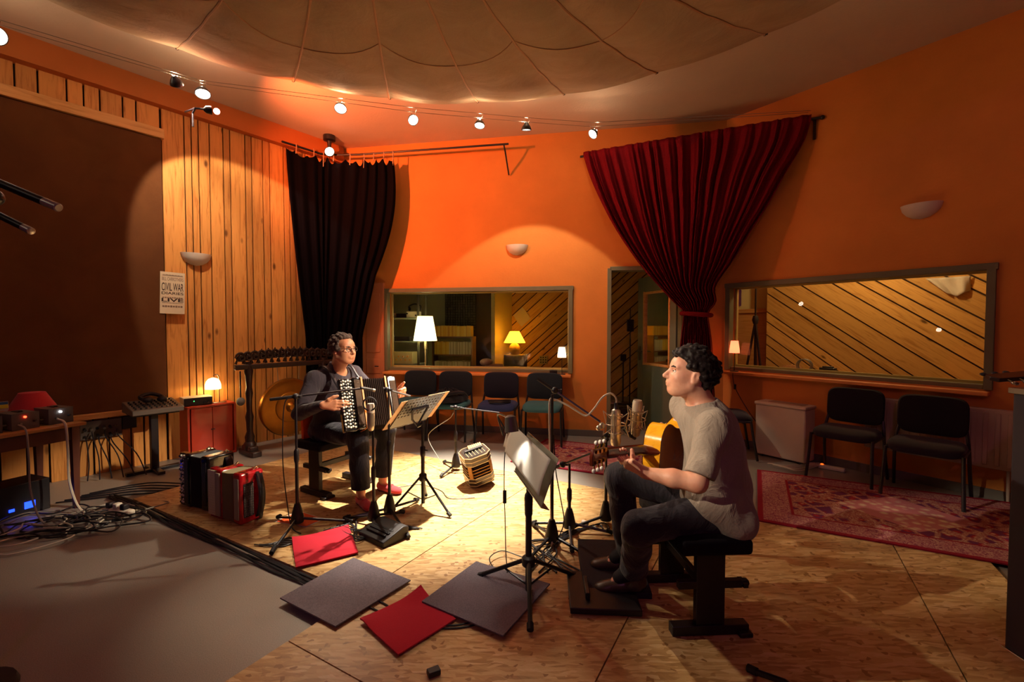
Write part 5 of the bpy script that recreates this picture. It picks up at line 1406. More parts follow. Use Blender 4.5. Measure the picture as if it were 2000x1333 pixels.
for i in range(len(xs)-1):
    for j in range(len(ys)-1):
        if i % 2 == 1 and j % 2 == 0 and j > 0 and j < len(ys)-2: continue
        b.add([(xs[i], ys[j], 0), (xs[i+1], ys[j], 0), (xs[i+1], ys[j+1], 0), (xs[i], ys[j+1], 0)], [(0, 1, 2, 3)])
b.build('desk_plate', BLACK_METAL, m1, solid=.002, smooth=False)
b = MB(); b.M = D1L; b.box((0, -H_/2-.005, -.02), (W_, .004, .045)); b.build('ledge', BLACK_METAL, m1)
b = MB(); b.M = D1L
b.tube([(-.09, .03, .006), (-.05, -.06, .03), (0.0, -.10, .07)], .008, 6); b.tube([(.09, .03, .006), (.06, -.06, .03), (0.0, -.10, .07)], .008, 6); b.tube([(-.09, .03, .006), (.09, .03, .006)], .008, 6); b.build('desk_bracket', BLACK_METAL, m1)
b = MB(); p_ = D1L @ Vector((0, -.10, .07)); b.tube([p_, (0, 0, .64)], .013, 8); b.build('tilt_joint', BLACK_METAL, m1)
BEIGEP = mat('beige_sheet', 'e2b98a', .75)
for (dx, dy, lab) in ((-.10, -.012, 'left'), (.11, .0, 'right')):
    b = MB(); b.M = D1M; b.box((dx*1.35, dy, -.008-.002*(dx > 0)), (.26, .29, .002))
    tag(b.build('sheet_music', BEIGEP), 'beige music sheet sticking out at the %s of the perforated stand' % lab, 'sheet music', 'sheets on the perforated stand')

m2 = thing('music_stand', 'front black music stand with white pages and clip lamp', 'music stand', (.085, 2.30, ZB), 0, 'music stands')
o2 = Vector(m2.location)
b = MB(); b.cyl((0, 0, .02), (0, 0, .42), .0165); b.build('lower_tube', BLACK_METAL, m2)
b = MB(); b.lathe([(.014, .40), (.0205, .42), (.022, .50), (.0205, .52), (.014, .53)], 14); b.build('height_clutch', BLACK_PLASTIC, m2)
b = MB(); b.cyl((0, 0, .42), (0, 0, .62), .0125); b.build('upper_tube', BLACK_METAL, m2)
b = MB(); b.lathe([(.022, .145), (.034, .155), (.034, .195), (.022, .205)], 14); b.build('hub', BLACK_PLASTIC, m2)
for (fx, fy) in ((-.265, .15), (.265, .15), (-.003, -.30)):
    b = MB(); b.tube([(fx*.08, fy*.08, .175), (fx*.95, fy*.95, .025)], .011, 8); lg = b.build('leg', BLACK_METAL, m2)
    b = MB(); b.tube([(fx*.9, fy*.9, .03), (fx, fy, .016)], .016, 8); b.build('rubber_foot', RUBBER, lg)
    b = MB(); b.tube([(fx*.03, fy*.03, .05), (fx*.5, fy*.5, .105)], .006, 6); b.build('brace', BLACK_METAL, m2)
DL = Matrix.Translation(-o2) @ rect_frame((.075, 2.24, .75), -1.349, .35)
b = MB(); b.M = DL; b.box((.12, 0, -.004), (.50, .21, .003)); b.box((.12, -.11, -.02), (.5, .004, .04)); b.build('desk_plate', mat('grey_desk', '6c685c', .4, .5), m2, bevel=.002)
b = MB(); p_ = DL @ Vector((.05, -.08, -.01)); b.tube([p_, (0, 0, .60)], .013, 8); b.build('tilt_joint', BLACK_METAL, m2)
def paper_glow():
    t = NT('page_paper'); t.set(Base_Color=(.82, .80, .76, 1), Roughness=.85)
    v = t.coords(); nz = t.noise(v, 6, 3); t.bump(nz.outputs[0], .1, .01)
    tl = t.n('ShaderNodeBsdfTranslucent'); tl.inputs[0].default_value = (.8, .77, .7, 1)
    mx = t.n('ShaderNodeMixShader'); mx.inputs[0].default_value = .6
    t.l(t.b.outputs[0], mx.inputs[1]); t.l(tl.outputs[0], mx.inputs[2]); t.l(mx.outputs[0], t.out.inputs[0]); return t.m
PG = paper_glow()
PM = rect_frame((.056, 2.233, .776), -1.349, .25)
nb = thing('score_book', 'open ring-bound white score on the front music stand', 'sheet music', tuple(PM.to_translation()))
PL_ = Matrix.Translation(-PM.to_translation()) @ PM
b = MB(); b.M = PL_; b.grid(lambda u, v: Vector((-.30+.685*u, .079-.158*v-.012*math.sin(PI*v)*u, .010*math.sin(PI*v)+.012*v*v)), 20, 10); b.build('page', PG, nb, solid=.0008)
b = MB(); b.M = PL_; b.grid(lambda u, v: Vector((-.385+.08*u, .06-.13*v+.012*u, .004+.01*math.sin(PI*u))), 6, 6); b.build('page', PG, nb, solid=.0008)
b = MB(); b.M = PL_
for k in range(14): b.tube([(-.302+.008*math.cos(a), .07-.0105*k, .008*math.sin(a)) for a in [2*PI*i/8 for i in range(8)]], .0014, 4, closed=True)
b.build('ring_binding', mat('red_binding', '7a2a30', .5), nb)
b = MB(); b.M = PL_; rr = random.Random(4)
cp_ = thing('clip_lamp', 'small grey clip lamp lighting the white score', 'lamp', (-.005, 2.20, .925))
b = MB(); b.tube(spline([(-.045, .36, -.14), (-.075, .34, -.03), (-.06, .26, .0), (-.02, .10, .015), (0, 0, .035)], 4), .005, 8); b.tube([(-.02, .36, -.13), (-.075, .34, -.03)], .005, 6); b.build('arm', BLACK_METAL, cp_)
ca = Vector((.10, -.15, -.95)).to_track_quat('Z', 'Y').to_matrix().to_4x4()
b = MB(); b.lathe([(.012, -.045), (.026, -.035), (.03, .0), (.034, .035)], 18, ca); b.build('head', mat('lamp_grey', '5c564e', .4), cp_, solid=.002)
b = MB(); b.lathe([(0, -.01), (.02, -.01)], 14, ca); b.build('bulb', LAMP_GLOW, cp_)
lamp_light('SPOT', 'clip_beam', (.004, -.006, -.03), 34, (1, .88, .70), .03, (.22, -.10, -1), 112, 1.).parent = cp_
cable([(.03, 2.56, .76), (-.035, 2.60, .70), (-.045, 2.60, .5), (-.04, 2.58, .3), (-.035, 2.54, .12), (-.03, 2.45, .03), (-.10, 2.52, .04), (-.13, 2.62, .05), (-.06, 2.70, .05), (.04, 2.66, .04), (.12, 2.62, .035), (.2, 2.72, .03)], 'thin black flex of the clip lamp with inline switch', CABLE_BLACK, .0032)
b = MB(); b.box((0, 0, 0), (.021, .016, .075)); tag(b.build('inline_switch', BLACK_PLASTIC, loc=(-.042, 2.592, .42), bevel=.004), 'black inline switch hanging on the clip lamp flex', 'switch')

# ================================================================== accordions
def accordion(label, loc, rot, body, bellow, grille, bel=.14, keys='button', H=.37, D=.19, strap=True, trim=None, group='accordions'):
    t = thing('accordion', label, 'accordion', loc, rot, group)
    x0 = -.06-bel/2-.06
    # treble case
    b = MB(); b.box((x0+.035, 0, H/2), (.07, D, H)); b.build('treble_case', body, t, bevel=.018, seg=3)
    b = MB(); b.box((x0+.035, -D/2-.004, H/2), (.052, .012, H*.86)); b.build('treble_grille', grille, t, bevel=.004)
    # keyboard board
    b = MB(); b.box((x0-.045, -D*.28, H*.48), (.095, .05, H*1.0)); kb_ = b.build('keyboard', body, t, bevel=.008)
    b = MB(); c_ = MB()
    nk = 15
    for i in range(5):
        for j in range(nk):
            z = H*.02+H*.93*(j+.5+(.25 if i % 2 else 0))/nk
            if z > H*.96: continue
            (b if (i*3+j*5) % 7 > 1 else c_).lathe([(.0082, 0), (.0082, .006), (.006, .009), (0, .0095)], 8, Matrix.Translation((x0-.080+.0175*i, -D*.28-.025, z)) @ Matrix.Rotation(R(90), 4, 'X'))
    if keys == 'button':
        b.build('key_buttons', mat('pearl_button', 'e8e0d0', .25), kb_, kind='stuff'); c_.build('black_buttons', mat('black_button', '1c161a', .25), kb_, kind='stuff')
    else:
        b = MB()
        for j in range(18): b.box((x0-.055, -D*.28-.03, H*.05+H*.9*j/18+.008), (.085, .012, H*.9/18*.9))
        b.build('keys', mat('ivory_key', 'c8bca4', .35), kb_, kind='stuff')
    # bellows: pleats
    xa, xb = x0+.07, x0+.07+bel
    n = 13; ins = .012
    b = MB(); ring = []
    for i in range(2*n+1):
        x = xa+(xb-xa)*i/(2*n); q = 0 if i % 2 == 0 else ins
        ring.append([(x, -D/2+.006+q, .012+q), (x, D/2-.006-q, .012+q), (x, D/2-.006-q, H-.012-q), (x, -D/2+.006+q, H-.012-q)])
    vs_ = [p for r_ in ring for p in r_]
    fs_ = [(4*i+k, 4*i+(k+1) % 4, 4*(i+1)+(k+1) % 4, 4*(i+1)+k) for i in range(2*n) for k in range(4)]
    b.add(vs_, fs_); b.build('bellows', bellow, t, smooth=False)
    if trim:
        for xx in (xa+.004, xb-.004):
            b = MB(); b.box((xx, 0, H/2), (.014, D+.004, H-.004)); b.build('bellows_frame', trim, t, bevel=.002)
    # bass case
    b = MB(); b.box((xb+.045, 0, H/2), (.09, D, H)); bcs = b.build('bass_case', body, t, bevel=.018, seg=3)
    b = MB(); b.box((xb+.091, -D*.16, H*.46), (.004, D*.42, H*.66)); b.build('bass_plate', BLACK_PLASTIC, bcs)
    b = MB()
    for i in range(6):
        for j in range(18): b.ball((xb+.094, -D*.16-D*.17+D*.068*i, H*.16+H*.6*(j+.5*(i % 2))/18), .0042, 6, 4)
    b.build('bass_buttons', mat('bass_button', '8a7a70', .35), bcs, kind='stuff')
    b = MB(); b.grid(lambda u, v: Vector((xb+.095+.035*math.sin(PI*v), D*.12+.05*u, H*.08+H*.84*v)), 2, 14); b.build('bass_strap', mat('black_leather', '17121a', .5), t, solid=.004)
    b = MB(); b.box((xb+.05, -D/2-.002, H*.5), (.05, .006, H*.8)); b.build('bass_grille', grille, t, bevel=.003)
    for (z, x) in ((H*.99, x0+.03), (H*.99, xb+.05)):
        b = MB(); b.tube([(x, D*.2, z), (x, D*.32, z+.018), (x, D*.40, z)], .006, 6); b.build('strap_lug', CHROME, t)
    if strap:
        b = MB(); b.grid(lambda u, v: Vector((xb+.07+.20*math.sin(PI*v)**.8, D*.25-.012+.024*u-.1*math.sin(PI*v), H*.97-(H*.96)*v+.02*math.sin(2*PI*v))), 2, 24); b.build('shoulder_strap', mat('black_leather', '17121a', .5), t, solid=.004)
    return t
ACC_K = mat('black_celluloid', '0e0a0d', .12, coat=.6); ACC_R = mat('red_celluloid', 'a8101c', .18, coat=.6, var=.45, vscale=25)
GRK = mat('black_grille', '1c151a', .35, .5, bump=.6, bscale=150); GRB = mat('brown_mesh', '2e1c0e', .35, .7, var=.4, vscale=120, bump=.6, bscale=200)
accordion('black accordion standing on the floor beside the red one', (-2.30, 3.47, ZB), R(-24), ACC_K, mat('black_bellows', '1a1316', .5), GRK, .12, H=.41, D=.21, strap=False)
accordion('red accordion with olive bellows standing on the floor', (-1.925, 3.225, ZB), R(-27), ACC_R, mat('olive_bellows', '857650', .6, var=.08), mat('cream_grille', '9a8a7a', .5), .125, 'piano', H=.36, D=.175)
ab = Vector((-1.005, 3.49, .612))
ACC = accordion('black button accordion played by the seated man', tuple(ab), (R(-23), R(2), R(40)), ACC_K, mat('amber_black_bellows', '2a1a14', .5), GRB, .20, H=.40, D=.18, strap=False, trim=mat('amber_edge', 'c8761a', .4, coat=.3), group='accordions')

# ================================================================== bandoneon on the floor
bd = thing('bandoneon', 'square bandoneon with pearl inlay tilted on the floor', 'bandoneon', (-.285, 3.97, ZB+.045), (R(7), R(-14), R(24)))
BK = mat('bandoneon_wood', '3a2a1e', .3, coat=.5, var=.2); PEARL = mat('pearl_inlay', 'd8c49a', .35); AMB = mat('gilt_edge', '9a6c30', .45, .3)
def octo(w, c=.045): h = w/2; return [(h-c, -h), (h, -h+c), (h, h-c), (h-c, h), (-h+c, h), (-h, h-c), (-h, -h+c), (-h+c, -h)]
for (z0, z1, nm) in ((0, .075, 'lower_box'), (.185, .265, 'upper_box')):
    b = MB(); b.prism(octo(.235), z0, z1); b.build(nm, BK, bd, bevel=.003)
    for z in (z0+.004, (z0+z1)/2, z1-.004):
        b = MB(); b.prism(octo(.239, .046), z-.003, z+.003); b.build('inlay_band', PEARL, bd)
b = MB(); ring = []
for i in range(13):
    z = .075+.11*i/12; w = .228-(.022 if i % 2 else 0); ring += [(x, y, z) for x, y in octo(w)]
b.add(ring, [(8*i+k, 8*i+(k+1) % 8, 8*(i+1)+(k+1) % 8, 8*(i+1)+k) for i in range(12) for k in range(8)]); b.build('bellows', mat('bandoneon_bellows', '2a1c18', .5), bd, smooth=False)
for i in (2, 5, 8):
    b = MB(); b.prism(octo(.232), .075+.11*i/12-.003, .075+.11*i/12+.003); b.build('bellows_edge', AMB, bd)
for (x, y) in ((1, 1), (1, -1), (-1, 1), (-1, -1)):
    b = MB(); b.box((x*.094, y*.094, .13), (.012, .034, .11), Matrix.Rotation(PI/4*x*y, 3, 'Z')); b.build('corner_brace', AMB, bd)
b = MB(); b.prism(octo(.20, .04), .265, .268); b.build('top_plate', mat('dark_plate', '2c2622', .35, .3), bd)
b = MB()
for i in range(6):
    for j in range(5): b.ball((-.08+.03*i, -.085+.022*j*.8, .270), .005, 6, 4)
b.build('buttons', PEARL, bd, kind='stuff')
for k in range(7):
    b = MB(); b.tube([(-.03+.018*k, .02, .272), (-.03+.018*k, .05, .300-.001*k), (-.03+.018*k, .08, .272)], .009, 6); b.build('hand_strap_coil', mat('strap_cream', 'c8ac84', .6), bd)
b = MB(); b.box((0, .01, .28), (.16, .03, .012)); b.build('strap', mat('black_leather', '17121a', .5), bd)
b = MB(); b.box((.03, .02, -.022), (.16, .15, .042)); b.build('prop', BLACK, bd)

# ================================================================== benches
def bench(label, loc, rz):
    t = thing('piano_bench', label, 'bench', (loc[0], loc[1], ZB), rz, 'black padded benches')
    b = MB(); b.box((0, 0, .42), (.58, .32, .07)); b.build('seat', fabric('black_bench_cloth', '110b12', .85, .2, 200, 0.) if 'bench_seat' not in MATS else MATS['bench_seat'], t, bevel=.02, seg=3)
    for s in (-1, 1):
        b = MB(); b.box((s*.21, 0, .215), (.035, .13, .35)); b.build('leg', BLACK, t, bevel=.003)
        b = MB(); b.box((s*.21, 0, .024), (.05, .35, .045)); b.box((s*.21, -.15, .011), (.10, .06, .02)); b.build('foot', BLACK, t, bevel=.004)
        b = MB(); b.box((s*.21, 0, .225), (.03, .29, .035)); b.build('cross_bar', BLACK, t, bevel=.003)
        b = MB(); b.lathe([(.018, 0), (.02, .01), (.02, .03), (.012, .04)], 8, Matrix.Translation((s*.21, -.14, .225)) @ Matrix.Rotation(R(90), 4, 'X')); b.box((s*.21, -.155, .225), (.06, .02, .02)); b.build('knob', BLACK_PLASTIC, t)
    b = MB(); b.box((0, .03, .225), (.40, .025, .04)); b.build('stretcher', BLACK, t, bevel=.003)
    return t
bench('black bench under the accordion player', (-1.50, 3.87), R(59))
bench('black bench under the guitarist with side knobs', (.875, 2.22), R(93))
ob = MB(); ob.box((0, 0, .125), (.03, .20, .25)); tag(ob.build('orange_binder', mat('orange_card', 'e8581a', .6), loc=(-1.665, 3.79, ZB+.456), rot=(0, R(-3), R(-31)), bevel=.003), 'orange binder standing on the bench behind the accordion player', 'binder')

# ================================================================== footrest
fr = thing('footrest', 'black sloping footrest under the guitarist feet', 'footrest', (.52, 2.43, ZB), R(-4))
b = MB(); b.box((-.05, -.14, .018), (.34, .34, .03)); b.build('base_board', BLACK, fr, bevel=.004)
b = MB(); b.prism([(-.16, .0), (.30, .0), (.30, .085), (-.16, .030)], -.14, .20, Matrix.Rotation(R(90), 4, 'X') @ Matrix.Rotation(R(90), 4, 'Y')); b.build('wedge', mat('dark_rubber_top', '26202a', .8, bump=.3, bscale=100), fr, bevel=.004)
b = MB(); b.box((-.13, -.16, .05), (.02, .16, .035)); b.build('stop_bar', BLACK, fr, bevel=.003)

# ================================================================== cables on the boards
rr = random.Random(11)
for k in range(7):
    off = -.015-.009*k; m_, nm = ((CABLE_BLACK, 'black'),)*1+((CABLE_GREY, 'grey'),) and ((CABLE_BLACK, 'black') if k % 4 != 3 else (CABLE_GREY, 'grey'))
    pts = []
    for i in range(9):
        s = -.35+2.95*i/8; q = O+e1*s+e2*(off+.010*math.sin(2.3*i+k*1.7)*(1 if 0 < i < 8 else 0)); pts.append((q.x, q.y, .009+.008*((k+i) % 3)))
    cable(pts, '%s cable in the bundle along the strand board edge' % nm, m_, .0062, group='%s cables along the board edge' % nm)
for k, (a, b_) in enumerate((((-.55, 2.16), (-.36, 2.06)), ((-.62, 2.02), (-.5, 1.99)))):
    pass
for k in range(2):
    cable([(-.86, 2.36-.07*k, ZB+.0045), (-.64+.02*k, 2.22-.08*k, ZB+.0045), (-.52, 2.13-.05*k, ZB+.0045), (-.30, 2.05-.02*k, ZB+.0045), (-.12, 2.12-.03*k, ZB+.0045), (.0, 2.3, ZB+.0045)], ('upper' if k == 0 else 'lower')+' black cable passing under the carpet tiles', CABLE_BLACK, .0042)
for k in range(7):
    x = .10+.05*k
    cable([(x, 2.5, ZB+.006), (.18+rr.uniform(-.08, .1), 2.66+.03*k, ZB+.01+.004*(k % 3)), (.25+rr.uniform(-.05, .1), 2.80+.02*k, ZB+.008), (.32+.05*k, 2.95+.03*k, ZB+.01), (.42+.04*k, 3.05, ZB+.008)], 'black cable lying between the guitarist microphone stands', CABLE_BLACK, .005, group='cables between the stands')
for k in range(8):
    cable([(-1.30+.03*k, 2.98+.04*k, ZB+.006), (-1.12+rr.uniform(-.06, .06), 3.06+rr.uniform(-.05, .1), ZB+.012), (-.98+rr.uniform(-.03, .06), 2.90+rr.uniform(-.05, .1), ZB+.012+.004*(k % 2)), (-.9, 2.98+.02*k, ZB+.01), (-.75+.02*k, 3.05, ZB+.008)], 'black cable looped around the pedal and red tile', CABLE_BLACK, .005, group='cables by the pedal')
for k in range(5):
    cable([(-1.62+.03*k, 2.82, ZB+.008), (-1.45, 2.80+.03*k, ZB+.005), (-1.38+.02*k, 2.86, ZB+.005), (-1.28, 2.95, ZB+.005)], 'black cable running under the bright red tile', CABLE_BLACK, .0045, group='cables under the red tile')
cable([(-1.50, 3.08, .92), (-1.545, 3.07, .86), (-1.555, 3.06, .5), (-1.53, 3.06, .2), (-1.48, 3.02, .05), (-1.40, 2.98, ZB+.005)], 'thin black cable hanging beside the orange folder stand', CABLE_BLACK, .0035)
cable([(-.55, 4.33, .60), (-.60, 4.34, .52), (-.85, 4.6, .30), (-.75, 4.5, .12), (-.62, 4.42, .015), (-.35, 4.40, .008)], 'thin pale cable looping from the low boom stand', CABLE_GREY, .0035)
cable([(-.98, 3.85, ZB+.004), (-.80, 3.92, ZB+.004), (-.60, 3.78, ZB+.004), (-.50, 3.60, ZB+.004), (-.30, 3.62, ZB+.004)], 'thin cable on the bright boards behind the music stand', CABLE_BLACK, .003)
cable([(.262, 2.84, .72), (.275, 2.84, .5), (.31, 2.85, .3), (.33, 2.86, .15), (.27, 2.80, .05), (.2, 2.7, ZB+.006)], 'black cable beside the boom stand pole', CABLE_BLACK, .0035)
for k in range(4):
    cable([(2.55+.03*k, 4.50-.04*k, .035), (2.72, 4.42-.05*k, .036), (2.95, 4.48-.03*k, .036), (3.05+.02*k, 4.55, .02), (2.98, 4.62, .01)], 'pale cable on the floor before the white heater', CABLE_WHITE, .006, group='pale cables by the heater')
ps2 = thing('plug_strip', 'pale plug strip with orange light under the right chair', 'plug strip', (3.12, 4.40, .0), R(-45))
b = MB(); b.box((0, 0, .02), (.22, .055, .038)); b.build('body', WHITE_PLASTIC, ps2, bevel=.012, seg=3)
b = MB(); b.box((-.08, 0, .042), (.02, .025, .008)); b.build('switch', mat('orange_neon', 'ff5a20', .3, emit='ff4a10', estr=4), ps2)

# ================================================================== odds and ends at the frame edges
cs = thing('flight_case', 'tall grey case at the right edge of the frame', 'case', (2.50, 1.78, 0), 0)
b = MB(); b.box((0, 0, .57), (.76, .28, 1.12)); b.build('body', mat('grey_case', '342c32', .8), cs, bevel=.01)
for z in (.0125, 1.13):
    b = MB(); b.box((0, 0, z), (.78, .30, .025)); b.build('edge_trim', STEEL, cs, bevel=.003)
gt = thing('resting_guitar', 'guitar lying on the grey case, headstock poking out', 'guitar', (2.08, 1.80, 1.21), (R(12), R(-4), R(4)))
DW = mat('dark_headstock', '2c1612', .35, coat=.3)
b = MB(); b.prism([(-.19, -.026), (-.20, 0), (-.19, .026), (-.02, .032), (0, .024), (0, -.024), (-.02, -.032)], -.008, .008); b.build('headstock', DW, gt, bevel=.002)
b = MB(); b.box((.24, 0, .002), (.48, .046, .02)); b.build('neck', DW, gt, bevel=.006)
for k in range(3):
    for s in (-1, 1):
        b = MB(); b.cyl((-.16+.05*k, s*.03, 0), (-.16+.05*k, s*.05, -.004), .004, seg=6); b.ball((-.16+.05*k, s*.056, -.004), .012, 8, 6, (1, 1, .6)); b.build('tuning_peg', CHROME if s < 0 else BLACK_METAL, gt)
b = MB(); b.prism([(.48+.23*(1-math.cos(PI*k/20)), .14*math.sin(PI*k/20)*(1+.25*math.sin(PI*k/20*2+3.6))) for k in range(21)]+[(.48+.23*(1-math.cos(PI*k/20)), -.14*math.sin(PI*k/20)*(1+.25*math.sin(PI*k/20*2+3.6))) for k in range(19, 0, -1)], -.05, .03); b.build('body', mat('brown_guitar', '6a3c1c', .3, coat=.4), gt, bevel=.004)
fs_ = thing('folded_stand', 'folded black stand lying at the bottom edge', 'stand', (1.02, 1.60, ZB))
b = MB(); b.tube([(-.07, .17, .012), (.0, .06, .05), (.06, -.10, .05), (.10, -.22, .03)], .012, 8); b.build('tube', BLACK_METAL, fs_)
b = MB(); b.tube([(-.075, .18, .013), (-.055, .15, .018)], .016, 8); b.build('rubber_foot', RUBBER, fs_)
b = MB(); b.box((0, 0, .012), (.05, .035, .022)); tag(b.build('black_block', BLACK_PLASTIC, loc=(-.31, 1.76, ZB), rot=(0, 0, .5), bevel=.004), 'small black block at the bottom edge', 'block')
b = MB(); b.lathe([(.018, 0), (.018, .04), (.013, .04), (.013, 0)], 14); tag(b.build('tape_roll', mat('white_tape', 'd8d0c4', .6), loc=(.49, 3.12, ZB+.02), rot=(R(90), 0, .8)), 'small white roll of tape beside the mic stands', 'tape')
# ================================================================== people
def V(*a): return np.array(a, float)
def nrm(v): v = np.array(v, float); return v/np.linalg.norm(v)
def skin_mat(name, hexc, red):
    t = NT(name); v = t.coords(); n = t.noise(v, 14, 4, .6); n2 = t.noise(v, 220, 2)
    c, r_ = srgb(hexc), srgb(red)
    t.set(Base_Color=t.ramp(n.outputs[0], [(.3, r_), (.6, c)]), Roughness=.48, Subsurface_Weight=.12, Subsurface_Radius=(.012, .005, .003), Subsurface_Scale=.6)
    t.bump(n2.outputs[0], .08, .001); return t.m
def cloth_mat(name, hexc, var=.1, fold=.6, sc=9):
    t = NT(name); v = t.coords((1, 1, .55)); c = srgb(hexc)
    n = t.noise(v, sc, 4, .55, 1.4); n2 = t.noise(t.coords(), 260, 2, .7)
    t.set(Base_Color=t.ramp(n2.outputs[0], [(.3, [x*(1-var) for x in c]), (.7, [x*(1+var) for x in c])]), Roughness=.9, Sheen_Weight=.15, Specular_IOR_Level=.2)
    t.bump(t.math('ADD', n.outputs[0], t.math('MULTIPLY', n2.outputs[0], .03)), fold, .035); return t.m
def hand(S, W, d, n, s, curls, thumb, k=.006, sc=1.0):
    """W wrist, d towards the knuckles, n out of the back of the hand, s towards the thumb"""
    W, d, n, s = V(*W), nrm(d), nrm(n), nrm(s)
    lens = [(.042, .026, .020), (.046, .030, .021), (.043, .028, .020), (.034, .021, .018)]
    offs = [.030, .010, -.011, -.031]; kn = [.086, .089, .084, .075]; rad = [.0093, .0096, .0091, .0081]
    for i in range(4):
        base = W+(d*kn[i]+s*offs[i])*sc
        S.cap(W+s*offs[i]*.55*sc+d*.012*sc, base, .0135*sc, .0122*sc, .012)
        p = base; a = 0
        dirp = d.copy()
        if isinstance(curls[i], list):
            pts = [V(*q) for q in curls[i]]
            S.chain([base]+pts, [rad[i]*1.12, rad[i]*1.02, rad[i]*.95, rad[i]*.82][:len(pts)+1], k); continue
        for j in range(3):
            a += R(curls[i][j])
            dirp = d*math.cos(a)-n*math.sin(a)
            q = p+dirp*lens[i][j]*sc
            S.cap(p, q, rad[i]*(1.08-.1*j)*sc, rad[i]*(1.0-.1*j)*sc, k); p = q
    th = [V(*q) for q in thumb]
    S.cap(W+s*.012*sc+d*.015*sc, th[0], .017*sc, .0135*sc, .012)
    S.chain(th, [.0135*sc, .0115*sc, .009*sc][:len(th)], k)
    S.cap(W-d*.005, W+d*.045*sc-n*.006, .020*sc, .017*sc, .016)
class Head:
    def __init__(s, c, F, U, w=1.0):
        s.c = V(*c); s.F = nrm(F); U = V(*U); U = U-s.F*(U@s.F); s.U = nrm(U); s.R = np.cross(s.F, s.U); s.w = w
        s.M = np.stack([s.F, s.U, s.R])
    def p(s, f, u, r): return s.c+s.F*f+s.U*u+s.R*(r*s.w)
    def skin(s, S, jaw=1.0):
        w = s.w
        S.ell(s.p(-.012, .030, 0), (.094, .086, .073*w), s.M, .02)
        S.ell(s.p(.022, -.030, 0), (.072, .080, .060*w*jaw), s.M, .03)
        S.ell(s.p(.050, .038, 0), (.044, .046, .058*w), s.M, .02)      # forehead
        S.ell(s.p(.056, -.088, 0), (.030, .024, .032*w*jaw), s.M, .022)    # chin
        for r in (-1, 1):
            S.cap(s.p(.0, -.055, r*.056*jaw), s.p(.052, -.092, r*.022), .022, .018, .024)   # jaw line
            S.ell(s.p(.052, -.022, r*.038), (.030, .026, .024), s.M, .022)      # cheek
            S.ell(s.p(.030, -.056, r*.036), (.046, .042, .026), s.M, .03)
            S.cap(s.p(.083, .022, r*.012), s.p(.072, .024, r*.045), .0085, .008, .012)   # brow
            S.ell(s.p(.094, .004, r*.033), (.020, .011, .016), s.M, .010, 's')
        S.cap(s.p(.086, .010, 0), s.p(.111, -.026, 0), .0085, .0115, .012)       # nose
        S.ell(s.p(.108, -.029, 0), (.013, .010, .011), s.M, .006)
        for r in (-1, 1): S.ell(s.p(.097, -.032, r*.012), (.010, .008, .007), s.M, .006)
        S.cap(s.p(.082, -.055, -.014), s.p(.082, -.055, .014), .014, .014, .014)
        S.cap(s.p(.092, -.056, -.013), s.p(.092, -.056, .013), .0062, .0062, .004)     # lips
        S.cap(s.p(.089, -.068, -.011), s.p(.089, -.068, .011), .0068, .0068, .004)
        for r in (-1, 1):
            S.ell(s.p(-.012, -.004, r*.077), (.020, .033, .009), s.M, .006)
            S.ell(s.p(-.008, -.000, r*.088), (.010, .018, .007), s.M, .004, 's')
            S.ell(s.p(-.004, -.030, r*.074), (.010, .010, .007), s.M, .006)
    def details(s, par, brow, eye='3a2a20', lip='9a4a40'):
        ME = mat('eye_white', 'e8ddd0', .2)
        for r in (-1, 1):
            b = MB(); b.ball(s.p(.0745, .004, r*.032), .0125, 12, 8); e = b.build('eye', ME, par)
            b = MB(); b.ball(s.p(.0835, .004, r*.0325), .0055, 10, 6); b.build('iris', mat('iris', eye, .15), e)
            b = MB(); b.tube([s.p(.0955-.004, .0215, r*.014), s.p(.093-.004, .026, r*.03), s.p(.083-.002, .023, r*.047)], [.0045, .005, .003], 6); b.build('eyebrow', brow, par)
            b = MB(); b.grid(lambda u, v: Vector(s.p(.0745+.0138*math.cos((u-.5)*2.2)*math.cos(.25+.75*v), .004+.0138*math.sin(.25+.75*v), r*.032+.0138*math.sin((u-.5)*2.2)*math.cos(.25+.75*v)/s.w)), 8, 4); b.build('eyelid', brow if False else par.get('_skin') or SKIN1, par, solid=.001)
        b = MB(); b.tube([s.p(.088, -.0625, -.020), s.p(.0965, -.0615, 0), s.p(.088, -.0625, .020)], [.001, .0022, .001], 6); b.build('mouth', mat('mouth_dark', '4a1c1c', .6), par)
def hair_mesh(H, spots, rad, seed, name, lo, hi, res=.004, base=None, k=.006):
    S = Solid(lo, hi, res); rg_ = np.random.RandomState(seed)
    for (f, u, r) in spots:
        j = rg_.normal(size=3)*.002
        q = rad*(.75+.5*rg_.rand()); ax = rg_.normal(size=3); ax /= np.linalg.norm(ax)
        p = H.p(f, u, r)+j
        S.cap(p-ax*q*.5, p+ax*q*.5, q*.62, q*.62, k)
    if base: base(S)
    return S.mesh(name)
def scalp(H, n, seed, keep, grow_=1.0):
    rg_ = np.random.RandomState(seed); out = []
    while len(out) < n:
        v = rg_.normal(size=3); v /= np.linalg.norm(v)
        f, u, r = -.012+.098*grow_*v[0], .030+.090*grow_*v[1], .076*grow_*v[2]
        if keep(f, u, r): out.append((f, u, r))
    return out
SKIN1 = skin_mat('skin_tan', 'd0906c', 'c07a5c'); SKIN2 = skin_mat('skin_fair', 'dca488', 'cc8a70')

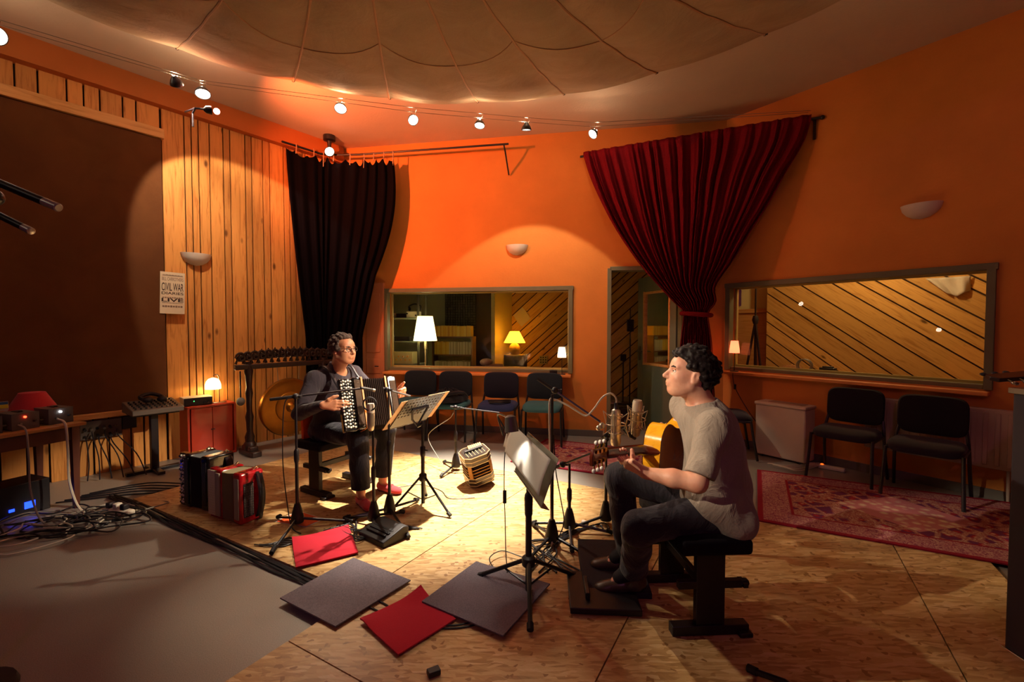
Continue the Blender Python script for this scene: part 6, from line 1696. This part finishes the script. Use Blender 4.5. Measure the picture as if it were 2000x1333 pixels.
# ---------------------------------------------------------------- accordion player
Fm = nrm((.86, -.51, 0)); Rt = V(-.51, -.86, 0)        # facing, his right
man = thing('person', 'seated man in dark jumper and red loafers playing a button accordion', 'person', (-1.52, 3.80, ZB))
base1 = np.array(man.location)
hipR, hipL = V(-1.565, 3.725, .545), V(-1.475, 3.885, .545)
knR, knL = V(-1.185, 3.485, .555), V(-1.035, 3.745, .555)
anR, anL = V(-1.175, 3.50, .115), V(-1.09, 3.80, .115)
shR, shL = V(-1.575, 3.63, .985), V(-1.385, 3.955, 1.0)
ACC_M = Matrix.Translation(ACC.location) @ ACC.rotation_euler.to_matrix().to_4x4()
tip_ = np.array(ACC_M @ Vector((-.275, -.18*.28-.042, .185)))      # fingertips rest on the buttons
hd_ = nrm((.90, .16, -.02))
elR, wrR = V(-1.63, 3.47, .735), tip_-hd_*.168
elL, wrL = V(-1.18, 3.97, .79), V(-.965, 3.80, .85)
neck0, neck1 = V(-1.46, 3.79, 1.04), V(-1.40, 3.725, 1.13)
H1 = Head((-1.362, 3.665, 1.215), (.90, -.43, .03), (0, 0, 1), 1.04)
lo, hi = (-1.80, 3.18, 0.0), (-.82, 4.20, 1.42)
S = Solid(lo, hi, .0045)
H1.skin(S, 1.08)
S.cap(neck0, neck1, .062, .058, .03); S.cap(neck1, H1.p(-.02, -.04, 0), .058, .055, .03)
Ts = np.stack([Rt, Fm, V(0, 0, 1)])
S.ell((-1.515, 3.80, .58), (.15, .12, .11), Ts, .05); S.ell((-1.50, 3.80, .74), (.14, .12, .16), Ts, .06); S.ell((-1.49, 3.795, .90), (.15, .11, .13), Ts, .05)
S.cap(shR, shL, .055, .055, .05)
for (a, e, w) in ((shR, elR, wrR), (shL, elL, wrL)): S.chain([a, e, w], [.05, .042, .027], .025)
for (h_, k_, a_) in ((hipR, knR, anR), (hipL, knL, anL)):
    S.chain([h_, k_], [.075, .052], .04); S.chain([k_, a_], [.05, .036], .02)
    S.cap(a_+V(0, 0, -.05), a_+Fm*.09+V(0, 0, -.078), .030, .018, .03)
hand(S, wrR, hd_, (.12, -.95, .28), (-.06, .25, .95), [(8, 10, 12), (4, 8, 12), (6, 12, 14), (12, 16, 16)],
     [tuple(wrR+V(.04, .0, .038)), tuple(wrR+V(.072, .012, .058)), tuple(wrR+V(.098, .022, .064))])
hand(S, wrL, (.75, -.42, .10), (.50, .85, .1), (.05, -.1, 1.), [(55, 55, 40), (60, 60, 40), (60, 60, 40), (60, 60, 40)],
     [tuple(wrL+V(.03, -.025, .045)), tuple(wrL+V(.055, -.045, .07)), tuple(wrL+V(.077, -.06, .09))])
me = S.mesh('body'); me.transform(Matrix.Translation(-Vector(base1)))
body1 = link('body', me, SKIN1, man)
class Off:                                       # details built in world space, then moved into the person's frame
    def __init__(s, n0): s.n0 = n0
def adopt(par, start):
    for o in [x for x in bpy.data.objects if x.get('_new')]: pass
def shift_children(par):
    for o in list(bpy.data.objects):
        if o.parent is not None and (o.parent == par or (o.parent.parent is not None and o.parent.parent == par)) and o.type == 'MESH' and not o.get('shifted'):
            if o.parent == par: pass
            o.data.transform(Matrix.Translation(-Vector(par.location))); o['shifted'] = 1
body1['shifted'] = 1
GREYHAIR = fabric('greying_hair', '4a3a34', .7, .5, 90, .1, .6); DARKHAIR = fabric('dark_brown_hair', '170d0c', .55, .5, 90, .05, .6)
H1.details(man, mat('brow_grey', '4c3a32', .8))
spots = scalp(H1, 330, 3, lambda f, u, r: (u > .095 and f < .058) or (f < .012 and u > -.02 and abs(r) > .035 and f < .012+.35*(u-.02)) or (f < -.06 and u > -.055) or (abs(r) > .066 and f < .025 and u > -.005), 1.05)
me = hair_mesh(H1, spots, .017, 5, 'hair', H1.c-.16, H1.c+.17); link('hair', me, GREYHAIR, man)
# jumper
S = Solid(lo, hi, .006)
S.ell((-1.515, 3.80, .575), (.185, .15, .10), Ts, .05); S.ell((-1.495, 3.80, .72), (.175, .155, .17), Ts, .06); S.ell((-1.49, 3.795, .90), (.180, .135, .15), Ts, .05)
S.cap(shR+V(0, 0, -.01), shL+V(0, 0, -.01), .068, .066, .06); S.cap(neck0-V(0, 0, .03), neck0+V(.01, -.01, .03), .085, .075, .05)
for (a, e, w) in ((shR, elR, wrR), (shL, elL, wrL)):
    S.chain([a, e], [.068, .056], .03); S.cap(e, w-nrm(w-e)*.02, .056, .038, .02)
S.ripple(.0035, 42, 2)
S.cap(neck0+V(.03, -.015, .0), neck0+V(.13, -.07, .12), .07, .10, .01, 's')          # open neckline
S.ell(neck0+V(.035, -.02, .095), (.085, .085, .06), None, .01, 's')
S.cap(neck0+V(.10, -.06, .03), neck0+V(.15, -.09, -.10), .035, .012, .012, 's')
link('jumper', S.mesh('jumper'), cloth_mat('charcoal_jumper', '3c343c', .15, .5), man)
# trousers
S = Solid(lo, hi, .006)
S.ell((-1.515, 3.80, .555), (.185, .155, .085), Ts, .04)
for (h_, k_, a_) in ((hipR, knR, anR), (hipL, knL, anL)):
    S.chain([h_, k_], [.092, .075], .05); S.chain([k_, a_+V(0, 0, .03)], [.074, .072], .03)
S.ripple(.004, 38, 6); S.half((0, 0, .145), (0, 0, -1), 0, (-1.8, 3.2, 0), (-.8, 4.2, .3)); S.half((0, 0, .66), (.2, 0, 1), .02)
link('trousers', S.mesh('trousers'), cloth_mat('dark_navy_trousers', '1e1a24', .15, .5), man)
RED_SUEDE = fabric('red_suede', 'b83038', .8, .12, 260, .3)
def shoe(par, an, d, m, sole_m, L=.25, lace=None, up=0., name='shoe', low=True, tilt=0.):
    d = nrm(d); s_ = np.cross(d, V(0, 0, 1)); s_ = nrm(s_); u_ = np.cross(s_, d); M_ = np.stack([d, s_, u_])
    S = Solid(an-V(.28, .28, .16), an+V(.28, .28, .14), .004)
    h0 = an+u_*(-.075)
    S.ell(h0-d*.02, (.05, .036, .045), M_, .02); S.ell(h0+d*.07-u_*.006, (.085, .040, .034), M_, .03); S.ell(h0+d*.145-u_*.010, (.055, .042, .028), M_, .02)
    if not low: S.cap(h0-d*.01, h0+u_*.05-d*.015, .043, .042, .02)
    S.half(h0-u_*.036, -u_, .003)
    if low: S.ell(h0+u_*.035+d*.012, (.052, .030, .03), M_, .008, 's')
    o = link(name, S.mesh(name), m, par)
    S = Solid(an-V(.28, .28, .18), an+V(.28, .28, .08), .004)
    S.ell(h0-d*.02, (.053, .040, .05), M_, .02); S.ell(h0+d*.07, (.088, .044, .05), M_, .03); S.ell(h0+d*.145, (.058, .046, .05), M_, .02)
    S.half(h0-u_*.024, u_, .001); S.half(h0-u_*.040, -u_, .001)
    sl_ = link('sole', S.mesh('sole'), sole_m, o); sl_['shifted'] = 0
    if lace:
        for j in range(3):
            b = MB(); q = h0+d*(.055+.022*j)+u_*(.027-.003*j); b.tube([q-s_*.022, q+u_*.006, q+s_*.022], .003, 6); b.build('lace', lace, o)
    else:
        b = MB(); q = h0+d*.085+u_*.022; b.tube([q-s_*.025+d*.0, q+u_*.008, q+s_*.025], .0045, 6); b.tube([q+u_*.008, q+d*.022+s_*.012+u_*.002], .003, 6); b.tube([q+u_*.008, q+d*.022-s_*.012+u_*.002], .003, 6); b.build('bow', m, o)
    return o
shoe(man, V(anR[0]+.005, anR[1]-.01, ZB+.112), (.62, -.78, 0), RED_SUEDE, mat('dark_red_sole', '6a1c20', .7))
shoe(man, V(anL[0]+.01, anL[1]-.015, ZB+.112), (.86, -.50, 0), RED_SUEDE, mat('dark_red_sole', '6a1c20', .7))
# glasses
gl = MB()
for r in (-1, 1):
    gl.tube([H1.p(.1035-.012*abs(math.cos(a)*.5+.5*r*r)*0-.006*(1 if r*math.cos(a) > .3 else 0), .003+.017*math.sin(a), r*.0335+.022*math.cos(a)) for a in [2*PI*i/18 for i in range(18)]], .0021, 6, closed=True)
    gl.tube([H1.p(.099, .008, r*.055), H1.p(.06, .009, r*.077), H1.p(-.01, .010, r*.083)], .0018, 6)
gl.tube([H1.p(.1045, .006, -.012), H1.p(.107, .009, 0), H1.p(.1045, .006, .012)], .002, 6)
gl.build('glasses', mat('glasses_frame', '241a18', .3), man)
# shoulder straps of the accordion
b = MB(); w_ = nrm(Rt)
def strap_pts(sh, side, end):
    top = sh*.62+V(*neck0)*.38+V(0, 0, .062)
    return spline([top-Fm*.10-V(0, 0, .12), top-Fm*.05-V(0, 0, .015), top+V(0, 0, .012), top+Fm*.07-V(0, 0, .02), top+Fm*.135-V(0, 0, .09), end], 5)
for (sh, end) in ((shR, V(-1.33, 3.56, .875)), (shL, V(-1.20, 3.80, .89))):
    pts = strap_pts(sh, 0, end); b = MB(); vs_ = []
    n_ = len(pts)
    for i, p in enumerate(pts):
        q = Vector(p); vs_ += [tuple(q+Vector(w_)*.018), tuple(q-Vector(w_)*.018)]
    b.add(vs_, [(2*i, 2*i+1, 2*i+3, 2*i+2) for i in range(n_-1)]); b.build('accordion_strap', mat('grey_leather', '2c262c', .4), man, solid=.005)
b = MB(); b.lathe([(.0125, -.005), (.0135, 0), (.0125, .005)], 14, look(wrR-V(.0, 0, 0), wrR+V(.1, .01, 0))); 
shift_children(man)

# ---------------------------------------------------------------- guitarist
gm = thing('person', 'seated man in grey shirt playing a yellow acoustic guitar', 'person', (.92, 2.18, ZB))
Fg = nrm((-.985, .12, 0)); Rg = V(Fg[1], -Fg[0], 0)      # his right is away from the camera
hipL, hipR = V(.93, 2.08, .545), V(.93, 2.25, .545)
knL, knR = V(.575, 2.03, .495), V(.56, 2.345, .615)
anL, anR = V(.61, 2.285, .175), V(.625, 2.445, .195)
shL, shR = V(.905, 2.015, .965), V(.895, 2.345, .985)
elL, wrL = V(.80, 1.945, .725), V(.600, 2.035, .740)
elR, wrR = V(.985, 2.50, .90), V(.865, 2.555, .82)
neck0, neck1 = V(.925, 2.185, 1.02), V(.885, 2.19, 1.09)
H2 = Head((.857, 2.195, 1.168), (-.965, .08, .20), (.20, 0, .98), .98)
lo, hi = (.28, 1.80, 0.0), (1.20, 2.78, 1.36)
S = Solid(lo, hi, .0045)
H2.skin(S, .98)
S.cap(neck0, neck1, .060, .054, .03); S.cap(neck1, H2.p(-.02, -.03, 0), .054, .055, .03)
Ts = np.stack([Rg, Fg, V(0, 0, 1)])
S.ell((.94, 2.165, .57), (.12, .10, .09), Ts, .05); S.ell((.965, 2.17, .73), (.135, .11, .16), Ts, .06); S.ell((.945, 2.18, .89), (.15, .10, .13), Ts, .05)
S.cap(shL, shR, .052, .052, .05)
S.chain([shL, elL], [.05, .041], .025); S.chain([elL, elL*.55+wrL*.45, wrL], [.041, .039, .0255], .02)
S.chain([shR, elR, wrR], [.05, .040, .026], .025)
for (h_, k_, a_) in ((hipR, knR, anR), (hipL, knL, anL)):
    S.chain([h_, k_], [.075, .052], .04); S.chain([k_, a_], [.05, .036], .02); S.cap(a_+V(0, 0, -.05), a_+Fg*.09+V(0, 0, -.082), .028, .016, .03)
# guitar axes (neck points to the left of the picture and towards the camera)
gd = nrm((-.68, -.70, .14)); J = V(.705, 2.28, .772); gw = nrm(np.cross(np.cross(gd, V(0, 0, 1)), gd)); gn = np.cross(gd, gw)   # gn: out of the soundboard
if gn @ V(-1, 1, 0) < 0: gn = -gn
nk = J+gd*.245
hand(S, wrL, (-.72, .05, .42), nrm(V(-.30, -.55, -.60)), (.35, -.65, .45),
     [[tuple(nk+gd*.012-gw*.042+gn*.016), tuple(nk+gd*.012-gw*.012+gn*.046), tuple(nk+gd*.012+gw*.014+gn*.028)],
      [tuple(nk-gd*.010-gw*.044+gn*.018), tuple(nk-gd*.012-gw*.010+gn*.050), tuple(nk-gd*.012+gw*.018+gn*.028)],
      [tuple(nk-gd*.030-gw*.042+gn*.018), tuple(nk-gd*.034-gw*.008+gn*.048), tuple(nk-gd*.034+gw*.012+gn*.028)],
      [tuple(nk-gd*.050-gw*.038+gn*.014), tuple(nk-gd*.056-gw*.008+gn*.040), tuple(nk-gd*.054+gw*.004+gn*.028)]],
     [tuple(nk-gd*.012-gw*.045-gn*.022), tuple(nk-gd*.006-gw*.008-gn*.028), tuple(nk-gd*.0+gw*.022-gn*.024)])
hand(S, wrR, (-.62, -.55, -.30), (-.55, .72, .3), (-.3, -.2, .9), [(25, 30, 20), (28, 30, 20), (30, 30, 20), (30, 30, 20)], [(.835, 2.53, .85), (.81, 2.505, .85), (.79, 2.49, .835)])
me = S.mesh('body'); body2 = link('body', me, SKIN2, gm)
H2.details(gm, mat('brow_dark', '1e1210', .8), '2a2a30')
spots = scalp(H2, 620, 9, lambda f, u, r: ((u > .078 and f < .075) or (u > .05 and f < .055) or (f < .005 and u > -.012) or (f < -.045 and u > -.078) or (abs(r) > .06 and f < .035 and u > .005 and f < .02+.5*u)) and not (abs(r) > .055 and -.034 < f < .03 and u < .034), 1.09)
spots += [(f*1.02, u+.012, r) for (f, u, r) in scalp(H2, 90, 10, lambda f, u, r: u > .07 and f > -.05, 1.08)]
spots += [(f-.012, u-.005, r) for (f, u, r) in scalp(H2, 90, 12, lambda f, u, r: f < -.06 and u > -.07, 1.08)]
me = hair_mesh(H2, spots, .0165, 15, 'hair', H2.c-.17, H2.c+.17, .0035, lambda S_: S_.ell(H2.p(-.030, .040, 0), (.090, .084, .072), H2.M, .01)); link('hair', me, DARKHAIR, gm)
# shirt with short sleeves
S = Solid(lo, hi, .0055)
S.ell((.955, 2.165, .585), (.185, .145, .11), Ts, .05); S.ell((.975, 2.17, .72), (.165, .142, .17), Ts, .06); S.ell((.955, 2.18, .89), (.170, .128, .15), Ts, .05)
S.ell((1.00, 2.17, .78), (.13, .09, .17), Ts, .06)
S.cap(shL+V(0, 0, -.005), shR+V(0, 0, -.005), .066, .066, .06); S.cap(neck0-V(0, 0, .06), neck0-V(-.012, 0, .012), .085, .068, .05)
S.cap(shR, shR*.25+elR*.75, .068, .062, .03)
S.cap(V(1.02, 2.13, .62), V(1.03, 2.10, .50), .10, .07, .06); S.cap(V(.90, 2.05, .60), V(1.02, 2.03, .53), .09, .085, .05); S.cap(V(.95, 2.03, .60), V(1.0, 2.0, .50), .07, .05, .05)
S.ripple(.0045, 34, 3)
S2 = Solid(lo, hi, .0055); S2.cap(shL, shL*.30+elL*.70, .068, .062, .03); S2.cap(shL*.30+elL*.70, elL, .064, .066, .02); S2.ripple(.0045, 34, 3)
S2.half(shL*.12+elL*.88, nrm(elL-shL), .004); S.merge((slice(None),)*3, S2.D, .03)
S.ell(neck0+V(-.035, 0, .055), (.092, .080, .066), None, .008, 's')
S.half((0, 0, .44), (0, 0, -1), .01)
link('shirt', S.mesh('shirt'), cloth_mat('grey_linen_shirt', '8e8074', .08, .6, 8), gm)
# trousers
S = Solid(lo, hi, .0055)
S.ell((.955, 2.165, .545), (.175, .145, .085), Ts, .04)
for (h_, k_, a_) in ((hipR, knR, anR), (hipL, knL, anL)):
    S.chain([h_, k_], [.088, .074], .05); S.chain([k_, a_+V(.01, 0, -.02)], [.073, .066], .03)
S.ripple(.004, 38, 9)
for a_ in (anL, anR): S.half(a_+V(0, 0, -.045), (.2, .0, -1), .004, a_-V(.14, .14, .2), a_+V(.14, .14, .03))
S.half((0, 0, .66), (-.15, 0, 1), .02)
link('trousers', S.mesh('trousers'), cloth_mat('dark_grey_trousers', '2c262e', .12, .5), gm)
for a_ in (anL, anR):
    S = Solid(a_-.16, a_+.16, .004); S.cap(a_+V(0, 0, .06), a_+V(0, 0, -.04), .044, .042, .02); S.cap(a_+V(-.01, 0, -.02), a_+Fg*.06+V(0, 0, -.06), .042, .034, .02)
    link('sock', S.mesh('sock'), mat('dark_sock', '1c181c', .9), gm)
SHOE = mat('brown_leather_shoe', '4a3c30', .35, var=.2, vscale=30); SOLE = mat('dark_sole', '2a2420', .7)
shoe(gm, V(*anL)+V(-.01, 0, -.005), (-.93, .20, -.20), SHOE, SOLE, low=False, lace=mat('pale_lace', 'a89c80', .7))
shoe(gm, V(*anR)+V(-.01, 0, -.005), (-.90, .30, -.14), SHOE, SOLE, low=False, lace=mat('pale_lace', 'a89c80', .7))
shift_children(gm)

# ---------------------------------------------------------------- the guitar he plays
gt2 = thing('acoustic_guitar', 'yellow acoustic guitar held by the seated guitarist', 'guitar', tuple(J))
GMx = Matrix.Identity(4)
for i in range(3): GMx[i][0] = -gd[i]; GMx[i][1] = gw[i]; GMx[i][2] = gn[i]
# local: x from neck joint to tail, y across, z out of the soundboard
def outline(k=1.0, n=40):
    half = [(0, .02), (.004, .07), (.03, .115), (.07, .138), (.11, .136), (.15, .122), (.19, .116), (.23, .122), (.28, .145), (.33, .170), (.38, .182), (.42, .178), (.455, .150), (.478, .10), (.488, .04), (.489, 0)]
    up = [(p.x, p.y) for p in spline([Vector((x, y, 0)) for x, y in half], 3)]
    return up + [(x, -y) for x, y in reversed(up[1:-1])]
ol = outline()
YEL = pine('yellow_maple', 'e8a420', 'd08a14', knots=False, horiz=True, rough=.22)
BRN = mat('guitar_back', '7a4010', .25, coat=.5, var=.2, vscale=5); EDG = mat('guitar_binding', '3a1608', .3)
b = MB(); b.M = GMx; n_ = len(ol)
b.add([(x, y, -.046) for x, y in ol]+[(x, y, .046) for x, y in ol], [(i, (i+1) % n_, n_+(i+1) % n_, n_+i) for i in range(n_)]); b.build('rim', YEL, gt2)
b = MB(); b.M = GMx; b.prism(ol, -.048, -.046); b.build('back', BRN, gt2)
b = MB(); b.M = GMx; b.prism(ol, .046, .049); b.build('soundboard', mat('spruce_top', 'dca850', .3, coat=.4), gt2)
for z in (-.047, .047):
    b = MB(); b.M = GMx; b.tube([(x, y, z) for x, y in ol], .0022, 5, closed=True); b.build('binding', EDG, gt2)
NECK = mat('mahogany_neck', '5a2010', .22, coat=.5, var=.25, vscale=10)
b = MB(); b.M = GMx; b.lathe([(.026, -.345), (.0275, -.1), (.029, -.02), (.029, .0)], 16, Matrix.Translation((0, 0, .036)) @ Matrix.Rotation(R(90), 4, 'Y') @ Matrix.Diagonal((.78, 1, 1, 1)), PI/2, 3*PI/2) if False else None
def neck_ring(x, w, dpt): return [(x, w*math.cos(a), .046-dpt*math.sin(a)) for a in [PI*i/10 for i in range(11)]]
rings = [neck_ring(-.355, .0245, .018), neck_ring(-.2, .026, .020), neck_ring(-.06, .0275, .024), neck_ring(-.03, .028, .045), neck_ring(-.008, .026, .085), neck_ring(.0, .025, .092)]
b = MB(); b.M = GMx; vs_ = [p for r_ in rings for p in r_]; b.add(vs_, [(11*i+k, 11*i+k+1, 11*(i+1)+k+1, 11*(i+1)+k) for i in range(len(rings)-1) for k in range(10)]+[tuple(range(11))]); b.build('neck', NECK, gt2)
b = MB(); b.M = GMx; b.box((-.10, 0, .0495), (.52, .052, .007)); b.build('fingerboard', mat('ebony', '1c120e', .35), gt2)
for k in range(12):
    b = MB(); b.M = GMx; b.box((-.355+.028*k*(1-.012*k), 0, .0535), (.002, .05, .002)); b.build('fret', STEEL, gt2)
b = MB(); b.M = GMx @ Matrix.Translation((-.355, 0, .044)) @ Matrix.Rotation(R(-13), 4, 'Y')
b.prism([(0, -.025), (-.02, -.031), (-.185, -.036), (-.195, 0), (-.185, .036), (-.02, .031), (0, .025)], -.010, .006); b.build('headstock', NECK, gt2, bevel=.003)
for k in range(3):
    for s in (-1, 1):
        b = MB(); b.M = GMx @ Matrix.Translation((-.355, 0, .044)) @ Matrix.Rotation(R(-13), 4, 'Y')
        x = -.05-.05*k; b.cyl((x, s*.034, -.002), (x, s*.052, -.004), .004, seg=6); pg_ = b.build('tuner_post', mat('gilt', 'd0a040', .25, 1.), gt2)
        b = MB(); b.M = GMx @ Matrix.Translation((-.355, 0, .044)) @ Matrix.Rotation(R(-13), 4, 'Y'); b.ball((x, s*.060, -.004), .0125, 10, 8, (1, .8, .7)); b.build('tuner_button', mat('pearl_tuner', 'e4e0d8', .2), pg_)
        b = MB(); b.M = GMx @ Matrix.Translation((-.355, 0, .044)) @ Matrix.Rotation(R(-13), 4, 'Y'); b.box((x, s*.022, -.013), (.022, .014, .006)); b.build('gear', mat('gilt', 'd0a040', .25, 1.), pg_)
b = MB(); b.M = GMx
for k in range(6): b.tube([(-.36, -.02+.008*k, .056), (.34, -.028+.0112*k, .056)], .0007, 4)
b.build('strings', STEEL, gt2, kind='stuff')
b = MB(); b.M = GMx; b.box((.345, 0, .054), (.025, .16, .01)); b.build('bridge', EDG, gt2, bevel=.002)
b = MB(); b.M = GMx; b.lathe([(.045, .0495), (.052, .0498), (.052, .0495)], 28, Matrix.Translation((.155, 0, 0))); b.lathe([(0, .0492), (.046, .0492)], 28, Matrix.Translation((.155, 0, 0))); b.build('rosette', EDG, gt2)
